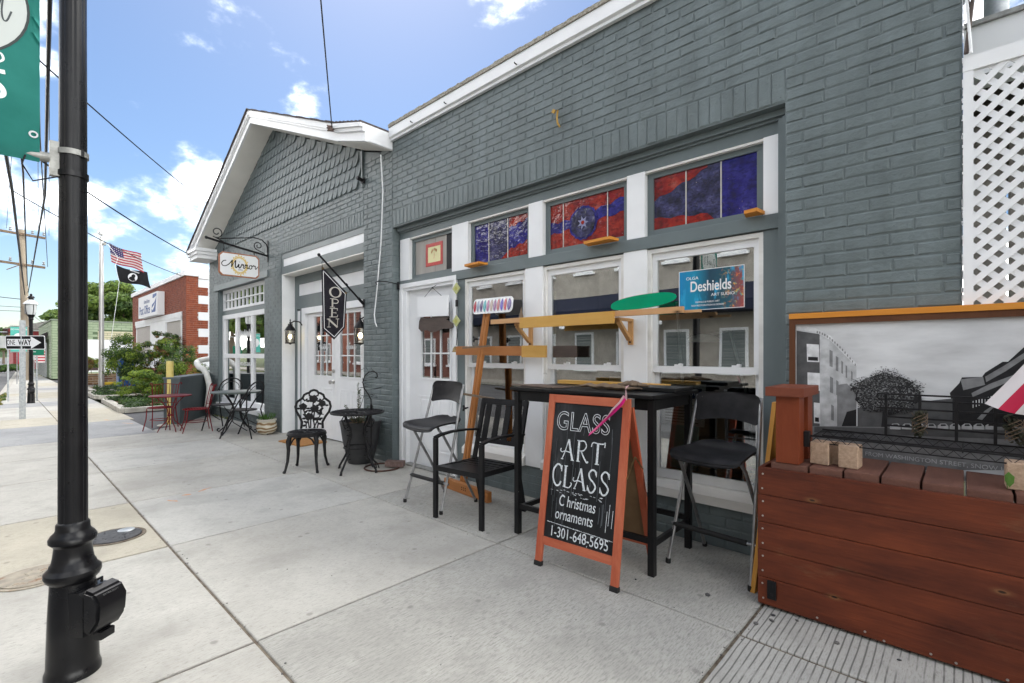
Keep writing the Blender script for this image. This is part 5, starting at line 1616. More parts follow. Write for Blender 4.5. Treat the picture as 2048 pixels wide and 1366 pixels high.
G_ = {'A': [([(0, 0), (.18, .35), (.42, 1)], .5), ([(.42, 1), (.6, .5), (.80, 0)], 1.3), ([(-.12, .52), (-.16, .40), (-.02, .34), (.2, .40), (.62, .36)], .45), ([(-.08, 0), (.1, 0)], .5), ([(.68, 0), (.92, 0)], .5)],
      'R': [([(.12, 0), (.12, 1)], 1.3), ([(.12, .97), (.5, 1), (.68, .78), (.5, .55), (.14, .50)], .6), ([(.32, .50), (.52, .25), (.78, .0), (.88, .06)], .8), ([(0, 0), (.26, 0)], .5), ([(-.02, 1), (.14, 1)], .5)],
      'T': [([(.42, 0), (.42, .97)], 1.4), ([(-.02, .92), (.1, 1.0), (.42, .97), (.78, .98), (.92, 1.06)], .6), ([(-.02, .92), (-.05, .78)], .5), ([(.92, 1.06), (.9, .82)], .5), ([(.28, 0), (.58, 0)], .5)],
      'C': [([(.78, .80), (.68, .97), (.42, 1.02), (.14, .80), (.08, .5), (.16, .2), (.42, -.02), (.68, .04), (.80, .22)], 1.0), ([(.80, .70), (.80, 1.0)], .5)],
      'L': [([(.14, 0), (.14, 1)], 1.3), ([(0, 1), (.3, 1)], .5), ([(0, 0), (.45, -.03), (.62, .04), (.72, .18), (.62, .24)], .5)],
      'S': [([(.68, .80), (.58, .98), (.34, 1.02), (.12, .84), (.2, .62), (.5, .44), (.68, .24), (.5, .0), (.24, -.02), (.06, .2)], .9), ([(.70, .72), (.70, .98)], .4), ([(.05, .28), (.05, .02)], .4)]}
def fancy(word, x, y, wd, h, st, drop=0.0):
    mb = MB()
    for i, ch in enumerate(word):
        for pts, k in G_[ch]:
            stroke(mb, [(x + i * st + p[0] * wd, y + i * drop + p[1] * h) for p in pts], .0095 * k + .0015, P8, .001)
    return mb.build('lettering', M['chalk'], t, smooth=False)
fancy('ART', .135, .675, .095, .125, .104)
fancy('CLASS', .072, .510, .086, .125, .085)
lettering('lettering', 'C hristmas', .094, M['chalk'], P8, (.268, .420), t, .63, shear=.12)
lettering('lettering', 'ornaments', .094, M['chalk'], P8, (.252, .338), t, .66, shear=.12)
lettering('lettering', '1-301-648-5695', .088, M['chalk'], P8, (.295, .228), t, .72)
mb = MB()
for k in range(34):
    x = .065 + k * .0135
    stroke(mb, [(x, .281 - .0006 * k + random.uniform(-.002, .002)), (x + .006, .281 - .0006 * k), (x + .012, .280 - .0006 * k)], random.uniform(.002, .005), P8, .001)
for k in range(26):
    x = .07 + random.random() * .36; y = .488 - random.random() * .03
    stroke(mb, [(x, y), (x + .008, y), (x + .014, y - .002)], random.uniform(.0015, .004), P8, .001)
for (x, ya, yb) in ((.49, .46, .34), (.512, .43, .33), (.475, .42, .30), (.36, .20, .19)):
    stroke(mb, [(x, ya), (x - .002, (ya + yb) / 2), (x - .004, yb)], .003, P8, .001)
mb.build('chalk_marks', M['chalk'], t, smooth=False, kind='stuff')
mb = MB()
for k in range(26):
    x = .07 + random.random() * .42; y = .9 - random.random() * .5; l_ = random.uniform(.05, .3)
    stroke(mb, [(x, y), (x + random.uniform(-.004, .004), y - l_ / 2), (x + random.uniform(-.004, .004), max(.2, y - l_))], random.uniform(.001, .0035), P8, .0003)
mb.build('chalk_drips', mat("faint chalk runs", (.10, .11, .12), rough=.9), t, smooth=False, kind='stuff')
t = thing('ribbon', 'hot pink and pale ribbons tied to the chalkboard corner', 'ribbon', (-1.45, -.76, 1.0))
def ribbon(pts, wd, m, tw=.4):
    mb = MB(); prev = None
    n = len(pts)
    for i, p in enumerate(pts):
        p = Vector(p); a = i * tw
        s = PL.to_3x3() @ Vector((math.cos(a) * .8, -.55, math.sin(a) * .4)).normalized() * wd / 2
        va, vb = mb.bm.verts.new(p + s), mb.bm.verts.new(p - s)
        if prev: mb.bm.faces.new((prev[0], va, vb, prev[1]))
        prev = (va, vb)
    bmesh.ops.solidify(mb.bm, geom=mb.bm.faces, thickness=.0012)
    mb.build('strand', m, t)
Q = lambda x, y, z=.012: PL @ Vector((x, y, z))
ribbon([Q(.545, 1.085, .01), Q(.535, 1.05, .02), Q(.49, 1.00, .018), Q(.44, .955, .014), Q(.40, .915, .010), Q(.355, .872, .008), Q(.325, .845, .010)], .022, M['hotpink'], .25)
ribbon([Q(.540, 1.09, .016), Q(.52, 1.05, .026), Q(.475, 1.005, .024), Q(.445, .965, .020), Q(.405, .925, .016), Q(.37, .885, .014), Q(.335, .85, .014)][0:7], .014, M['palepink'], .5)
ribbon([Q(.55, 1.07, .012), Q(.555, 1.10, .02), Q(.545, 1.14, .01), Q(.55, 1.15, -.01)], .02, M['palepink'], .6)

# ---- yellow board leaning beside the planter
mb = MB(); mb.bar((-.853, -.395, .0), (-.822, -.12, 1.035), .30, .022, (.25, .97, -.1)); 
mb = MB(); mb.prism([(-.868, -.405, 0.0), (-.846, -.405, 0.0), (-.806, -.10, 1.04), (-.828, -.10, 1.04)], (.0, .26, -.07))
mb = MB(); 
for (a, b_) in (((-.862, -.42, .002), (-.818, -.17, 1.04)),):
    a, b_ = Vector(a), Vector(b_)
    d = Vector((.012, .20, 0)); th_ = Vector((.024, -.003, 0))
    mb.prism([a, b_, b_ + d * .55, a + d], th_)
tag(mb.build('leaning_board', M['yellowboard'], smooth=False), 'varnished yellow board leaning against the end of the red planter', 'board')

# ---- red planter bench
t = thing('planter_bench', 'long red stained timber planter with post and plank deck', 'planter', (.3, -.3, 0))
zb = 0.02
mats_ = []
for k in range(5):
    z0, z1 = .016 + k * .143, .016 + k * .143 + .1405
    xo = random.uniform(-.004, .004)
    bd = MB().b2(-.79 + xo, 1.75, -.535 - random.uniform(0, .003), -.508, z0, z1, .004).build('board', M['red_stain'], t, smooth=False)
    sc_ = MB()
    for x in (-.765, .40):
        for dz in (.032, .108):
            sc_.lathe([(.0048, 0), (.0048, .0015), (.0018, .0016), (.001, .0008)], (0, 0, 0), 10, M4=Matrix.Translation((x + random.uniform(-.003, .003), -.5375, z0 + dz)) @ Matrix.Rotation(R(90), 4, 'X'))
    if k == 0:
        for x in (-.52, -.33, -.26, -.10, -.02, .13, .2):
            sc_.lathe([(.005, 0), (.005, .0015), (.001, .0008)], (0, 0, 0), 10, M4=Matrix.Translation((x, -.5375, .035 + .01 * math.sin(x * 30))) @ Matrix.Rotation(R(90), 4, 'X'))
    sc_.build('screws', M['nickel'], bd, smooth=False)
    eb = MB().b2(-.789, -.768, -.507, -.05, z0, z1, .003).build('end_board', M['red_stain'], t, smooth=False)
MB().b2(-.76, 1.74, -.5075, -.04, .005, .015).build('base', M['darkwood'], t, smooth=False)
xs2 = [-.74, -.565, -.42, -.278, -.134, .008, .153, .298, .443, .588, .733, .878, 1.023, 1.168, 1.313, 1.458, 1.603, 1.745]
for a, b_ in zip(xs2, xs2[1:]):
    z = .732 + random.uniform(-.004, .005)
    MB().b2(a + .004, b_ - .004, -.500, -.075, z - .035, z + .028, .007).build('deck_plank', M['deckwood'], t, smooth=False)
ob = MB(); ob.b2(-.742, -.700, -.548, -.5385, .055, .150, .002); ob = ob.build('outlet_box', M['black'], t, smooth=False)
mb = MB()
for z in (.082, .122): mb.b2(-.728, -.714, -.5505, -.5482, z - .007, z + .007)
mb.build('socket', M['iron'], ob, smooth=False)
for y in (-.45, -.26):
    MB().b2(-.712, -.605, y - .055, y + .055, .7605 if y < -.4 else .7605, 1.1035, .004).build('post', M['red_stainz'], t, smooth=False)
mb = MB(); mb.b2(-.755, -.578, -.535, -.19, 1.104, 1.152, .005); mb.build('post_cap', wood("red stained cap", (.13, .036, .02), (.22, .065, .035), 'y', rough=.5), t, smooth=False)

# ---- painted street picture behind the planter
t = thing('street_picture', 'large framed black and white street picture on the wall behind the planter', 'picture', (.3, -.05, .75))
m, tt, bs = newmat("grey printed sky")
base = ramp(tt, noise(tt, pos_vec(tt, (1, 1, 3.2)), 2.4, 5), [(.3, (.42, .425, .435, 1)), (.5, (.58, .59, .60, 1)), (.7, (.72, .73, .74, 1))])
tt.links.new(base, bs.inputs["Base Color"]); bs.inputs["Roughness"].default_value = .45
MB().b2(-.744, 1.72, -.050, -.042, .70, 1.528).build('print', m, t, smooth=False)
GT = {'w': (.74, .75, .76), 'l': (.54, .55, .56), 'm': (.24, .245, .25), 'd': (.10, .102, .105), 'k': (.016, .016, .018), 'g': (.22, .225, .23), 'r': (.10, .102, .105)}
GM = {k: mat("print grey " + k, v, tuple(c * .7 for c in v), scale=24, rough=.5) for k, v in GT.items()}
for i, (k, pts) in enumerate(MURAL):
    mb = MB(); mb.face([(x, -.0502 - .00007 * i, z) for x, z in pts]); mb.build('printed_shape', GM[k], t, smooth=False)
mb = MB(); rnd = random.Random(12)
mb.face([(-.30 + (.145 + rnd.uniform(-.018, .012)) * math.cos(q * .21), -.0556, 1.11 + (.105 + rnd.uniform(-.015, .008)) * math.sin(q * .21)) for q in range(30)]); mb.build('printed_shape', GM['k'], t, smooth=False)
for k, n, sd in (('k', 1500, 1), ('m', 700, 2), ('d', 900, 3)):
    mb = MB(); rnd = random.Random(sd)
    for _ in range(n):
        while True:
            u_, v_ = rnd.uniform(-1, 1), rnd.uniform(-1, 1)
            if u_ * u_ + v_ * v_ < 1 - .25 * rnd.random(): break
        lob = 1 + .12 * math.sin(5 * math.atan2(v_, u_))
        x, z = -.30 + u_ * .152 * lob, 1.115 + v_ * .115 * lob
        if k == 'm': z += .02
        s = rnd.uniform(.0025, .006); a = rnd.uniform(0, 3)
        mb.face([(x + s * math.cos(a + q), -.0562 - rnd.random() * .0006, z + s * .8 * math.sin(a + q)) for q in (0, 1.9, 4)])
    mb.build('printed_tree', GM[k], t, smooth=False, kind='stuff')
lettering('caption', 'FROM WASHINGTON STREET, SNOW HILL', .030, GM['l'], frame_m((-.10, -.0590, .782), (1, 0, 0), (0, 0, 1)), (.0, .0), t, 1.0)
mb = MB(); mb.b2(-.752, 1.74, -.075, -.003, 1.5285, 1.560, .003); mb.build('top_frame', M['orangetrim'], t, smooth=False)
mb = MB(); mb.b2(-.752, -.722, -.068, -.0515, .77, 1.5275); mb.b2(-.7215, 1.74, -.068, -.0575, 1.495, 1.528); mb.build('side_frame', wood("dark brown frame", (.08, .03, .014), (.15, .06, .025), 'z'), t, smooth=False)

# ---- blocks, rack and railing on the planter
def block(x, y, rz, lab):
    t = thing('concrete_block', lab, 'block', (x, y, .761), group='tan concrete blocks on the planter deck')
    mb = MB()
    mb.prism([(-.103, -.05, 0), (-.020, -.05, 0), (-.020, .02, 0), (.020, .02, 0), (.020, -.05, 0), (.103, -.05, 0), (.103, .05, 0), (-.103, .05, 0)], (0, 0, .112))
    bmesh.ops.bevel(mb.bm, geom=list(mb.bm.edges), offset=.004, segments=1, affect='EDGES', clamp_overlap=True)
    mb.xf(world_of(t) @ Matrix.Rotation(rz, 4, 'Z'))
    mb.build('notched_block', M['paver'], t, smooth=False)
    return t
block(-.470, -.375, R(-3), 'tan notched concrete block beside the planter post under the wire rack')
block(.235, -.36, R(2), 'tan concrete block under the wire rack below the flag')
t = thing('wire_rack', 'long black wire shelf rack lying across the concrete blocks', 'rack', (.3, -.28, .88))
W_ = M['iron']
xa, xb, ya, yb, z = -.575, 1.6, -.405, -.115, .897
mb = MB()
for k in range(11):
    y = ya + (yb - ya) * k / 10
    mb.tube([(xa, y, z), (xb, y, z)], .0012, 5)
mb.build('shelf_wires', W_, t)
for y in (ya, yb):
    mb = MB(); mb.tube([(xa, y, z + .004), (xb, y, z + .004)], .0035, 6); mb.tube([(xa, y, z - .03), (xb, y, z - .03)], .003, 6)
    zz = []; x = xa; k = 0
    while x < xb: zz.append((x, y, z + (.0 if k % 2 else -.028))); x += .026; k += 1
    mb.tube(zz, .002, 5); mb.build('edge_truss', W_, t)
for x in (xa, -.43, .0, .43, .86, 1.29):
    MB().tube([(x, ya, z - .004), (x, yb, z - .004)], .003, 6).build('cross_wire', W_, t)
MB().b2(xa - .03, xa - .004, ya - .012, ya + .03, z - .055, z + .025, .004).build('corner_sleeve', W_, t, smooth=False)
t = thing('vine_railing', 'low black metal railing with dried vines standing on the wire rack', 'railing', (.3, -.13, .9))
for z, x0 in ((1.116, -.325), (1.088, -.325), (1.045, -.318), (1.000, -.29), (.955, -.29)):
    MB().tube([(x0, -.135, z), (1.5, -.135, z + .004)], .0045, 6).build('rail', W_, t)
MB().tube([(-.325, -.135, 1.116), (-.328, -.135, 1.10), (-.318, -.135, 1.088)], .0045, 6).build('rail_end', W_, t)
for x in (-.290, -.156, -.022, .11, .245, .38, .6, .9, 1.2):
    MB().b2(x - .006, x + .006, -.141, -.129, .905, 1.116).build('upright', W_, t, smooth=False)
M['vine'] = leafmat("dry dark vine leaf", (.025, .03, .018), (.07, .065, .04), 25)
cl = []
for x in (-.156, .17, .62):
    cl += [((x + random.uniform(-.02, .02), -.15, .93 + k * .032), (.028, .02, .024)) for k in range(4)]
link('vine', leaves_mesh('vine', cl, .012, [M['vine']], 420, 5), None, t)
mb = MB()
for x in (-.156, .17, .62):
    for k in range(5):
        mb.tube([(x + .03 * math.cos(a / 2 + k), -.15 + .014 * math.sin(a / 2 + k), .93 + .018 * a / 2) for a in range(12)], .002, 4)
mb.build('tendril', M['drift'], t, kind='stuff')
t = thing('seedling', 'small bright green leaf sprouting beside the second block', 'plant', (.14, -.43, .765))
mb = MB(); mb.tube([(.135, -.42, .765), (.132, -.43, .80), (.138, -.435, .83)], .0015, 5); mb.build('stem', M['grassy'], t)
mb = MB(); mb.face([(.138, -.437, .838), (.155, -.44, .82), (.153, -.442, .795), (.14, -.443, .775), (.127, -.441, .80), (.126, -.439, .822)]); mb.build('leaf', M['grassy'], t)

# ---- flag drooping at the right edge
t = thing('draped_flag', 'red and white striped flag drooping over the wire rack', 'flag', (.3, -.3, 1.1))
mr_, mw_ = mat("flag red", (.42, .008, .045), rough=.7), mat("flag white", (.62, .58, .58), rough=.7)
def cloth(u_, v_):
    """u along the stripe from the hoist (upper right) down, v across the stripes"""
    x = .355 - .285 * u_ ** 1.1 + v_ * .46 + .012 * math.sin(9 * v_ + 3 * u_)
    z = 1.60 - .50 * u_ - .05 * v_ * u_ - .02 * math.sin(5 * v_)
    y = -.30 + .045 * math.sin(12 * v_ + 2.2 * u_) + .02 * math.sin(7 * u_ + 4 * v_) - .10 * v_
    return Vector((x, y, z))
nu = 26
for s in range(9):
    mb = MB(); prev = None
    for i in range(nu + 1):
        row = [mb.bm.verts.new(cloth(i / nu, (s + k / 6) / 9)) for k in range(7)]
        if prev:
            for k in range(6): mb.bm.faces.new((prev[k], prev[k + 1], row[k + 1], row[k]))
        prev = row
    mb.build('stripe', mr_ if s in (1, 3, 5, 7) else mw_, t, ang=80)

tag(MB().tube([(.46, -.20, .762), (.40, -.25, 1.25), (.36, -.29, 1.66)], .011, 8).build('flag_staff', M['drift']), 'thin wooden staff carrying the drooping striped flag', 'staff')

# ---- lattice screen and what stands above it
t = thing('lattice_screen', 'white lattice screen beside the grey brick wall', 'lattice', (.6, .0, 1.5))
MB().b2(.001, .0385, -.012, .012, 1.561, 2.715).build('frame_board', M['white'], t, smooth=False)
MB().b2(.001, 1.7, -.014, .012, 2.7155, 2.785).build('frame_board', M['white'], t, smooth=False)
lx0, lx1, lz0, lz1 = .037, 1.7, 1.56, 2.72
per = .0775
def slats(sgn, y0, y1):
    c = lx0 + (lz0 if sgn > 0 else -lz1) * 0
    k0 = int((lx0 - (lz1 - lz0)) / per) - 2; k1 = int(lx1 / per) + 20
    for k in range(k0, k1):
        # line x = x_k + sgn*(z - lz0)
        xk = k * per + (.0 if sgn > 0 else .02)
        w2 = .020
        def clip(off):
            za, zb = lz0, lz1
            xa_, xb_ = xk + off, xk + off + sgn * (lz1 - lz0)
            if sgn > 0:
                if xa_ < lx0: za = lz0 + (lx0 - xa_)
                if xb_ > lx1: zb = lz1 - (xb_ - lx1)
            else:
                if xa_ > lx1: za = lz0 + (xa_ - lx1)
                if xb_ < lx0: zb = lz1 - (lx0 - xb_)
            return za, zb
        a1, b1 = clip(-w2); a2, b2_ = clip(w2)
        if b1 - a1 < .02 or b2_ - a2 < .02: continue
        q = lambda off, z: (xk + off + sgn * (z - lz0), y0, z)
        MB().prism([q(-w2, a1), q(-w2, b1), q(w2, b2_), q(w2, a2)], (0, y1 - y0, 0)).build('slat', M['white'], t, smooth=False)
slats(1, -.007, .0); slats(-1, .0005, .0075)
t = thing('white_sign_box', 'plain white sign box above the lattice screen', 'sign box', (.8, .4, 2.85))
MB().b2(.003, 1.8, .30, .5, 2.81, 3.075).build('box', M['print_white'], t, smooth=False)
MB().b2(.003, 1.8, .28, .52, 3.0755, 3.10).build('cap', M['alu'], t, smooth=False)
MB().b2(.003, 1.8, .5, 2.0, 2.9, 2.98).build('canopy', M['roof'], t, smooth=False)
mb = MB(); mb.tube([(.16, 1.2, 2.9), (.16, 1.2, 4.6)], .06, 14); tag(mb.build('vent_pipe', M['galv']), 'grey metal vent pipe rising behind the white sign box', 'pipe')
mb = MB(); mb.tube([(.012, -.02, 2.80), (.03, -.02, 3.0), (.05, -.015, 3.2), (.085, 0, 3.5)], [.010, .009, .007, .004], 7); mb.tube([(.03, -.02, 3.0), (.01, -.03, 3.12)], .004, 5)
tag(mb.build('dead_branch', M['darkwood']), 'thin dark branch leaning in the corner above the lattice', 'branch')
mb = MB(); mb.tube([(.03, -.03, 2.79), (.012, -.025, 3.1), (.004, -.02, 3.6)], .006, 6); tag(mb.build('white_rod', M['white']), 'thin white rod leaning against the edge of the brick wall', 'rod')

# ================================================================== in front of the salon
# ---- hanging MIRROR sign on its bracket
t = thing('sign_bracket', 'black scrolled iron bracket high on the salon wall', 'bracket', (-8.95, 0, 3.1))
X_ = -8.95
MB().tube([(X_, -.005, 3.055), (X_, -.50, 3.135), (X_, -.93, 3.215)], .018, 8).build('arm', M['iron'], t)
MB().ball((X_, -.95, 3.218), .026).build('finial', M['iron'], t)
MB().tube([(X_, -.005, 3.02), (X_, -.012, 3.2), (X_, -.03, 3.26), (X_, -.10, 3.32), (X_, -.22, 3.34), (X_, -.80, 3.225)], .009, 6).build('tie_rod', M['iron'], t)
def scroll(cy, cz, r0, turns, a0, dirn=1):
    return [(X_, cy + dirn * r0 * (1 - k / (turns * 16) * .8) * math.cos(a0 + k * math.pi / 8), cz + r0 * (1 - k / (turns * 16) * .8) * math.sin(a0 + k * math.pi / 8)) for k in range(int(turns * 16))]
MB().tube([(X_, -.70, 3.19)] + scroll(-.80, 3.33, .095, 1.4, -2.2, 1), .008, 6).build('scroll', M['iron'], t)
MB().tube([(X_, -.06, 3.09)] + scroll(-.16, 3.21, .075, 1.4, -1.2, -1), .008, 6).build('scroll', M['iron'], t)
MB().b2(X_ - .02, X_ + .02, -.012, .0, 2.95, 3.32).build('wall_plate', M['iron'], t, smooth=False)
t = thing('hanging_shop_sign', 'white hanging sign lettered Mirror with rusty chamfered border', 'sign', (X_, -.46, 2.65))
def cham(y0, y1, z0, z1, c): return [(y0 + c, z0), (y1 - c, z0), (y1, z0 + c), (y1, z1 - c), (y1 - c, z1), (y0 + c, z1), (y0, z1 - c), (y0, z0 + c)]
bo = cham(-.775, -.150, 2.630, 3.025, .05)
MB().prism([(X_ - .015, y, z) for y, z in bo], (.03, 0, 0)).build('border', mat("rusty copper border", (.30, .10, .05), (.42, .18, .09), scale=30, rough=.6), t, smooth=False)
bi = cham(-.757, -.168, 2.650, 3.005, .045)
MB().prism([(X_ - .017, y, z) for y, z in bi], (.034, 0, 0)).build('panel', M['print_white'], t, smooth=False)
for y in (-.70, -.23):
    mb = MB(); mb.tube([(X_, y, 3.02), (X_, y + .008, 3.06), (X_, y, 3.095 + (-.46 - y) * .16 + .02)], .005, 6); mb.tube([(X_ + .014 * math.cos(k), y, 3.065 + .02 * math.sin(k)) for k in [q * .7 for q in range(9)]], .004, 5, closed=True); mb.build('hook', M['iron'], t)
pl = frame_m((X_ + .0185, -.462, 2.828), (0, 1, 0), (0, 0, 1))
mb = MB()
ell = lambda rx, rz, n=28: [(rx * math.cos(2 * math.pi * k / n), rz * math.sin(2 * math.pi * k / n)) for k in range(n)]
stroke(mb, ell(.108, .128), .016, pl, .0002, closed=True, smoothn=2); stroke(mb, ell(.095, .113), .005, pl, .0003, closed=True, smoothn=2)
for k in range(20):
    a = 2 * math.pi * k / 20; r1 = 1.12 + .10 * (k % 2) + (.10 if abs(math.sin(a)) > .85 else 0)
    stroke(mb, [(.11 * math.cos(a), .13 * math.sin(a)), (.115 * r1 * math.cos(a + .12), .135 * r1 * math.sin(a + .12)), (.112 * math.cos(a + .25), .132 * math.sin(a + .25))], .011, pl, .0004)
mb.build('gold_frame', mat("gold leaf print", (.66, .46, .10), (.78, .60, .22), scale=40, rough=.5), t, smooth=False)
mb = MB()
S_ = lambda pts, w_: stroke(mb, pts, w_ * 1.35, pl, .0012)
S_([(-.235, .005), (-.262, .03), (-.255, .055), (-.225, .05), (-.21, .01), (-.235, -.025), (-.27, -.01), (-.268, .03)][2:] if False else [(-.205, .055), (-.245, .045), (-.272, .005), (-.258, -.032), (-.215, -.035), (-.165, .0), (-.125, .055), (-.112, .075)], .010)
S_([(-.112, .075), (-.118, .02), (-.125, -.045)], .013)
S_([(-.125, -.045), (-.095, .02), (-.062, .078)], .007)
S_([(-.062, .078), (-.066, .02), (-.068, -.03), (-.055, -.046), (-.03, -.02), (-.012, .02)], .013)
S_([(-.012, .02), (-.014, -.03), (.0, -.046), (.022, -.015)], .012); S_([(-.004, .052), (.0, .058)], .012)
for xo in (.03, .088):
    S_([(xo - .01, -.02), (xo + .006, .025), (xo + .014, .005), (xo + .032, .018), (xo + .026, -.03), (xo + .04, -.045), (xo + .06, -.02)], .010)
S_([(.185, .018), (.155, .01), (.148, -.025), (.165, -.045), (.19, -.025), (.188, .01), (.178, .02), (.205, .008)], .010)
S_([(.205, .0), (.222, .028), (.230, .008), (.248, .018), (.244, -.02), (.256, -.035), (.285, .01)], .009)
mb.build('script_lettering', M['print_black'], t, smooth=False)
lettering('small_lettering', 'salon', .036, M['print_black'], pl, (.01, -.075), t, 1, shear=.3)

# ---- OPEN flag on its pole
t = thing('flag_pole', 'slanting black pole bracketed to the salon pier', 'flagpole', (-5.70, -.02, 1.97))
MB().tube([(-5.70, -.03, 1.995), (-5.705, -.30, 2.25), (-5.71, -.585, 2.515)], .012, 10).build('pole', M['black'], t)
MB().ball((-5.71, -.60, 2.53), .021).build('knob', M['black'], t)
mb = MB(); mb.b2(-5.717, -5.685, -.014, -.001, 1.93, 2.04); mb.tube([(-5.70, -.012, 1.98), (-5.70, -.085, 2.047)], .019, 10); mb.build('holder', M['black'], t, smooth=False)
for s_ in (.38, .40): MB().tube([(-5.703, -.03 - .555 * s_ * .97, 1.995 + .52 * s_), (-5.703, -.03 - .555 * s_ * .97 - .012, 1.995 + .52 * s_ + .012)], .016, 10).build('collar', M['black'], t)
t = thing('open_flag', 'black pointed banner reading OPEN hanging from the slanting pole', 'banner', (-5.71, -.4, 1.5))
FX = -5.712
yz = [(-.565, 2.40), (-.235, 2.105), (-.262, 1.66), (-.405, 1.505), (-.552, 1.625)]
mb = MB()
mb.prism([(FX, y, z) for y, z in yz], (-.004, 0, 0)); mb.build('cloth', mat("black banner cloth", (.014, .012, .018), (.022, .02, .026), scale=20, rough=.9), t, smooth=False)
pl = frame_m((FX + .0008, -.40, 1.95), (0, 1, 0), (0, 0, 1))
mb = MB()
inn = [(-.545, 2.345), (-.258, 2.085), (-.282, 1.672), (-.404, 1.540), (-.532, 1.642)]
for i in range(5):
    a, b_ = inn[i], inn[(i + 1) % 5]
    stroke(mb, [(a[0] + .40, a[1] - 1.95), ((a[0] + b_[0]) / 2 + .40, (a[1] + b_[1]) / 2 - 1.95), (b_[0] + .40, b_[1] - 1.95)], .007, pl, .0008)
mb.build('border_line', M['print_white'], t, smooth=False)
cream = mat("cream print", (.55, .52, .47), rough=.8)
mb = MB()
n = 28
o_ = [(.010 + .078 * math.cos(2 * math.pi * k / n), .145 + .066 * math.sin(2 * math.pi * k / n)) for k in range(n)]
for k in range(n):
    a0, a1 = 2 * math.pi * k / n, 2 * math.pi * (k + 1) / n
    q = lambda a, rx, rz: pl @ Vector((.010 + rx * math.cos(a), .145 + rz * math.sin(a), .0012))
    mb.face([q(a0, .082, .068), q(a1, .082, .068), q(a1, .056, .056), q(a0, .056, .056)])
def seg(p, q, w_): stroke(mb, [p, ((p[0] + q[0]) / 2, (p[1] + q[1]) / 2), q], w_, pl, .0012)
seg((-.028, .062), (-.028, -.042), .020); seg((-.058, .062), (.01, .062), .008); seg((-.058, -.042), (.004, -.042), .008)
stroke(mb, [(-.02, .060), (.03, .056), (.048, .034), (.03, .010), (-.018, .008)], .011, pl, .0013)
seg((-.032, -.062), (-.036, -.165), .020); seg((-.062, -.060), (.038, -.056), .009); seg((-.068, -.166), (.036, -.160), .009); seg((-.03, -.112), (.018, -.110), .008); seg((.038, -.052), (.034, -.082), .007); seg((.036, -.162), (.040, -.135), .007); seg((.018, -.098), (.018, -.124), .006)
seg((-.07, -.195), (-.074, -.292), .008); seg((-.082, -.192), (.038, -.290), .022); seg((.040, -.186), (.034, -.290), .008); seg((-.1, -.194), (-.055, -.190), .008); seg((.015, -.186), (.06, -.184), .008); seg((-.095, -.292), (-.052, -.290), .008)
mb.build('lettering', cream, t, smooth=False)
mb = MB()
for y, z in ((-.552, 2.372), (-.25, 2.10)):
    mb.tube([(FX + .004, y + .011 * math.cos(a), z + .011 * math.sin(a)) for a in [q * .7 for q in range(9)]], .004, 6, closed=True)
mb.build('grommet', M['brass'], t)
mb = MB(); mb.tube([(-5.71, -.55, 2.375), (-5.71, -.565, 2.44), (-5.71, -.548, 2.485)], .003, 5); mb.tube([(-5.71, -.245, 2.10), (-5.708, -.20, 2.12), (-5.706, -.21, 2.165)], .003, 5); mb.build('tie', M['iron'], t)

# ---- wall lanterns
def lantern(x, y, z, lab):
    t = thing('wall_lantern', lab, 'lantern', (x, y + .2, z), group='black wall lanterns beside the salon doors')
    bx, by = x, y
    MB().lathe([(.052, 0), (.055, .012), (.03, .03), (.001, .034)], (0, 0, 0), 18, M4=Matrix.Translation((x + .03, y + .215, z + .28)) @ Matrix.Rotation(R(90), 4, 'X')).build('wall_plate', M['iron'], t)
    MB().tube([(x + .03, y + .19, z + .30), (x + .025, y + .14, z + .36), (x + .012, y + .06, z + .37), (x, y, z + .33), (x, y, z + .29)], .010, 8).build('arm', M['iron'], t)
    mb = MB(); mb.lathe([(.005, .40), (.010, .375), (.006, .36), (.016, .34), (.012, .325), (.030, .30), (.055, .27), (.085, .22), (.088, .21), (.001, .209)], (x, y, z), 20); 
    mb.tube([(x - .055, y, z + .27), (x - .085, y, z + .30), (x - .07, y, z + .325), (x - .05, y, z + .315)], .006, 6); mb.tube([(x + .055, y, z + .27), (x + .085, y, z + .30), (x + .07, y, z + .325), (x + .05, y, z + .315)], .006, 6)
    mb.build('hood', M['iron'], t)
    mb = MB()
    for k in range(6):
        a = k * math.pi / 3
        mb.tube([(x + .068 * math.cos(a), y + .068 * math.sin(a), z + .0), (x + .076 * math.cos(a), y + .076 * math.sin(a), z + .21)], .005, 6)
    mb.lathe([(.078, .0), (.082, .012), (.07, .02), (.001, .02)], (x, y, z), 18); mb.lathe([(.001, -.02), (.012, -.012), (.03, -.002), (.075, 0)], (x, y, z), 18)
    mb.build('cage', M['iron'], t)
    MB().lathe([(.066, .022), (.072, .205)], (x, y, z), 18, cap=False).build('glass_shade', glassmat("lantern glass", (.97, .95, .90), 1.0), t)
    MB().ball((x, y, z + .115), .030, (1, 1, 1.25)).build('bulb', M['bulb'], t)
lantern(-8.06, .02, 1.50, 'lit black lantern on the grey strip left of the salon doors')
lantern(-5.885, .05, 1.46, 'lit black lantern right of the salon doors behind the pier')

# ---- white cable hanging down the salon pier
mb = MB(); mb.tube([(-5.11, -.12, 3.72), (-5.16, -.06, 3.3), (-5.25, -.03, 2.7), (-5.36, -.022, 2.1), (-5.42, -.02, 1.82), (-5.40, -.02, 1.72), (-5.36, -.02, 1.67)], .0075, 8)
tag(mb.build('hanging_cable', M['white']), 'loose white cable hanging from the eave down the brick pier', 'cable')

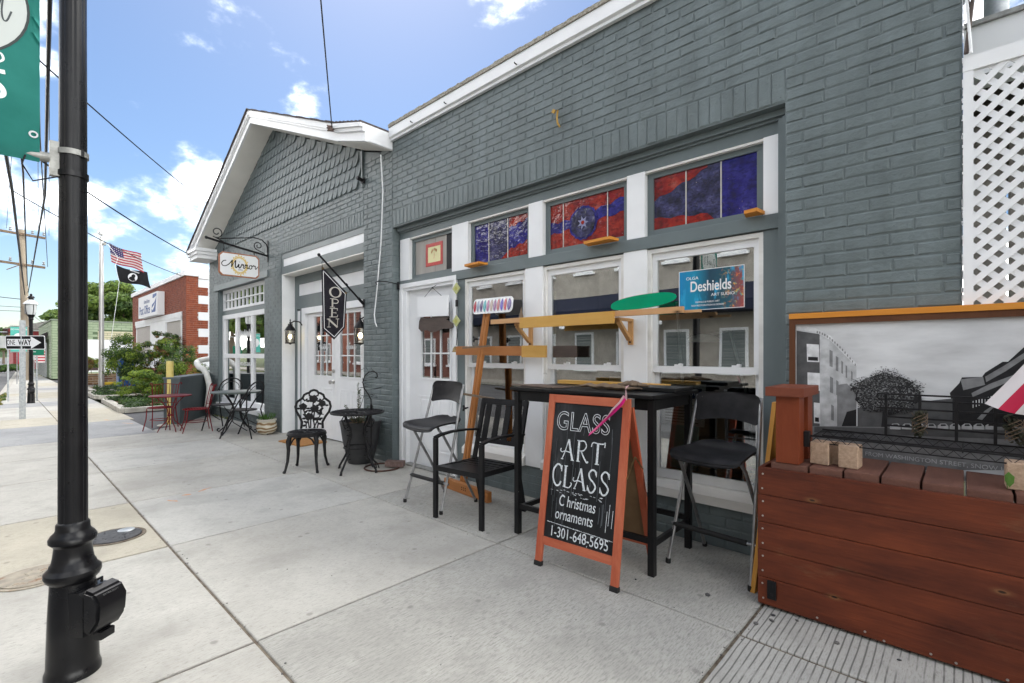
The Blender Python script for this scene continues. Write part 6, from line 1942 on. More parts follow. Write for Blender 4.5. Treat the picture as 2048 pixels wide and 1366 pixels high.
# ---- cast iron chair
def cast_chair():
    t = thing('cast_iron_chair', 'ornate black cast iron chair with rose pattern back by the doormat', 'chair')
    half = [(.125, .445), (.118, .52), (.150, .585), (.188, .64), (.205, .70), (.190, .755), (.150, .785), (.128, .80), (.112, .838), (.075, .858), (.055, .862), (.035, .885), (.0, .895)]
    by = lambda z: .165 + (z - .44) * .16
    pts = [(x, by(z), z) for x, z in half] + [(-x, by(z), z) for x, z in reversed(half[:-1])]
    MB().tube(pts, .014, 9).build('back_frame', M['iron'], t)
    mb = MB()
    for pts in ([(.128, .80), (.10, .77), (.07, .79)], [(-.128, .80), (-.10, .77), (-.07, .79)], [(.055, .862), (.05, .83), (.0, .815), (-.05, .83), (-.055, .862)], [(.112, .838), (.125, .80), (.15, .785)]):
        mb.tube([(x, by(z), z) for x, z in pts], .010, 7)
    mb.build('back_scroll', M['iron'], t)
    mb = MB()
    roses = [(0, .79, .050), (-.115, .70, .045), (.105, .735, .042), (.02, .675, .048), (-.04, .585, .048), (.055, .555, .026), (.09, .62, .022)]
    for (x, z, r) in roses:
        mb.ball((x, by(z), z), r, (1, .32, .85), 2)
        for k in range(5):
            a = k * 1.256 + x * 20
            mb.ball((x + r * .7 * math.cos(a), by(z) - .006, z + r * .6 * math.sin(a)), r * .45, (1, .5, 1), 1)
        for s in (-1, 1):
            mb.ball((x + s * r * 1.25, by(z) + .004, z - r * .5), r * .6, (1, .15, .5), 1)
    mb.build('rose', M['iron'], t)
    mb = MB()
    for pts in ([(0, .76), (-.005, .66), (-.02, .55), (-.015, .45)], [(-.115, .68), (-.09, .62), (-.05, .54), (-.03, .45)], [(.105, .70), (.095, .62), (.05, .52), (.02, .45)], [(.02, .64), (.01, .55), (.035, .45)], [(.055, .54), (.07, .50), (.06, .45)], [(-.04, .55), (-.07, .50), (-.065, .45)]):
        mb.tube([(x, by(z), z) for x, z in pts], .008, 6)
    for (x, z, a) in ((-.09, .60, .6), (.10, .67, -.5), (-.075, .52, .4), (.095, .56, -.2), (.06, .63, .5), (-.08, .64, -.7), (.09, .50, .3), (-.09, .48, -.2)):
        mb.xf(Matrix.Identity(4)); b0 = len(mb.bm.verts)
        bmesh.ops.create_icosphere(mb.bm, subdivisions=1, radius=1, matrix=Matrix.Translation((x, by(z), z)) @ Matrix.Rotation(a, 4, 'Y') @ Matrix.Diagonal((.032, .006, .014, 1)))
    mb.build('stem', M['iron'], t)
    mb = MB()
    el_ = lambda k, n, rx, ry: (rx * math.cos(2 * math.pi * k / n), .0 + ry * math.sin(2 * math.pi * k / n), .43)
    mb.tube([el_(k, 32, .195, .185) for k in range(32)], .013, 8, closed=True)
    mb.tube([el_(k, 24, .11, .10) for k in range(24)], .009, 6, closed=True)
    for k in range(8):
        a = k * math.pi / 4
        mb.tube([(.05 * math.cos(a), .05 * math.sin(a), .43), (.10 * math.cos(a + .25), .10 * math.sin(a + .25), .432), (.188 * math.cos(a), .178 * math.sin(a), .43)], .016, 6)
        mb.tube([(.105 * math.cos(a), .10 * math.sin(a), .43), (.15 * math.cos(a + .39), .14 * math.sin(a + .39), .43), (.105 * math.cos(a + .78), .10 * math.sin(a + .78), .43)], .011, 6)
    mb.ball((0, 0, .43), .05, (1, 1, .25))
    mb.build('seat', M['iron'], t)
    mb = MB(); mb.tube([el_(k, 32, .20, .19)[:2] + (.412,) for k in range(32)], .016, 6, closed=True); mb.build('seat_apron', M['iron'], t)
    for sx in (-1, 1):
        for sy in (-1, 1):
            mb = MB()
            f = 1.0
            mb.tube([(sx * .135, sy * .125, .415), (sx * .155, sy * .145, .35), (sx * .150, sy * .145, .25), (sx * .155, sy * .155, .13), (sx * .172, sy * .18, .03), (sx * .18, sy * .19, .012)], [.026, .025, .020, .016, .014, .019], 8)
            mb.tube([(sx * .14, sy * .13, .30), (sx * .10, sy * .14, .37), (sx * .05, sy * .155, .405)], .009, 6)
            mb.tube([(sx * .14, sy * .13, .30), (sx * .145, sy * .09, .37), (sx * .16, sy * .04, .405)], .009, 6)
            mb.ball((sx * .18, sy * .19, .011), .02, (1, 1, .55), 1)
            mb.build('leg', M['iron'], t)
    return t
c_ = cast_chair(); put(c_, (-5.50, -.84, 0), R(47))

# ---- cast iron table
t = thing('cast_iron_table', 'small round black cast iron table in front of the big planter pot', 'table', (-5.02, -.49, 0))
tx, ty = -5.03, -.47
mb = MB()
zt = .665
for r_, w_ in ((.285, .013), (.19, .010), (.09, .010)): mb.tube([(tx + r_ * math.cos(2 * math.pi * k / 36), ty + r_ * math.sin(2 * math.pi * k / 36), zt) for k in range(36)], w_, 7, closed=True)
for k in range(16):
    a = k * math.pi / 8
    mb.tube([(tx + .02 * math.cos(a), ty + .02 * math.sin(a), zt), (tx + .10 * math.cos(a + .2), ty + .10 * math.sin(a + .2), zt + .004), (tx + .19 * math.cos(a - .1), ty + .19 * math.sin(a - .1), zt), (tx + .285 * math.cos(a), ty + .285 * math.sin(a), zt)], .015, 6)
    mb.tube([(tx + .20 * math.cos(a), ty + .20 * math.sin(a), zt), (tx + .25 * math.cos(a + .2), ty + .25 * math.sin(a + .2), zt + .003), (tx + .20 * math.cos(a + .39), ty + .20 * math.sin(a + .39), zt)], .014, 6)
mb.lathe([(.27, -.006), (.27, .0), (.001, .0)], (tx, ty, zt), 32)
mb.build('tabletop', M['iron'], t)
for k in range(4):
    a = R(20 + 90 * k); ca, sa = math.cos(a), math.sin(a)
    P_ = lambda r_, z: (tx + r_ * ca, ty + r_ * sa, z)
    mb = MB(); mb.tube([P_(.19, .65), P_(.17, .58), P_(.115, .50), P_(.10, .42), P_(.145, .30), P_(.15, .2), P_(.20, .12), P_(.255, .04), P_(.265, .0)], [.014, .013, .012, .012, .013, .012, .012, .012, .016], 8)
    rr2 = random.Random(k)
    for q in range(7): mb.ball(P_(.12 + .03 * rr2.random(), .15 + q * .06), .017, (1, 1, .7), 1)
    mb.tube([P_(.19, .62), P_(.23, .56), P_(.20, .50), P_(.14, .52)], .007, 6)
    mb.build('leg', M['iron'], t)
mb = MB(); mb.tube([(tx + .15 * math.cos(k * math.pi / 8), ty + .15 * math.sin(k * math.pi / 8), .27) for k in range(16)], .008, 6, closed=True); mb.build('stretcher_ring', M['iron'], t)

# ---- big charcoal pot with rosemary
t = thing('planter_pot', 'big charcoal plant pot behind the cast iron table', 'pot', (-5.40, -.24, 0))
px_, py_ = -5.40, -.22
MB().lathe([(.14, .0), (.15, .01), (.185, .15), (.215, .30), (.235, .44), (.247, .50), (.25, .505), (.245, .512), (.228, .505), (.222, .46), (.001, .46)], (px_, py_, 0), 40, ).build('shell', M['pot'], t)
mb = MB(); mb.lathe([(.221, .461), (.221, .468), (.10, .478), (.001, .48)], (px_, py_, 0), 24); mb.build('soil', M['soil'], t)
t = thing('rosemary', 'upright rosemary sprigs growing in the charcoal pot', 'plant', (px_, py_, .48))
mb = MB(); Vv, Ff = [], []
rnd = random.Random(8)
for k in range(15):
    a = rnd.uniform(0, 6.28); r_ = rnd.uniform(0, .09)
    b0 = Vector((px_ + r_ * math.cos(a), py_ + r_ * math.sin(a), .47)); h_ = rnd.uniform(.10, .24) if k > 1 else (.50, .42)[k]
    if k < 2: b0 = Vector((px_ + .04 * k - .01, py_ - .03, .47))
    tip = b0 + Vector((.10 * math.cos(a) * (h_ < .3), .10 * math.sin(a) * (h_ < .3), h_))
    mb.tube([b0, (b0 + tip) / 2 + Vector((.01, 0, 0)), tip], [.004, .003, .0015], 5)
    for q in range(int(h_ * 420)):
        s = rnd.random(); p = b0.lerp(tip, s); d = Vector((rnd.gauss(0, 1), rnd.gauss(0, 1), .9)).normalized() * rnd.uniform(.018, .032)
        n_ = d.cross(Vector((rnd.random(), rnd.random(), .2))).normalized() * .0028
        i0 = len(Vv); Vv += [p - n_, p + d * .6 - n_ * .9, p + d, p + d * .6 + n_ * .9, p + n_]; Ff.append((i0, i0 + 1, i0 + 2, i0 + 3, i0 + 4))
mb.build('stem', M['drift'], t)
me = bpy.data.meshes.new('needles'); me.from_pydata(Vv, [], Ff); link('needles', me, M['herb'], t)

# ---- shepherd's hook with ring base, and the brick on it
t = thing('plant_hook', 'black shepherd hook stand with ring base beside the charcoal pot', 'plant hook', (-4.93, -.22, 0))
h_ = Vector((.73, .683, 0)); hb = Vector((-5.02, -.30, 0))
HP = lambda a, z, d=0: hb + h_ * a + Vector((-.683, .73, 0)) * d + Vector((0, 0, z))
MB().tube([(-4.93 + .20 * math.cos(k * math.pi / 16), -.21 + .20 * math.sin(k * math.pi / 16), .012) for k in range(32)], .009, 7, closed=True).build('base_ring', mat("rusty iron", (.05, .025, .018), (.10, .05, .035), scale=30, rough=.7), t)
MB().tube([HP(.02, .012), HP(.0, .05), HP(0, .30), HP(0, .72)], .0085, 8).build('pole', M['iron'], t)
MB().tube([HP(0, .70), HP(-.005, .80), HP(-.035, .86), HP(-.085, .93), HP(-.098, 1.00), HP(-.075, 1.075), HP(-.03, 1.115), HP(.03, 1.125), HP(.065, 1.10), HP(.072, 1.065), HP(.055, 1.045), HP(.045, 1.06)], .0075, 8).build('hook', M['iron'], t)
MB().lathe([(.013, 0), (.015, .02), (.013, .05), (.001, .051)], HP(0, .69), 10).build('collar', M['iron'], t)
for s in (0, 1):
    MB().tube([HP(.06 + .03 * s, .0), HP(.05 + .02 * s, .06), HP(.0, .12)], .006, 6).build('ground_spike', M['iron'], t)
mb = MB(); rnd = random.Random(2)
for k in range(7):
    z = .80 + k * .045; 
    mb.tube([HP(-.06, z), HP(-.06 + rnd.uniform(-.1, .12), z + rnd.uniform(-.02, .06), rnd.uniform(-.03, .03)), HP(-.03 + rnd.uniform(-.12, .16), z + rnd.uniform(-.06, .06), .02), HP(rnd.uniform(-.12, .15), z + .02)], .0022, 4)
mb.tube([HP(-.12, 1.14), HP(-.06, 1.17), HP(-.03, 1.12), HP(0, 1.16), HP(.03, 1.12)], .003, 5)
mb.tube([HP(-.16, .50), HP(-.13, .7), HP(-.08, .86), HP(-.1, 1.05)], .003, 5)
mb.build('wire_vine', M['iron'], t)
mb = MB(); mb.box((0, 0, 0), (.215, .098, .062), Matrix.Rotation(R(40), 3, 'Z'), bev=.006); mb.xf(Matrix.Translation((-4.835, -.10, .050)) @ Matrix.Rotation(R(2), 4, 'Y'))
tag(mb.build('loose_brick', M['brick_red'], smooth=False), 'single dusty red brick lying on the ring of the plant hook', 'brick')

# ---- doormat, little pot
mb = MB()
q = [(-7.56, -.36), (-6.90, -.315), (-6.955, .11), (-7.70, .05)]
mb.prism([(x, y, .002) for x, y in q], (0, 0, .016)); tag(mb.build('doormat', M['mat'], smooth=False), 'orange brown coir doormat before the salon double doors', 'doormat')
t = thing('small_flowerpot', 'round cream and brown glazed pot with grass against the salon wall', 'pot', (-8.46, -.20, 0))
m, tt, bs = newmat("swirled glaze")
wv = tt.nodes.new("ShaderNodeTexWave"); wv.inputs["Scale"].default_value = 5; wv.inputs["Distortion"].default_value = 7; wv.bands_direction = 'Z'
tt.links.new(pos_vec(tt), wv.inputs["Vector"])
tt.links.new(ramp(tt, wv.outputs["Fac"], [(.2, (.22, .13, .06, 1)), (.5, (.46, .38, .24, 1)), (.8, (.58, .54, .44, 1))]), bs.inputs["Base Color"]); bs.inputs["Roughness"].default_value = .25
MB().lathe([(.085, 0), (.12, .02), (.155, .08), (.16, .13), (.145, .19), (.13, .215)], (-8.46, -.20, 0), 28).build('bowl', m, t)
MB().lathe([(.13, .2155), (.15, .225), (.152, .25), (.135, .252), (.125, .225), (.001, .222)], (-8.46, -.20, 0), 28).build('rim', mat("cream glaze", (.55, .52, .44), rough=.3), t)
Vv, Ff = [], []
rnd = random.Random(1)
for k in range(90):
    a = rnd.uniform(0, 6.28); r_ = rnd.uniform(0, .09); b0 = Vector((-8.46 + r_ * math.cos(a), -.20 + r_ * math.sin(a), .22)); d = Vector((math.cos(a) * .08, math.sin(a) * .08, rnd.uniform(.06, .17))); n_ = Vector((-math.sin(a), math.cos(a), 0)) * .004
    i0 = len(Vv); Vv += [b0 - n_, b0 + n_, b0 + d * .7 + n_, b0 + d + Vector((0, 0, -.01)), b0 + d * .7 - n_]; Ff.append((i0, i0 + 1, i0 + 2, i0 + 3, i0 + 4))
me = bpy.data.meshes.new('grass_blades'); me.from_pydata(Vv, [], Ff); link('grass_blades', me, M['grassy'], t)

# ---- dark garden table and two round backed wire chairs
t = thing('garden_table', 'round dark green metal garden table by the salon window', 'table', (-8.95, -.52, 0))
tx, ty, zt = -8.95, -.50, .675
MB().lathe([(.37, 0), (.385, .004), (.385, .022), (.375, .028), (.001, .028)], (tx, ty, zt), 40).build('tabletop', M['greenmetal'], t)
for k in range(4):
    a = R(35 + 90 * k); ca, sa = math.cos(a), math.sin(a); P_ = lambda r_, z: (tx + r_ * ca, ty + r_ * sa, z)
    MB().tube([P_(.26, .675), P_(.20, .62), P_(.09, .48), P_(.06, .36), P_(.10, .24), P_(.22, .10), P_(.30, .04), P_(.335, .012), P_(.36, .03), P_(.352, .065), P_(.325, .06)], .010, 8).build('leg', M['iron'], t)
mb = MB(); mb.tube([(tx + .07 * math.cos(k * math.pi / 6), ty + .07 * math.sin(k * math.pi / 6), .40) for k in range(12)], .007, 6, closed=True); mb.build('tie_ring', M['iron'], t)
def hoop_chair():
    t = thing('hoop_back_chair', 'black wire chair with hoop back right of the green table', 'chair', group='black hoop back chairs at the green table')
    arch = [(.215 * math.cos(R(a)), .20 + .06 * math.sin(R(a)), .72 + .17 * math.sin(R(a))) for a in range(0, 181, 15)]
    MB().tube([(.22, -.24, 0), (.215, -.10, .33), (.213, .08, .60)] + arch + [(-.213, .08, .60), (-.215, -.10, .33), (-.22, -.24, 0)], .0115, 8).build('hoop', M['iron'], t)
    mb = MB()
    mb.tube([(.16 * math.cos(R(a)), .20 + .05 * math.sin(R(a)), .71 + .12 * math.sin(R(a))) for a in range(0, 181, 15)], .006, 6)
    mb.build('inner_hoop', M['iron'], t)
    for s in (-1, 1):
        MB().tube([(s * .215, .20, .73), (s * .20, .19, .5), (s * .19, .17, .42), (s * .21, .28, .0)], .010, 8).build('rear_leg', M['iron'], t)
        MB().ball((s * .22, -.24, .006), .016, (1, 1, .5), 1).build('foot', M['iron'], t)
        MB().tube([(s * .13, -.16, .42), (s * .17, -.05, .25), (s * .205, .20, .13)], .007, 6).build('brace', M['iron'], t)
    mb = MB(); mb.lathe([(.195, .425), (.205, .432), (.20, .442), (.15, .437), (.001, .432)], (0, 0, 0), 30); mb.build('seat', M['iron'], t)
    return t
hc = hoop_chair(); put(hc, (-8.45, -.56, 0), R(-52))
dup(hc, (-9.60, -.52, 0), R(38), 'black wire chair with hoop back left of the green table')

# ---- red wire table and chairs
t = thing('red_bistro_table', 'small round dark red wire table between two red chairs', 'table', (-10.0, -1.22, 0))
tx, ty, zt = -9.97, -1.22, .60
MB().lathe([(.295, 0), (.31, .004), (.31, .018), (.30, .022), (.001, .02)], (tx, ty, zt), 32).build('tabletop', M['redmetal'], t)
for k in range(4):
    a = R(10 + 90 * k); ca, sa = math.cos(a), math.sin(a); P_ = lambda r_, z: (tx + r_ * ca, ty + r_ * sa, z)
    MB().tube([P_(.22, .60), P_(.12, .50), P_(.05, .38), P_(.035, .28), P_(.06, .18), P_(.16, .08), P_(.20, .0)], .008, 6).build('leg', M['redmetal'], t)
MB().lathe([(.05, .27), (.055, .28), (.05, .29), (.001, .29)], (tx, ty, 0), 12).build('hub', M['redmetal'], t)
def red_chair():
    t = thing('red_wire_chair', 'dark red wire chair nearest the shop front with curled back', 'chair', group='red wire chairs at the red table')
    for s in (-1, 1):
        MB().tube([(s * .20, .22, 0), (s * .175, .16, .38), (s * .19, .20, .60), (s * .205, .235, .76), (s * .212, .255, .80), (s * .235, .27, .805), (s * .245, .265, .785), (s * .232, .26, .775)], .008, 7).build('rear_leg', M['redmetal'], t)
        MB().tube([(s * .165, -.13, .38), (s * .17, -.15, .2), (s * .20, -.21, 0)], .008, 7).build('front_leg', M['redmetal'], t)
    mb = MB()
    for z, o_ in ((.77, .238), (.45, .172)):
        mb.tube([(-.205 if z > .6 else -.178, o_, z), (0, o_ + .045, z + (.02 if z > .6 else 0)), (.205 if z > .6 else .178, o_, z)], .006, 6)
    for k in range(7):
        x = -.15 + k * .05; b_ = .04 * (1 - (x / .2) ** 2)
        mb.tube([(x, .172 + b_, .45), (x * 1.1, .238 + b_, .782)], .0042, 5)
    mb.build('back_wires', M['redmetal'], t)
    mb = MB(); mb.tube([(.19 * math.cos(k * math.pi / 14), .19 * math.sin(k * math.pi / 14), .385) for k in range(28)], .009, 7, closed=True)
    for k in range(9):
        x = -.16 + k * .04; q = math.sqrt(max(0, .185 ** 2 - x * x)); mb.tube([(x, -q, .385), (x, q, .385)], .004, 5); mb.tube([(-q, x, .388), (q, x, .388)], .004, 5)
    mb.build('seat', M['redmetal'], t)
    mb = MB(); mb.tube([(.165 * math.cos(k * math.pi / 10), .165 * math.sin(k * math.pi / 10), .17) for k in range(20)], .006, 6, closed=True); mb.build('stretcher', M['redmetal'], t)
    return t
rc = red_chair(); put(rc, (-9.66, -.92, 0), R(-8))
dup(rc, (-10.38, -1.28, 0), R(62), 'dark red wire chair behind the red table nearer the driveway')

# ---- bollard, diagonal wall, hose
t = thing('bollard', 'yellow painted steel bollard at the driveway corner', 'bollard', (-10.85, -1.05, 0))
MB().lathe([(.058, .0), (.058, 1.18), (.054, 1.195), (.001, 1.20)], (-10.85, -1.05, 0), 24).build('post', M['yellow'], t)
MB().lathe([(.20, .0015), (.19, .012), (.06, .02), (.059, .02)], (-10.85, -1.05, 0), 16, cap=False).build('footing', M['curb'], t)
t = thing('low_grey_wall', 'low dark grey masonry wall set diagonally at the salon corner', 'wall', (-11.4, -.4, 0))
a, b_ = Vector((-10.72, -.92)), Vector((-12.36, .02)); d = (b_ - a).normalized(); n_ = Vector((d.y, -d.x))
if n_.dot(Vector((-1, -1))) < 0: n_ = -n_
mb = MB(); mb.prism([(a.x, a.y, -.02), (b_.x, b_.y, -.02), (b_.x + n_.x * .26, b_.y + n_.y * .26, -.02), (a.x + n_.x * .26, a.y + n_.y * .26, -.02)], (0, 0, .88)); mb.build('body', mat("dark grey render", (.072, .090, .096), (.088, .108, .115), scale=3, rough=.6, bump=.3, bscale=30), t, smooth=False)
mb = MB(); e_ = .015; p0, p1 = a - d * e_ - n_ * e_, b_ + d * 0 - n_ * e_
mb.prism([(p0.x, p0.y, .8605), (p1.x, p1.y, .8605), (p1.x + n_.x * .29, p1.y + n_.y * .29, .8605), (p0.x + n_.x * .29, p0.y + n_.y * .29, .8605)], (0, 0, .035)); mb.build('coping', mat("grey coping", (.10, .12, .13), rough=.6), t, smooth=False)
t = thing('duct_hose', 'white ribbed duct hose hanging from the salon corner', 'hose', (-11.5, -.35, .1))
cp = [Vector(p) for p in ((-12.46, .12, 1.22), (-12.48, -.06, 1.21), (-12.42, -.22, 1.15), (-12.20, -.24, 1.05), (-11.98, -.20, .98), (-11.86, -.17, .82), (-11.80, -.15, .60), (-11.79, -.17, .38), (-11.80, -.19, .15))]
pts, rs = [], []
for i in range(len(cp) - 1):
    for k in range(14):
        p0, p1, p2, p3 = cp[max(i - 1, 0)], cp[i], cp[i + 1], cp[min(i + 2, len(cp) - 1)]; s = k / 14
        pts.append(.5 * ((2 * p1) + (p2 - p0) * s + (2 * p0 - 5 * p1 + 4 * p2 - p3) * s * s + (3 * p1 - p0 - 3 * p2 + p3) * s ** 3)); rs.append(.062 if len(pts) % 2 else .054)
MB().tube(pts, rs, 14).build('tube', M['hose'], t, ang=80)

# ================================================================== STREET FURNITURE
M['teal'] = mat("teal banner cloth", (0.030, 0.235, 0.20), (0.045, 0.285, 0.245), scale=5, rough=.75, bump=.15, bscale=14, bdist=.01)
M['milk'] = mat("frosted lamp glass", (.62, .64, .64), rough=.25)
def street_lamp(x, y, top, label, k=1.0, zs=1.0, white=False):
    t = thing('street_lamp', label, 'street lamp', (x, y, 0), group='black street lamps along the walk')
    z = lambda v: v * zs
    MB().lathe([(.110 * k, 0), (.110 * k, z(.022)), (.106 * k, z(.030)), (.102 * k, z(.045)), (.101 * k, z(.10)), (.096 * k, z(.25)), (.088 * k, z(.385)), (.093 * k, z(.390)), (.104 * k, z(.398)), (.112 * k, z(.415)), (.111 * k, z(.430)), (.098 * k, z(.442)), (.092 * k, z(.448)), (.090 * k, z(.458)), (.083 * k, z(.465)), (.078 * k, z(.49)), (.073 * k, z(.53)), (.078 * k, z(.537)), (.093 * k, z(.550)), (.094 * k, z(.565)), (.084 * k, z(.580)), (.070 * k, z(.592)), (.067 * k, z(.600)), (.066 * k, z(.622)), (.060 * k, z(.628)), (.055 * k, z(.632))], (x, y, 0), 40).build('base', M['lamp'], t)
    n = 40
    mb = MB(); bm = mb.bm; rings = []
    for zz, r in ((z(.60), .0575 * k), (top * .6, .055 * k), (top, .052 * k)):
        rings.append([bm.verts.new((x + r * (1 - (.055 if q % 5 == 0 else 0)) * math.cos(2 * math.pi * q / n), y + r * (1 - (.055 if q % 5 == 0 else 0)) * math.sin(2 * math.pi * q / n), zz)) for q in range(n)])
    for a, b in zip(rings, rings[1:]):
        for q in range(n): bm.faces.new((a[q], a[(q + 1) % n], b[(q + 1) % n], b[q]))
    mb.build('shaft', M['lamp'], t, ang=25)
    MB().lathe([(.055 * k, top - .02), (.075 * k, top), (.06 * k, top + .03), (.10 * k, top + .10), (.115 * k, top + .12), (.001, top + .121)], (x, y, 0), 24).build('fitter', M['lamp'], t)
    MB().lathe([(.105 * k, top + .122), (.135 * k, top + .20), (.155 * k, top + .40), (.001, top + .401)], (x, y, 0), 24).build('lantern_glass', M['milk'], t)
    mb = MB()
    for q in range(4):
        a = q * math.pi / 2 + .4
        mb.tube([(x + .112 * k * math.cos(a), y + .112 * k * math.sin(a), top + .12), (x + .140 * k * math.cos(a), y + .140 * k * math.sin(a), top + .20), (x + .160 * k * math.cos(a), y + .160 * k * math.sin(a), top + .41)], .008, 6)
    mb.build('lantern_rib', M['lamp'], t)
    MB().lathe([(.205 * k, top + .395), (.21 * k, top + .41), (.15 * k, top + .47), (.085 * k, top + .52), (.07 * k, top + .53), (.001, top + .531)], (x, y, 0), 32, flutes=1).build('lantern_roof', M['milk'] if white else M['lamp'], t)
    MB().lathe([(.072 * k, top + .525), (.065 * k, top + .565), (.105 * k, top + .58), (.08 * k, top + .62), (.03 * k, top + .64), (.045 * k, top + .66), (.02 * k, top + .69), (.001, top + .70)], (x, y, 0), 20).build('finial', M['lamp'], t)
    return t
lamp = street_lamp(-2.70, -3.06, 2.95, 'near black fluted street lamp with outlet box and teal banner arm', .83)
# outlet box on the near lamp
r_ = Vector((.73, .683, 0)); fwd_ = Vector((.683, -.73, 0)); ax = (r_ * .99 + fwd_ * .12).normalized(); sd = Vector((-ax.y, ax.x, 0))
Mx = Matrix((ax, sd, Vector((0, 0, 1)))).transposed().to_4x4(); Mx.translation = Vector((-2.70, -3.06, .285)) - ax * .022
ob = MB().prism([(.06, -.06, -.10), (.135, -.06, -.10), (.135, -.06, .055), (.115, -.06, .075), (.06, -.06, .075)], (0, .12, 0)).xf(Mx).build('outlet_box', M['lamp'], lamp, smooth=False)
mb = MB(); mb.prism([(.1355, -.066, -.078), (.168, -.066, -.095), (.205, -.066, -.04), (.212, -.066, .035), (.185, -.066, .078), (.1355, -.066, .092)], (0, .132, 0))
bmesh.ops.bevel(mb.bm, geom=list(mb.bm.edges), offset=.010, segments=2, affect='EDGES', clamp_overlap=True); mb.xf(Mx).build('cover_lid', M['lamp'], ob)
MB().b2(.150, .185, -.03, .03, -.125, -.093, .003).xf(Mx).build('latch', M['lamp'], ob); MB().tube([(.14, -.01, .092), (.14, -.01, .11), (.14, .015, .11), (.14, .015, .092)], .006, 6).xf(Mx).build('hinge_pin', M['lamp'], ob)
pl = Mx @ frame_m((.2085, 0, .0), (0, 1, 0), Vector((-.07, 0, .75)))
pl2 = Mx @ frame_m((.1995, 0, .0585), (0, 1, 0), Vector((-.53, 0, .85)))
lettering('lettering', 'EXTRA DUTY', .011, mat('grey embossing', (.09, .09, .09), rough=.5), pl2, (.0, .004), ob, 1)
# banner arm and banner
arm = MB()
mb = MB(); mb.b2(-2.716, -2.684, -3.132, -3.102, 2.045, 2.185, .003); mb.tube([(-2.695, -3.13, 2.115), (-2.70, -3.75, 2.09)], .019, 14); mb.build('banner_arm', M['alu'], lamp, smooth=True)
for zc, m_ in ((2.150, M['alu']), (2.062, M['lamp'])):
    MB().lathe([(.0465, zc - .011), (.0505, zc - .011), (.0505, zc + .011), (.0465, zc + .011)], (-2.70, -3.06, 0), 32, cap=False).build('band_clamp', m_, lamp)
mb = MB(); mb.tube([(-2.672, -3.105, 2.04), (-2.66, -3.18, 2.00), (-2.665, -3.21, 2.06), (-2.675, -3.20, 2.10)], .003, 5); mb.box((-2.660, -3.035, 2.15), (.012, .012, .03)); mb.build('cable_tie', M['iron'], lamp)
t = thing('street_banner', 'teal cloth banner with white oval and script hanging from the near lamp', 'banner', (-2.70, -3.45, 2.1))
mb = MB(); nu, nv = 16, 20
fz = lambda u, v: Vector((-2.672 + .006 * math.sin(9 * u) * (1 - v) - .012 * math.exp(-v * 30), -3.160 - .59 * u, 2.085 + 1.25 * v - .02 * u))
G2 = [[mb.bm.verts.new(fz(i / nu, j / nv)) for i in range(nu + 1)] for j in range(nv + 1)]
for j in range(nv):
    for i in range(nu): mb.bm.faces.new((G2[j][i], G2[j][i + 1], G2[j + 1][i + 1], G2[j + 1][i]))
bmesh.ops.solidify(mb.bm, geom=list(mb.bm.faces), thickness=.0015)
mb.build('cloth', M['teal'], t, ang=60)
pl = frame_m((-2.6665, -3.45, 2.65), (0, 1, 0), (0, 0, 1))
mb = MB(); mb.face([pl @ Vector((.262 * math.cos(k * math.pi / 24), .245 * math.sin(k * math.pi / 24), 0)) for k in range(48)]); mb.build('oval_border', mat("charcoal print", (.05, .06, .06), rough=.8), t, smooth=False)
mb = MB(); mb.face([pl @ Vector((.254 * math.cos(k * math.pi / 24), .237 * math.sin(k * math.pi / 24), .0008)) for k in range(48)]); mb.build('oval', mat("off white print", (.52, .55, .53), rough=.8), t, smooth=False)
mb = MB()
S2 = lambda pts, w_, z_=.0016: stroke(mb, pts, w_, pl, z_)
S2([(-.20, -.03), (-.21, .05), (-.16, .06), (-.15, .0), (-.2, -.05), (-.13, -.06), (-.1, .0)], .012)
for x in (-.06, .0): S2([(x - .03, -.04), (x, .02), (x + .01, -.04), (x + .04, .0)], .011)
S2([(.06, -.06), (.075, .10), (.082, .06), (.078, -.04), (.11, -.05)], .010)
S2([(.125, -.04), (.16, .09), (.172, .075), (.16, -.02), (.168, -.055)], .006)
S2([(.168, -.055), (.190, .045), (.186, -.02), (.190, -.055), (.200, -.055), (.212, -.015)], .0055)
mb.build('script_lettering', mat("dark script", (.07, .08, .085), rough=.8), t, smooth=False)
mb = MB()
S2([(.178, -.215), (.168, -.195), (.184, -.188), (.190, -.208), (.176, -.224)], .007)
S2([(.195, -.255), (.160, -.262), (.153, -.285), (.185, -.315), (.188, -.345), (.150, -.365)], .016)
mb.build('brush_lettering', M['print_white'], t, smooth=False)
MB().lathe([(.008, 0), (.014, .0), (.014, .003), (.008, .003)], (0, 0, 0), 18, M4=Matrix.Translation((-2.6705, -3.178, 2.185)) @ Matrix.Rotation(R(90), 4, 'Y'), cap=False).build('grommet', M['galv'], t)

farl = street_lamp(-18.5, -2.62, 2.28, 'distant black street lamp with white hood beyond the one way sign', .76, .92, True)
MB().lathe([(.05, 0), (.07, .02), (.07, .10), (.03, .12), (.001, .121)], (0, 0, 0), 14, M4=Matrix.Translation((-18.42, -2.55, .33)) @ Matrix.Rotation(R(90), 4, 'X')).build('outlet_box', M['lamp'], farl)
MB().tube([(-18.5, -2.62, 2.08), (-18.5, -3.02, 2.08)], .015, 8).build('banner_arm', M['alu'], farl); MB().tube([(-18.5, -2.62, 1.39), (-18.5, -3.02, 1.39)], .015, 8).build('banner_arm', M['alu'], farl)
t = thing('street_banner', 'small teal banner behind the one way sign on the distant lamp', 'banner', (-18.5, -3.0, 1.3))
MB().b2(-18.495, -18.488, -3.01, -2.70, 1.40, 2.06).build('cloth', mat("pale teal banner", (.09, .44, .37), (.12, .50, .42), scale=3, rough=.8), t, smooth=False)
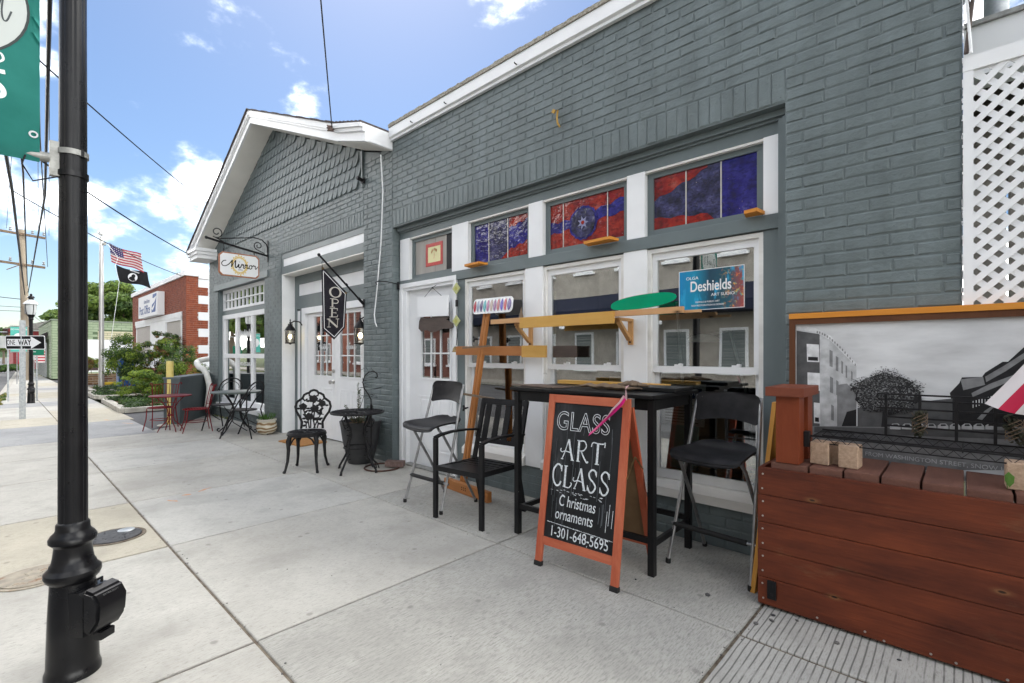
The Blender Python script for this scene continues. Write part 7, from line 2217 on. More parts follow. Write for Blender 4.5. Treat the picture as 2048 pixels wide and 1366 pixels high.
pl = frame_m((-18.486, -2.855, 1.74), (0, 1, 0), (0, 0, 1))
mb = MB(); mb.face([pl @ Vector((.115 * math.cos(k * math.pi / 16), .15 * math.sin(k * math.pi / 16), 0)) for k in range(32)]); mb.build('oval', M['print_white'], t, smooth=False)
lettering('lettering', 'DOWNTOWN', .055, M['print_white'], pl, (0, .25), t, .85)

# ---- ONE WAY sign on its post
t = thing('one_way_sign', 'black and white ONE WAY arrow sign on a galvanised post', 'sign', (-14.05, -2.90, 0))
mb = MB(); mb.b2(-14.075, -14.03, -2.93, -2.875, 0, 2.02); mb.b2(-14.0795, -14.0755, -2.95, -2.855, 0, 2.02); mb.build('post', M['galv'], t, smooth=False)
def rrect(w_, h_, r_):
    out = []
    for sx, sy, a0 in ((1, 1, 0), (-1, 1, 90), (-1, -1, 180), (1, -1, 270)):
        out += [(sx * (w_ / 2 - r_) + r_ * math.cos(R(a)), sy * (h_ / 2 - r_) + r_ * math.sin(R(a))) for a in range(a0, a0 + 91, 18)]
    return out
pl = frame_m((-13.985, -2.865, 1.565), (.72, .69, 0), (.012, -.03, 1))
W2, H2 = .80, .285
mb = MB(); mb.prism([pl @ Vector((x, y, -.004)) for x, y in rrect(W2, H2, .03)], pl.to_3x3() @ Vector((0, 0, .004))); mb.build('plate', M['print_white'], t, smooth=False)
mb = MB(); mb.face([pl @ Vector((x, y, .0012)) for x, y in rrect(W2 - .028, H2 - .028, .022)]); mb.build('black_field', M['print_black'], t, smooth=False)
mb = MB(); mb.face([pl @ Vector((x, y, .0024)) for x, y in [(-.365, -.072), (.115, -.072), (.115, -.125), (.325, .0), (.115, .125), (.115, .072), (-.365, .072)]]); mb.build('arrow', M['print_white'], t, smooth=False)
lettering('lettering', 'ONE', .150, M['print_black'], pl @ Matrix.Translation((0, 0, .002)), (-.285, -.002), t, .54)
lettering('lettering', 'WAY', .150, M['print_black'], pl @ Matrix.Translation((0, 0, .002)), (-.010, -.002), t, .74, bold=.004)
mb = MB()
for y in (.118, -.118): mb.lathe([(.009, 0), (.006, .004), (.001, .005)], (0, 0, 0), 10, M4=pl @ Matrix.Translation((-.02, y, .001)))
mb.build('bolt', M['galv'], t)
# grey back of another sign, green street blade, traffic light
t = thing('rear_facing_sign', 'plain grey back of a road sign left of the one way sign', 'sign', (-19.5, -3.3, 0))
MB().b2(-19.5, -19.49, -3.20, -2.88, 1.50, 1.84, .003).build('plate', mat("grey sign back", (.42, .43, .42), (.5, .5, .49), scale=4, rough=.5), t, smooth=False)
MB().b2(-19.53, -19.5005, -3.06, -3.02, 0, 1.84).build('post', M['galv'], t, smooth=False)
t = thing('street_name_sign', 'small green street blade sign beside the distant lamp', 'sign', (-19.2, -2.45, 0))
MB().b2(-19.2, -19.18, -2.62, -2.33, 1.30, 1.62).build('plate', mat("sign green", (.0, .16, .09), rough=.5), t, smooth=False)
MB().b2(-19.23, -19.205, -2.5, -2.46, 0, 1.62).build('post', M['galv'], t, smooth=False)
lettering('lettering', 'L', .17, M['print_white'], frame_m((-19.178, -2.54, 1.44), (0, 1, 0), (0, 0, 1)), (0, 0), t, 1)
t = thing('traffic_light', 'traffic light showing green on a long thin mast arm over the road', 'traffic light', (-54, -2.7, 2.9))
MB().tube([(-54.2, -2.4, 3.05), (-54.2, -16, 3.10), (-54.2, -16.2, 0)], .05, 8).build('mast_arm', M['galv'], t)
MB().b2(-54.1, -53.8, -2.65, -2.33, 2.35, 3.35, .02).build('housing', mat("dark red brown housing", (.07, .02, .018), rough=.6), t, smooth=False)
for i, (m_, z) in enumerate(((mat("unlit red lens", (.16, .01, .01), rough=.3), 3.18), (mat("unlit amber lens", (.14, .07, .01), rough=.3), 2.86), (emis("green signal", (.02, .75, .42), 2.2), 2.53))):
    MB().lathe([(.11, 0), (.11, .03), (.001, .04)], (0, 0, 0), 16, M4=Matrix.Translation((-53.8, -2.49, z)) @ Matrix.Rotation(R(90), 4, 'Y')).build('lens', m_, t)

# ---- flagpole and flags
t = thing('flagpole', 'tall silver flagpole in the bed before the post office', 'flagpole', (-22.8, -.66, 0))
MB().lathe([(.085, 0), (.08, 1.0), (.06, 5.6), (.001, 5.61)], (-22.8, -.66, 0), 20).build('pole', mat("brushed silver pole", (.42, .42, .41), (.55, .55, .53), scale=6, rough=.35, metal=.6, stretch=(1, 1, .15)), t)
MB().ball((-22.8, -.66, 5.72), .105).build('ball', M['milk'], t)
MB().b2(-22.78, -22.6, -.62, -.55, 5.28, 5.36).build('truck', M['alu'], t, smooth=False)
mb = MB(); mb.tube([(-22.70, -.50, 5.33), (-22.62, -.32, 5.05), (-22.58, -.22, 4.85), (-22.62, -.30, 4.55), (-22.6, -.18, 4.0), (-22.72, -.5, .9)], .008, 5); mb.build('halyard', M['print_white'], t)
def fly(name, label, rows_fn, org, ex, ez, nu, mats, pick, group=None):
    """waving cloth: org hoist top, ex along the fly, ez down the hoist"""
    t = thing(name, label, 'flag', org)
    org, ex, ez = Vector(org), Vector(ex), Vector(ez)
    sets = {}
    for (u0, u1, v0, v1, k) in rows_fn:
        mb = sets.setdefault(k, MB()); prev = None
        n = max(2, int((u1 - u0) * nu))
        for i in range(n + 1):
            u = u0 + (u1 - u0) * i / n
            row = []
            for v in (v0, (v0 + v1) / 2, v1):
                w_ = math.sin(7 * u + 2.2 * v) * .07 * (.3 + u)
                row.append(mb.bm.verts.new(org + ex * u + ez * v + Vector((.9, -.5, 0)) * w_ + Vector((0, 0, -.05 * math.sin(5 * u + v)))))
            if prev:
                for q in range(2): mb.bm.faces.new((prev[q], prev[q + 1], row[q + 1], row[q]))
            prev = row
    for k, mb in sets.items(): mb.build(k, mats[k], t, ang=80)
    return t
FR, FW, FB = mat("flag crimson", (.36, .03, .05), (.44, .04, .06), scale=3, rough=.7), mat("flag cream", (.66, .60, .58), rough=.7), mat("flag navy", (.06, .05, .15), rough=.7)
rows = []
for s in range(13):
    k = 'red_stripe' if s % 2 == 0 else 'white_stripe'
    rows.append((.40 if s < 7 else 0, 1, s / 13, (s + 1) / 13, k))
rows.append((0, .40, 0, 7 / 13, 'blue_canton'))
f1 = fly('national_flag', 'stars and stripes flag flying from the silver flagpole', rows, (-22.88, -.43, 5.42), (.86, .82, -.46), (.05, .06, -.66), 24, {'red_stripe': FR, 'white_stripe': FW, 'blue_canton': FB}, None)
mb = MB()
for i in range(5):
    for j in range(6):
        u, v = .04 + .32 * j / 5, .04 + .45 * i / 4
        p = Vector((-22.88, -.43, 5.42)) + Vector((.86, .82, -.46)) * u + Vector((.05, .06, -.66)) * v + Vector((.9, -.5, 0)) * (math.sin(7 * u + 2.2 * v) * .07 * (.3 + u)) + Vector((.012, -.012, -.05 * math.sin(5 * u + v)))
        mb.ball(p, .014, (1, 1, 1), 1)
mb.build('star', FW, f1)
BK = mat("black flag cloth", (.012, .012, .014), (.02, .02, .022), scale=6, rough=.8)
f2 = fly('black_flag', 'black flag with white round emblem flying below the striped flag', [(0, 1, 0, 1, 'cloth')], (-22.70, -.26, 4.62), (.86, .80, -.34), (.06, .08, -.56), 20, {'cloth': BK}, None)
o_ = Vector((-22.70, -.26, 4.62)) + Vector((.86, .80, -.34)) * .52 + Vector((.06, .08, -.56)) * .5 + Vector((.9, -.5, 0)) * (math.sin(7 * .52 + 1.1) * .07 * .82) + Vector((0, 0, -.05 * math.sin(3.1)))
pl = frame_m(o_ + Vector((.05, -.06, .02)), (.80, .86, -.40), Vector((.0, .0, 1)) - Vector((.80, .86, -.40)).normalized() * Vector((.80, .86, -.40)).normalized().z)
mb = MB(); mb.face([pl @ Vector((.17 * math.cos(a / 20 * 6.283), -.03 + .15 * math.sin(a / 20 * 6.283), .006)) for a in range(20)]); mb.build('emblem_disc', M['print_white'], f2, smooth=False)
mb = MB(); mb.face([pl @ Vector((x, y - .03, .010)) for x, y in ((-.12, -.10), (-.10, -.02), (-.05, .0), (-.06, .07), (.0, .12), (.06, .10), (.08, .05), (.07, -.01), (.09, -.04), (.13, -.09), (.02, -.14))]); mb.build('emblem_head', BK, f2, smooth=False)
MB().prism([pl @ Vector(p) for p in ((-.17, .165, .006), (.17, .165, .006), (.17, .205, .006), (-.17, .205, .006))], (0, 0, .002)).build('emblem_lettering', M['print_white'], f2, smooth=False)

# ================================================================== POST OFFICE
M['pobrick'] = mat("red facing brick", (.32, .095, .048), (.22, .060, .034), scale=9, rough=.8, bump=.3, bscale=60)
M['pobrick2'] = mat("dark red brick", (.17, .045, .028), (.26, .070, .038), scale=7, rough=.8, bump=.3, bscale=60)
M['mortar'] = mat("pale mortar", (.46, .43, .39), (.52, .50, .46), scale=20, rough=.95)
po = thing('post_office', 'red brick post office with white quoins, coping and wall sign', 'building', (-22, 3, 0))
PX0, PX1, PY = -27.1, -18.24, .90
wl = MB()
wl.b2(PX0, PX1 - .016, PY + .016, PY + .3, 0, 3.86); wl.b2(PX1 - .3, PX1 - .016, PY + .301, 9, 0, 3.86); wl.b2(PX0, PX0 + .3, PY + .301, 9, 0, 3.86); wl.b2(PX0, PX1 - .016, 8.7, 8.99, 0, 3.8); wl.b2(PX0 + .3, PX1 - .3, PY + .301, 8.69, 3.6, 3.75)
wl.build('wall', M['mortar'], po, smooth=False)
MB().b2(PX0 - .05, PX1 + .04, PY - .05, PY + .34, 3.862, 4.02, .01).build('coping', M['white'], po, smooth=False)
MB().b2(PX1 - .34, PX1 + .04, PY + .345, 9, 3.80, 3.94, .01).build('coping', M['white'], po, smooth=False)
br = lay(PX0, PX1, 2.74, 3.86, seed=31) + lay(PX0, -26.36, .81, 2.74, seed=32) + lay(-18.69, PX1, .81, 2.74, bw=.225, seed=33) + lay(PX0, PX1, 0, .81, seed=34)
side = []
for i, z in enumerate(range(0, 57)):
    zz = z * .0677
    if (z // 4) % 2 == 0: side += lay(0.0, .62, zz, zz + .0677, seed=100 + z, off=z)
    else: side += lay(0.0, .34, zz, zz + .0677, seed=100 + z, off=z)
brA = [b for i, b in enumerate(br) if (i * 7) % 5 < 3]; brB = [b for i, b in enumerate(br) if (i * 7) % 5 >= 3]
place_bricks(po, [((0, PY, 0), (1, 0, 0), brA, M['pobrick']), ((0, PY, 0), (1, 0, 0), brB, M['pobrick2']), ((PX1, PY, 0), (0, 1, 0), side, M['pobrick'])], 300, dep=.02, inset=.003)
mb = MB()
for z in range(0, 57, 4):
    zz = z * .0677; s = .625 if (z // 4) % 2 == 0 else .345
    mb.b2(PX1 - .0155, PX1 + .004, PY + s, PY + 7, zz, zz + .2705)
mb.build('white_quoining', M['white'], po, smooth=False)
def po_window(x0, x1, n):
    mb = MB(); mb.b2(x0, x1, PY - .02, PY + .1, 2.46, 2.56); mb.b2(x0, x1, PY - .05, PY + .1, .80, .90); mb.b2(x0, x0 + .12, PY - .0, PY + .1, .9, 2.46); mb.b2(x1 - .12, x1, PY - .0, PY + .1, .9, 2.46)
    w_ = mb.build('window', M['white'], po, smooth=False)
    for i in range(n):
        a = x0 + .12 + (x1 - x0 - .24) * i / n; b = x0 + .12 + (x1 - x0 - .24) * (i + 1) / n
        mb = MB(); mb.b2(a, a + .06, PY + .02, PY + .07, .90, 2.46); mb.b2(b - .06, b, PY + .02, PY + .07, .90, 2.46); mb.b2(a + .06, b - .06, PY + .02, PY + .07, 1.62, 1.70); mb.b2(a + .06, b - .06, PY + .02, PY + .07, 2.38, 2.46)
        mb.build('sash', M['white'], w_, smooth=False)
        MB().b2(a + .05, b - .05, PY + .075, PY + .08, .9, 2.46).build('pane', mat("dim pane", (.22, .26, .23), (.32, .36, .34), scale=2, rough=.08), w_, smooth=False)
po_window(-20.95, -18.78, 3); po_window(-26.3, -23.4, 4)
MB().b2(-23.399, -20.951, PY - .012, PY + .1, .80, 2.5595).build('white_panel', M['white'], po, smooth=False)
MB().b2(-26.35, -18.7, PY - .03, PY + .1, 2.5605, 2.73, .006).build('lintel_band', M['white'], po, smooth=False)
t = thing('post_office_sign', 'white boxed wall sign with blue lettering and an eagle emblem', 'sign', (-22.8, .8, 2.75))
MB().b2(-24.45, -21.1, PY - .22, PY - .003, 2.76, 3.60, .01).build('box', M['print_white'], t, smooth=False)
pl = frame_m((-22.77, PY - .2215, 3.18), (1, 0, 0), (0, 0, 1))
navy = mat("postal blue", (.02, .07, .27), rough=.5)
lettering('lettering', 'United States', .20, navy, pl, (-.10, .17), t, .95)
lettering('lettering', 'Post Office', .46, navy, pl, (-.48, -.15), t, .93, bold=.006)
mb = MB()
for pts in ([(.72, -.30), (1.38, -.30), (1.56, .36), (.94, .36)],): mb.face([pl @ Vector((x, y, .001)) for x, y in pts])
mb.build('emblem', navy, t, smooth=False)
mb = MB()
for pts in ([(.80, -.02), (1.22, .06), (1.44, .17), (1.55, .27), (1.05, .21), (.90, .23)], [(.76, -.15), (1.10, -.06), (1.32, .05), (1.18, -.11), (.94, -.24)]): mb.face([pl @ Vector((x, y, .0022)) for x, y in pts])
mb.build('emblem_wing', M['print_white'], t, smooth=False)
t = thing('mail_box', 'blue street mail box behind the bushes', 'mail box', (-23.2, .1, 0))
mb = MB(); mb.b2(-23.5, -22.98, -.15, .35, .15, 1.0); mb.build('body', mat("mailbox blue", (.02, .09, .28), rough=.4), t, smooth=False)
mb = MB(); mb.prism([(-23.5, -.15 + .25 + .25 * math.cos(R(a)), 1.0 + .22 * math.sin(R(a))) for a in range(0, 181, 15)], (.52, 0, 0)); mb.build('hood', mat("mailbox blue hood", (.02, .09, .28), rough=.4), t)
for x, y in ((-23.46, -.11), (-23.02, -.11), (-23.46, .31), (-23.02, .31)): MB().b2(x - .03, x + .03, y - .03, y + .03, .11, .15).build('leg', navy, t, smooth=False)

# ---- shrubs
LG = [leafmat("leaf bright", (.15, .23, .02), (.23, .31, .04), 6), leafmat("leaf mid", (.05, .11, .02), (.09, .16, .03), 6), leafmat("leaf dark", (.025, .06, .018), (.05, .09, .025), 6), leafmat("leaf bronze", (.16, .07, .03), (.22, .12, .04), 8)]
def shrub(label, base, clumps, n, size, mats, seed, group, stems=7):
    t = thing('shrub', label, 'shrub', base, group=group)
    rnd = random.Random(seed)
    mb = MB()
    for k in range(stems):
        c, r = clumps[k % len(clumps)]
        e = Vector(c) + Vector((rnd.uniform(-.5, .5) * r[0], rnd.uniform(-.5, .5) * r[1], 0)); b = Vector(base) + Vector((rnd.uniform(-.12, .12), rnd.uniform(-.12, .12), 0))
        mb.tube([b, b.lerp(e, .5) + Vector((rnd.uniform(-.1, .1), rnd.uniform(-.1, .1), .06)), e], [.014, .010, .004], 5)
    mb.build('stem', M['drift'], t)
    link('foliage', leaves_mesh('foliage', clumps, size, mats, n, seed, lw=.4), None, t)
    return t
rnd = random.Random(5)
def blob(c, r, k, s=.35, seed=1):
    rr = random.Random(seed); out = []
    for _ in range(k):
        d = Vector((rr.gauss(0, 1), rr.gauss(0, 1), rr.gauss(0, 1))).normalized() * (rr.random() ** .4)
        q = s * rr.uniform(.6, 1.2)
        out.append(((c[0] + d.x * r[0], c[1] + d.y * r[1], c[2] + d.z * r[2]), (r[0] * q, r[1] * q, r[2] * q * .7)))
    return out
shrub('airy green shrub left of the others against the post office', (-19.9, -.35, .06), blob((-19.8, -.35, 1.05), (.74, .62, .84), 60, .30, 1), 10000, .036, [LG[1], LG[2], LG[0]], 11, 'shrubs before the post office')
shrub('tall loose shrub with bronze tips in front of the white panel', (-18.9, .42, .06), blob((-18.9, .42, 1.66), (.98, .45, .46), 46, .27, 2) + blob((-18.7, .25, .95), (.75, .4, .6), 30, .30, 3), 9500, .034, [LG[0], LG[1], LG[3], LG[2]], 12, 'shrubs before the post office')
shrub('dense low shrub with yellow green leaves behind the bollard', (-16.7, -.45, .06), blob((-16.7, -.45, .50), (.82, .62, .42), 50, .30, 4), 9500, .030, [LG[0], LG[1], LG[0]], 13, 'shrubs before the post office')
shrub('dark leaved shrub close to the grey wall by the brick corner', (-16.0, .30, .06), blob((-16.0, .30, .95), (.6, .5, .80), 30, .32, 6), 4800, .032, [LG[2], LG[1], LG[0]], 14, 'shrubs before the post office')
gc = []
for _ in range(90): gc.append(((rnd.uniform(-17.2, -13.95), rnd.uniform(-1.15, .3), .11), (.22, .22, .085)))
for _ in range(34): gc.append(((rnd.uniform(-20.8, -18.7), rnd.uniform(-1.1, .6), .10), (.22, .22, .09)))
for _ in range(24): gc.append(((rnd.uniform(-24.4, -21.8), rnd.uniform(-.9, .6), .10), (.22, .22, .09)))
link('ground_cover', leaves_mesh('ground_cover', gc, .038, [LG[1], LG[2], LG[2]], 15000, 3), None, None, kind='stuff')
gc = [((-17 - k * .35, yc(-17 - k * .35) + rnd.uniform(-.12, .06), .02), (.10, .06, .06)) for k in range(18)] + [((-10.9 - k * .10, -.02 - rnd.uniform(0, .05), .01), (.05, .03, .012)) for k in range(10)]
link('kerb_weeds', leaves_mesh('kerb_weeds', gc, .03, [leafmat("dry weed", (.22, .20, .03), (.30, .24, .06), 9), LG[1]], 900, 4), None, None, kind='stuff')

# ================================================================== GREEN TILED BUILDING, RETAINING WALL
gb = thing('green_tiled_building', 'low building with pale green tile upper wall and white lower wall', 'building', (-40, 3, 0))
M['gtile'] = mat("pale green tile", (.27, .35, .22), (.34, .41, .28), scale=2.5, rough=.6, bump=.2, bscale=40)
M['ctile'] = mat("cream tile", (.50, .46, .31), (.58, .54, .38), scale=2.5, rough=.6)
GX = -35.9
mb = MB(); mb.b2(-47, GX - .022, -1.20, 9, 0, 3.16); mb.build('wall', mat("green grout", (.11, .16, .09), rough=.9), gb, smooth=False)
t1_ = lay(-1.2, 9, 2.17, 3.16, bw=.42, ph=.14, joint=.016, keep=lambda cx, cz, bw: not (cx > .67 and cz < 2.67), seed=41)
t2_ = lay(.68, 9, 2.17, 2.66, bw=.42, ph=.14, joint=.016, seed=42)
t3_ = lay(-1.2, -.80, 0, 2.16, bw=.42, ph=.14, joint=.016, seed=43)
t4_ = lay(-47, GX, 0, 3.16, bw=.42, ph=.14, joint=.016, keep=lambda cx, cz, bw: cz > 2.2 or cx > -37.5, seed=44)
place_bricks(gb, [((GX, 0, 0), (0, 1, 0), t1_, M['gtile']), ((GX, 0, 0), (0, 1, 0), t2_, M['ctile']), ((GX, 0, 0), (0, 1, 0), t3_, M['gtile']), ((0, -1.222, 0), (1, 0, 0), t4_, M['gtile'])], 300, name='wall_tile', restname='wall_tiles', dep=.022, inset=.006)
MB().b2(GX - .021, GX + .02, -.79, 9, .0, 2.165).build('white_boarding', M['white'], gb, smooth=False)
MB().b2(GX + .0205, GX + .03, -.9, .70, .42, 1.02).build('brown_panel', mat("brown panel", (.075, .05, .05), rough=.6), gb, smooth=False)
MB().b2(GX + .0205, GX + .05, -.79, 3, .25, .34).build('base_band', M['gtile'], gb, smooth=False)
MB().b2(GX + .021, GX + .06, 1.1, 1.35, .1, 1.3).build('white_post', M['white'], gb, smooth=False)
MB().b2(-47.05, GX + .06, -1.26, 9, 3.165, 3.24).build('parapet_cap', mat("grey green cap", (.22, .26, .20), rough=.7), gb, smooth=False)
mb = MB(); mb.prism([(-47, -1.25, 2.35), (-47, -1.25, 2.62), (-47, -2.05, 2.10), (-47, -2.05, 2.0)], (8.6, 0, 0)); mb.build('awning', mat("dark awning", (.05, .04, .045), (.08, .07, .07), scale=3, rough=.8), gb, smooth=False)
for x in (-39.0, -41, -43, -45): MB().b2(x - .05, x + .05, -1.34, -1.24, 0, 2.0).build('awning_post', M['galv'], gb, smooth=False)
rb = thing('red_house', 'red walled house with shallow grey roof behind the green building', 'building', (-68, 1, 0))
MB().b2(-80, -62, -2.2, 6, 0, 3.6).build('wall', mat("faded red boards", (.22, .035, .04), (.30, .055, .055), scale=2, rough=.8, stretch=(1, 1, 8)), rb, smooth=False)
mb = MB(); mb.prism([(-61.6, -2.8, 3.61), (-61.6, 2, 5.0), (-61.6, 6.8, 3.61)], (-19, 0, 0)); mb.build('roof', mat("grey shingle roof", (.25, .24, .22), (.33, .32, .30), scale=6, rough=.9), rb, smooth=False)
for y in (-1.2, .4): 
    w_ = MB().b2(-62, -61.96, y, y + .8, 1.2, 2.6).build('window', M['white'], rb, smooth=False); MB().b2(-61.959, -61.95, y + .08, y + .72, 1.28, 2.52).build('pane', M['dark'], w_, smooth=False)
mb = MB(); mb.b2(-61.99, -61.9, -2.3, 6.2, 3.45, 3.60); mb.build('fascia', M['white'], rb, smooth=False)

rw = thing('stone_wall', 'low retaining wall of brown stones by the parking lot', 'wall', (-27.8, .8, 0))
MB().b2(-28.05, -27.72, -.72, 4.5, 0, .42).build('core', M['mortar'], rw, smooth=False)
sm = [mat("brown stone %d" % i, c, tuple(v * .7 for v in c), scale=14, rough=.9, bump=.5) for i, c in enumerate([(.26, .15, .09), (.32, .21, .12), (.20, .11, .08), (.36, .26, .16)])]
st = lay(-.72, 4.5, 0, .40, bw=.34, ph=.11, joint=.02, seed=51)
place_bricks(rw, [((-27.69, 0, 0), (0, 1, 0), st[i::4], sm[i]) for i in range(4)], 300, name='stone', restname='stones', dep=.035, inset=.015, jit=.006)
mb = MB()
y = -.74
while y < 4.4:
    MB().b2(-28.08, -27.67, y, y + .44, .4205, .485, .01).build('cap_stone', sm[3], rw, smooth=False); y += .45
structure(MB().b2(-27.2, -27.05, -.1, 4, 0, .12, .01).build('yellow_kerb', M['yellowline'], smooth=False))
shrub('round clipped bush on the stone retaining wall', (-28.7, -.45, .35), blob((-28.7, -.45, .95), (.48, .45, .42), 12, .5, 7), 2200, .045, [LG[1], LG[3], LG[0]], 15, None, 3)

# ================================================================== TREES, HILLS AND DISTANT THINGS
TL_ = [leafmat("tree leaf light", (.13, .20, .035), (.18, .26, .05), .8), leafmat("tree leaf mid", (.075, .135, .025), (.12, .19, .04), .8), leafmat("tree leaf dark", (.03, .07, .015), (.06, .10, .025), .8)]
bark = wood("bark", (.09, .07, .05), (.18, .14, .10), 'z', bump=.8)
def tree(label, base, h, rad, n, size, seed, group='trees beyond the buildings', k=26, sq=.75):
    t = thing('tree', label, 'tree', base, group=group)
    rr = random.Random(seed); b = Vector(base)
    top = b + Vector((0, 0, h))
    cc = b + Vector((0, 0, h - rad * sq))
    mb = MB(); mb.tube([b, b + Vector((.05, .03, h * .3)), b + Vector((-.05, 0, h * .62))], [rad * .075, rad * .055, rad * .03], 10)
    cl = blob(cc, (rad, rad, rad * sq), k, .34 if k < 40 else .27, seed)
    for c, r in cl[:12]:
        s0 = b + Vector((0, 0, h * rr.uniform(.25, .5)))
        mb.tube([s0, s0.lerp(Vector(c), .5) + Vector((0, 0, .2)), Vector(c)], [rad * .03, rad * .018, rad * .006], 6)
    mb.build('trunk', bark, t)
    link('crown', leaves_mesh('crown', cl, size, TL_, n, seed, lw=.6), None, t)
tree('broad spring green tree filling the gap left of the post office', (-57, 4.6, 0), 7.7, 4.1, 30000, .15, 1, k=60)
tree('spring green tree just above the post office parapet', (-50, 9.5, 0), 8.8, 3.6, 22000, .15, 2, k=50)
tree('lower bushy tree at the left edge of the tree group', (-66, 2.4, 0), 6.4, 3.2, 16000, .16, 3, k=44)
mb = MB(); rr = random.Random(9)
for k in range(40):
    x = -420 + rr.uniform(-30, 30); y = -260 + k * 14 + rr.uniform(-5, 5); s = rr.uniform(12, 24)
    bmesh.ops.create_icosphere(mb.bm, subdivisions=3, radius=1, matrix=Matrix.Translation((x, y, -3)) @ Matrix.Diagonal((s, s, rr.uniform(7, 12), 1)))
for v in mb.bm.verts: v.co += Vector((rr.uniform(-1, 1), rr.uniform(-1, 1), rr.uniform(-.8, .8)))
mb.build('far_woods', mat("far foliage", (.035, .06, .03), (.06, .09, .05), scale=.2, rough=1), None, smooth=False, kind='stuff')
for i, (x, y, lab) in enumerate(((-150, -9.5, 'small white house far down the street beside the road bend'), (-120, 2.0, 'small white house with porch far down the street on the right'))):
    t = thing('distant_house', lab, 'house', (x, y, 0)); d = 4.5
    MB().b2(x - 4, x + 4, y - d / 2, y + d / 2, 0, 3.0).build('wall', M['white'], t, smooth=False)
    mb = MB(); mb.prism([(x - 4.3, y - d / 2 - .3, 3.0), (x - 4.3, y, 4.8), (x - 4.3, y + d / 2 + .3, 3.0)], (8.6, 0, 0)); mb.build('roof', M['roof'], t, smooth=False)
    for q in (-1.3, .5): MB().b2(x + 4.001, x + 4.03, y + q, y + q + .9, 1, 2.3).build('window', M['dark'], t, smooth=False)
    MB().b2(x + 4.002, x + 4.04, y - .42, y + .42, 0, 2.2).build('door', M['pobrick'], t, smooth=False)
for (x, y, h, r_, s, lab) in ((-100, -2.5, 5.0, 2.2, 21, 'small distant tree nearest the far hedge'), (-135, -1.5, 7, 3.4, 22, 'largest distant tree behind the white house with porch'), (-125, -8.6, 4.5, 2, 23, 'distant tree at the far road bend')):
    tree(lab, (x, y, 0), h, r_, 2600, .3, s, 'distant street trees', 16)
t = thing('parked_car', 'tiny pale car far down the road', 'car', (-105, -7.2, -.13))
mb = MB(); mb.prism([(-107, -8.0, .25), (-107, -8.0, .75), (-106.2, -8.0, .85), (-105.8, -8.0, 1.35), (-104.4, -8.0, 1.38), (-103.6, -8.0, .9), (-102.8, -8.0, .78), (-102.7, -8.0, .28)], (0, 1.7, 0)); mb.build('body', mat("pale car paint", (.5, .52, .5), rough=.25), t, smooth=False)
MB().prism([(-103.72, -7.9, .93), (-103.72, -6.5, .93), (-104.33, -6.6, 1.33), (-104.33, -7.8, 1.33)], (.03, 0, .02)).build('windscreen', M['print_black'], t, smooth=False)
for x in (-106.3, -103.5):
    for y in (-8.02, -6.48): MB().lathe([(.3, 0), (.3, .2), (.001, .2)], (0, 0, 0), 14, M4=Matrix.Translation((x, y, .18)) @ Matrix.Rotation(R(90), 4, 'X')).build('wheel', M['rubber'], t)
t = thing('striped_banner', 'red and white striped banner hanging by the far awning', 'banner', (-33.3, -2.2, 1))
for k in range(9): MB().b2(-33.3, -33.29, -1.95, -1.60, .92 + k * .07, .989 + k * .07).build('stripe', FR if k % 2 else FW, t, smooth=False)
MB().tube([(-33.3, -2.0, 0), (-33.3, -1.98, 1.75)], .02, 6).build('pole', M['galv'], t)
t = thing('feather_flag', 'small curved red and white flag behind the one way post', 'flag', (-31.0, -2.55, 0))
mb = MB(); mb.tube([(-31, -2.62, 0), (-31, -2.62, 1.6), (-31, -2.5, 1.75)], .02, 6); mb.build('pole', M['galv'], t)
MB().prism([(-30.99, -2.60, .9), (-30.99, -2.60, 1.55), (-30.99, -2.48, 1.72), (-30.99, -2.35, 1.3), (-30.99, -2.42, 1.0)], (.01, 0, 0)).build('cloth', FR, t, smooth=False)
mb = MB(); mb.prism([(-30.975, -2.56, 1.0), (-30.975, -2.56, 1.5), (-30.975, -2.48, 1.5), (-30.975, -2.48, 1.05)], (.004, 0, 0)); mb.build('white_mark', FW, t, smooth=False)
for i, (y, z, c, lab) in enumerate(((-1.75, .95, (.72, .66, .36), 'cream yard sign on a post by the far hedge'), (-1.35, 1.1, (.7, .72, .7), 'white yard sign on a post by the far hedge'))):
    x = -50 - 2 * i
    t = thing('yard_sign', lab, 'sign', (x, y, 0)); MB().b2(x, x + .03, y - .25, y + .25, z - .2, z + .35).build('plate', mat("yard sign %d" % i, c, rough=.6), t, smooth=False); MB().b2(x - .05, x - .001, y - .03, y + .03, 0, z + .3).build('post', M['drift'], t, smooth=False)
shrub('low dark hedge at the end of the far walk', (-54, -2.4, 0), blob((-54, -2.2, .35), (1.2, 1.4, .35), 12, .45, 17), 1500, .10, [LG[2], LG[1]], 18, None, 3)

# ================================================================== UTILITY POLE AND WIRES
t = thing('utility_pole', 'grey wooden utility pole with two crossarms beyond the far lamp', 'utility pole', (-35.4, -2.19, 0))
MB().tube([(-35.4, -2.19, 0), (-35.42, -2.25, 4), (-35.45, -2.37, 7.75)], [.19, .165, .13], 14).build('pole', wood("weathered pole", (.26, .21, .15), (.38, .33, .26), 'z', bump=.6), t)
for z, hw in ((7.55, .88), (6.0, .88)):
    MB().bar((-35.25, -2.37 - hw, z), (-35.25, -2.37 + hw, z - .12), .11, .11).build('crossarm', M['drift'], t, smooth=False)
    for q in (-.82, -.4, .4, .82): MB().lathe([(.05, 0), (.07, .05), (.03, .10), (.06, .14), (.02, .2), (.001, .21)], (-35.25, -2.37 + q, z + .05 - .06 * (q / 1.15 + 0)), 10).build('insulator', M['galv'], t)
MB().bar((-35.2, -2.9, 5.6), (-35.2, -2.35, 5.95), .04, .04).build('brace', M['drift'], t, smooth=False)
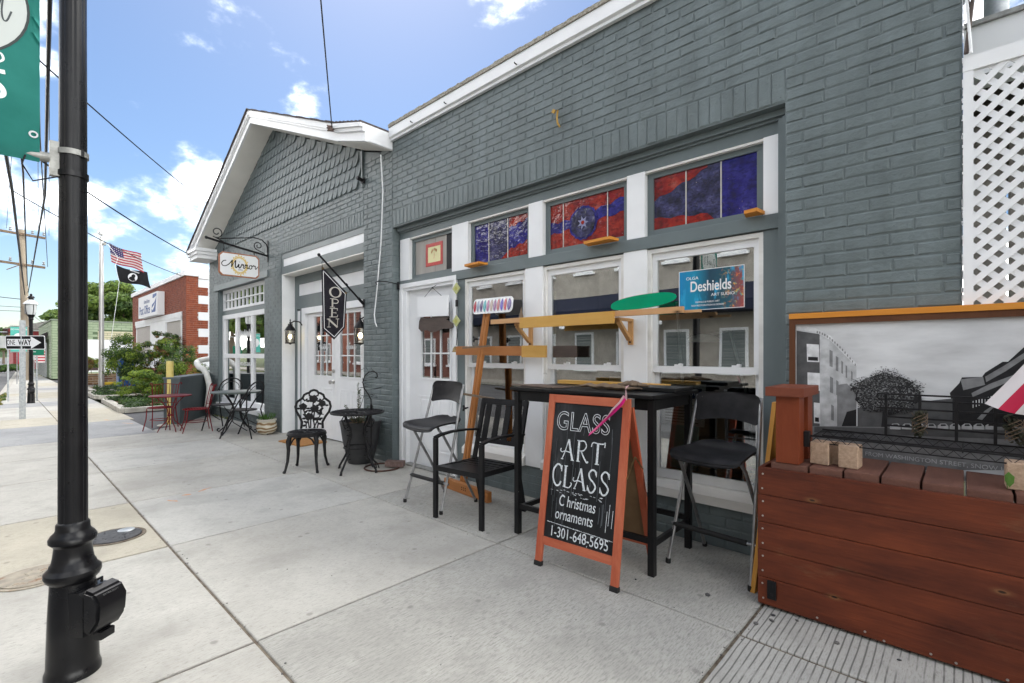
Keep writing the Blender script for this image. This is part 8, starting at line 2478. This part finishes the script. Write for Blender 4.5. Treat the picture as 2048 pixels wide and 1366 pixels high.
MB().lathe([(.0, 0), (.14, .01), (.15, .45), (.001, .47)], (-35.15, -2.12, 3.4), 16).build('transformer', M['galv'], t)
MB().b2(-35.1, -34.95, -2.45, -2.15, 2.2, 2.75).build('meter_box', M['alu'], t, smooth=False)
MB().tube([(-35.2, -2.05, .1), (-35.2, -2.1, 4.2)], .03, 6).build('riser', M['iron'], t)
def wire(pts, r, label='black overhead wire running along the street to the utility pole', sag=0.0, group='overhead wires along the street', n=14):
    out = []
    P_ = [Vector(p) for p in pts]
    for a, b in zip(P_, P_[1:]):
        for k in range(n):
            s = k / n; q = a.lerp(b, s); q.z -= sag * 4 * s * (1 - s); out.append(q)
    out.append(P_[-1])
    return tag(MB().tube(out, r, 5).build('overhead_wire', M['iron']), label, 'wire', group)
wire([(-35.4, -2.25, 4.4), (-11.0, -3.10, 3.92), (-6, -3.32, 3.85), (12, -4.0, 5.5)], .022, 'thick black cable bundle running down the street side from the utility pole', group=None)
wire([(-35.4, -2.12, 4.55), (-11.3, -2.71, 4.0), (-5.05, -3.0, 4.0), (12, -3.9, 5.2)], .017, 'dark twisted cable rising between the banner and the near lamp', group=None)
wire([(-35.3, -1.35, 7.6), (-11.2, -2.66, 7.3), (12, -3.9, 7.8)], .009, 'black overhead highest wire to the right end of the upper crossarm')
wire([(-35.3, -1.75, 7.6), (-11.4, -2.80, 7.3), (12, -4.1, 7.8)], .009, 'black overhead wire just below the highest one at the right of the pole')
wire([(-35.3, -3.40, 7.7), (-21.5, -3.34, 7.3), (12, -5.4, 7.8)], .009, 'black overhead wire to the left end of the upper crossarm')
wire([(-35.3, -2.9, 7.7), (-21.1, -2.95, 7.3), (12, -4.9, 7.8)], .009, 'black overhead wire to the left middle of the upper crossarm')
wire([(-35.3, -1.4, 5.95), (-12.0, -2.74, 5.2), (12, -4.0, 6)], .012, 'black overhead wire to the right end of the lower crossarm')
wire([(-35.4, -2.15, 4.9), (-12.0, -2.95, 4.5), (12, -4.2, 6)], .016, 'black overhead lower thick wire reaching the middle of the utility pole')
wire([(-11.0, -3.10, 3.92), (-18.8, .95, 3.90)], .010, 'service wire from the cable bundle to the post office roof', .12, None)
wire([(-6.4, -3.25, 3.75), (-7.0, -3.02, 3.38), (-12.45, -.36, 3.52)], .010, 'service wire sagging to the left eave of the salon gable', .05, None)
wire([(-3.0, -3.6, 4.0), (-5.6, -3.03, 3.76), (-10.98, -.40, 4.32)], .007, 'thin wire reaching the middle of the left salon rake', .04, None)
wire([(-5.74, -.42, 4.14), (-3.89, -1.44, 4.27), (-.3, -3.5, 4.5), (14, -13, 7.0)], .007, 'thin service wire rising from the salon roof edge across the sky', .0, None)
mb = MB()
rr = random.Random(4)
for k in range(6): mb.tube([(-5.74 + .035 * math.cos(a * 1.3 + k), -.44 + .03 * math.sin(a * 1.9 + k), 4.13 + .04 * math.sin(a + k)) for a in range(7)], .008, 5)
tag(mb.build('wire_coil', mat("rusty clamp", (.10, .06, .05), (.2, .15, .13), scale=40, rough=.7)), 'small rusty clamp and coil holding the wire on the salon gable', 'clamp')
wire([(-35.4, -2.2, 4.15), (-31, -14, 5.0)], .018, 'thick upper wire crossing the road from the utility pole', .1, 'wires crossing the road at the pole')
wire([(-35.4, -2.2, 3.75), (-30, -14, 3.9)], .012, 'thin middle wire crossing the road from the utility pole', .1, 'wires crossing the road at the pole')
wire([(-35.4, -2.2, 3.55), (-30, -14, 3.4)], .012, 'thin lowest wire crossing the road from the utility pole', .1, 'wires crossing the road at the pole')
wire([(-35.4, -2.1, 3.6), (-41, -1.2, 3.2)], .012, 'wire from the utility pole to the green building roof', .08, None)

nb = thing('neighbour_shed', 'dim grey boarded wall glimpsed through the holes of the lattice', 'shed', (1.2, 1.5, 0))
for k in range(16): MB().b2(-.2 + k * .21, -.004 + k * .21, 1.2 + .006 * (k % 2), 1.3, 0, 2.86).build('board', M['paperwood'], nb, smooth=False)
MB().b2(-.24, 3.2, 1.15, 3.0, 2.865, 2.93).build('roof', M['roof'], nb, smooth=False)

# ================================================================== ACROSS THE STREET (seen mirrored in the shop windows)
def front_building(name, label, x0, x1, y, h, wm, cols, awn):
    t = thing(name, label, 'building', ((x0 + x1) / 2, y, -.1))
    MB().b2(x0, x1, y - 8, y, -.13, h).build('wall', wm, t, smooth=False)
    MB().b2(x0 - .1, x1 + .1, y - 8, y + .15, h + .001, h + .25).build('cornice', M['white'], t, smooth=False)
    n = int((x1 - x0) / 2.1)
    for i in range(n):
        xc = x0 + (i + .5) * (x1 - x0) / n
        for (za, zb, w_) in ((5.0, 6.9, .9), (.7, 2.3, 1.0)):
            if zb > h: continue
            f = MB(); f.b2(xc - w_ / 2, xc + w_ / 2, y + .001, y + .06, za, zb); f.b2(xc - w_ / 2 - .1, xc + w_ / 2 + .1, y + .001, y + .14, za - .12, za - .001)
            wd_ = f.build('window', M['white'], t, smooth=False)
            MB().b2(xc - w_ / 2 + .1, xc + w_ / 2 - .1, y + .061, y + .066, za + .1, zb - .1).build('pane', mat("blinds %d" % (i % 2), (.10, .12, .12), (.25, .27, .26), scale=1, rough=.3, stretch=(.2, .2, 18)), wd_, smooth=False)
    if awn:
        mb = MB(); mb.prism([(x0 + .3, y + .061, 3.9), (x0 + .3, y + 1.2, 3.2), (x0 + .3, y + 1.2, 2.85), (x0 + .3, y + .061, 2.85)], (x1 - x0 - .6, 0, 0)); mb.build('awning', mat("navy awning", (.012, .016, .035), rough=.8), t, smooth=False)
    return t
fb = front_building('grey_shop_opposite', 'grey brick shop with navy awning across the street mirrored in the windows', -20, 1.5, -14.6, 8.2, mat("taupe brick", (.30, .275, .24), (.38, .35, .31), scale=3, rough=.9, bump=.5, bscale=12), 1, True)
MB().b2(-13, -8.2, -13.39, -13.36, 2.45, 2.83).build('fascia_sign', M['print_white'], fb, smooth=False)
lettering('fascia_lettering', 'COFFEE ROASTERS', .34, M['print_black'], frame_m((-10.6, -13.355, 2.64), (-1, 0, 0), (0, 0, 1)), (0, 0), fb, 1) if False else None
MB().b2(-5.2, -3.6, -14.5, -14.44, 2.35, 2.75).build('name_board', M['print_white'], fb, smooth=False)
lettering('name_lettering', 'FOSTER', .33, M['print_black'], frame_m((-4.4, -14.435, 2.55), (-1, 0, 0), (0, 0, 1)), (0, 0), fb, 1)
front_building('red_shop_opposite', 'red brick shop across the street mirrored in the studio door', -34, -20.5, -14.6, 8.6, mat("opposite red brick", (.15, .065, .05), (.20, .09, .07), scale=3, rough=.9), 1, False)
front_building('tan_shop_opposite', 'tan shop across the street behind the viewpoint', 2.0, 22, -14.6, 7.4, mat("tan render", (.34, .29, .22), (.40, .34, .26), scale=2, rough=.9), 1, True)
structure(MB().b2(-60, 24, -14.6, -12.6, -.13, -.01).build('far_pavement', M['curb'], smooth=False))
front_building('brick_house_opposite', 'low red brick house among the trees across the street', -47, -36, -16.5, 5.2, mat("house brick", (.25, .09, .06), (.31, .12, .08), scale=3, rough=.9), 1, False)
for i, (x, y, h_, r_) in enumerate(((-38, -21, 11, 4.6), (-46, -23, 12, 5.0), (-52, -17, 10, 4.6), (-61, -19, 11, 5.0), (-71, -18, 11, 5.2), (-84, -20, 12, 5.6), (-30, -25, 12, 5))):
    tree('%s green tree across the road, mirrored in the salon window' % ('first', 'second', 'third', 'fourth', 'fifth', 'sixth', 'rearmost')[i], (x, y, 0), h_, r_, 7000, .30, 31 + i, 'trees across the road', 24)
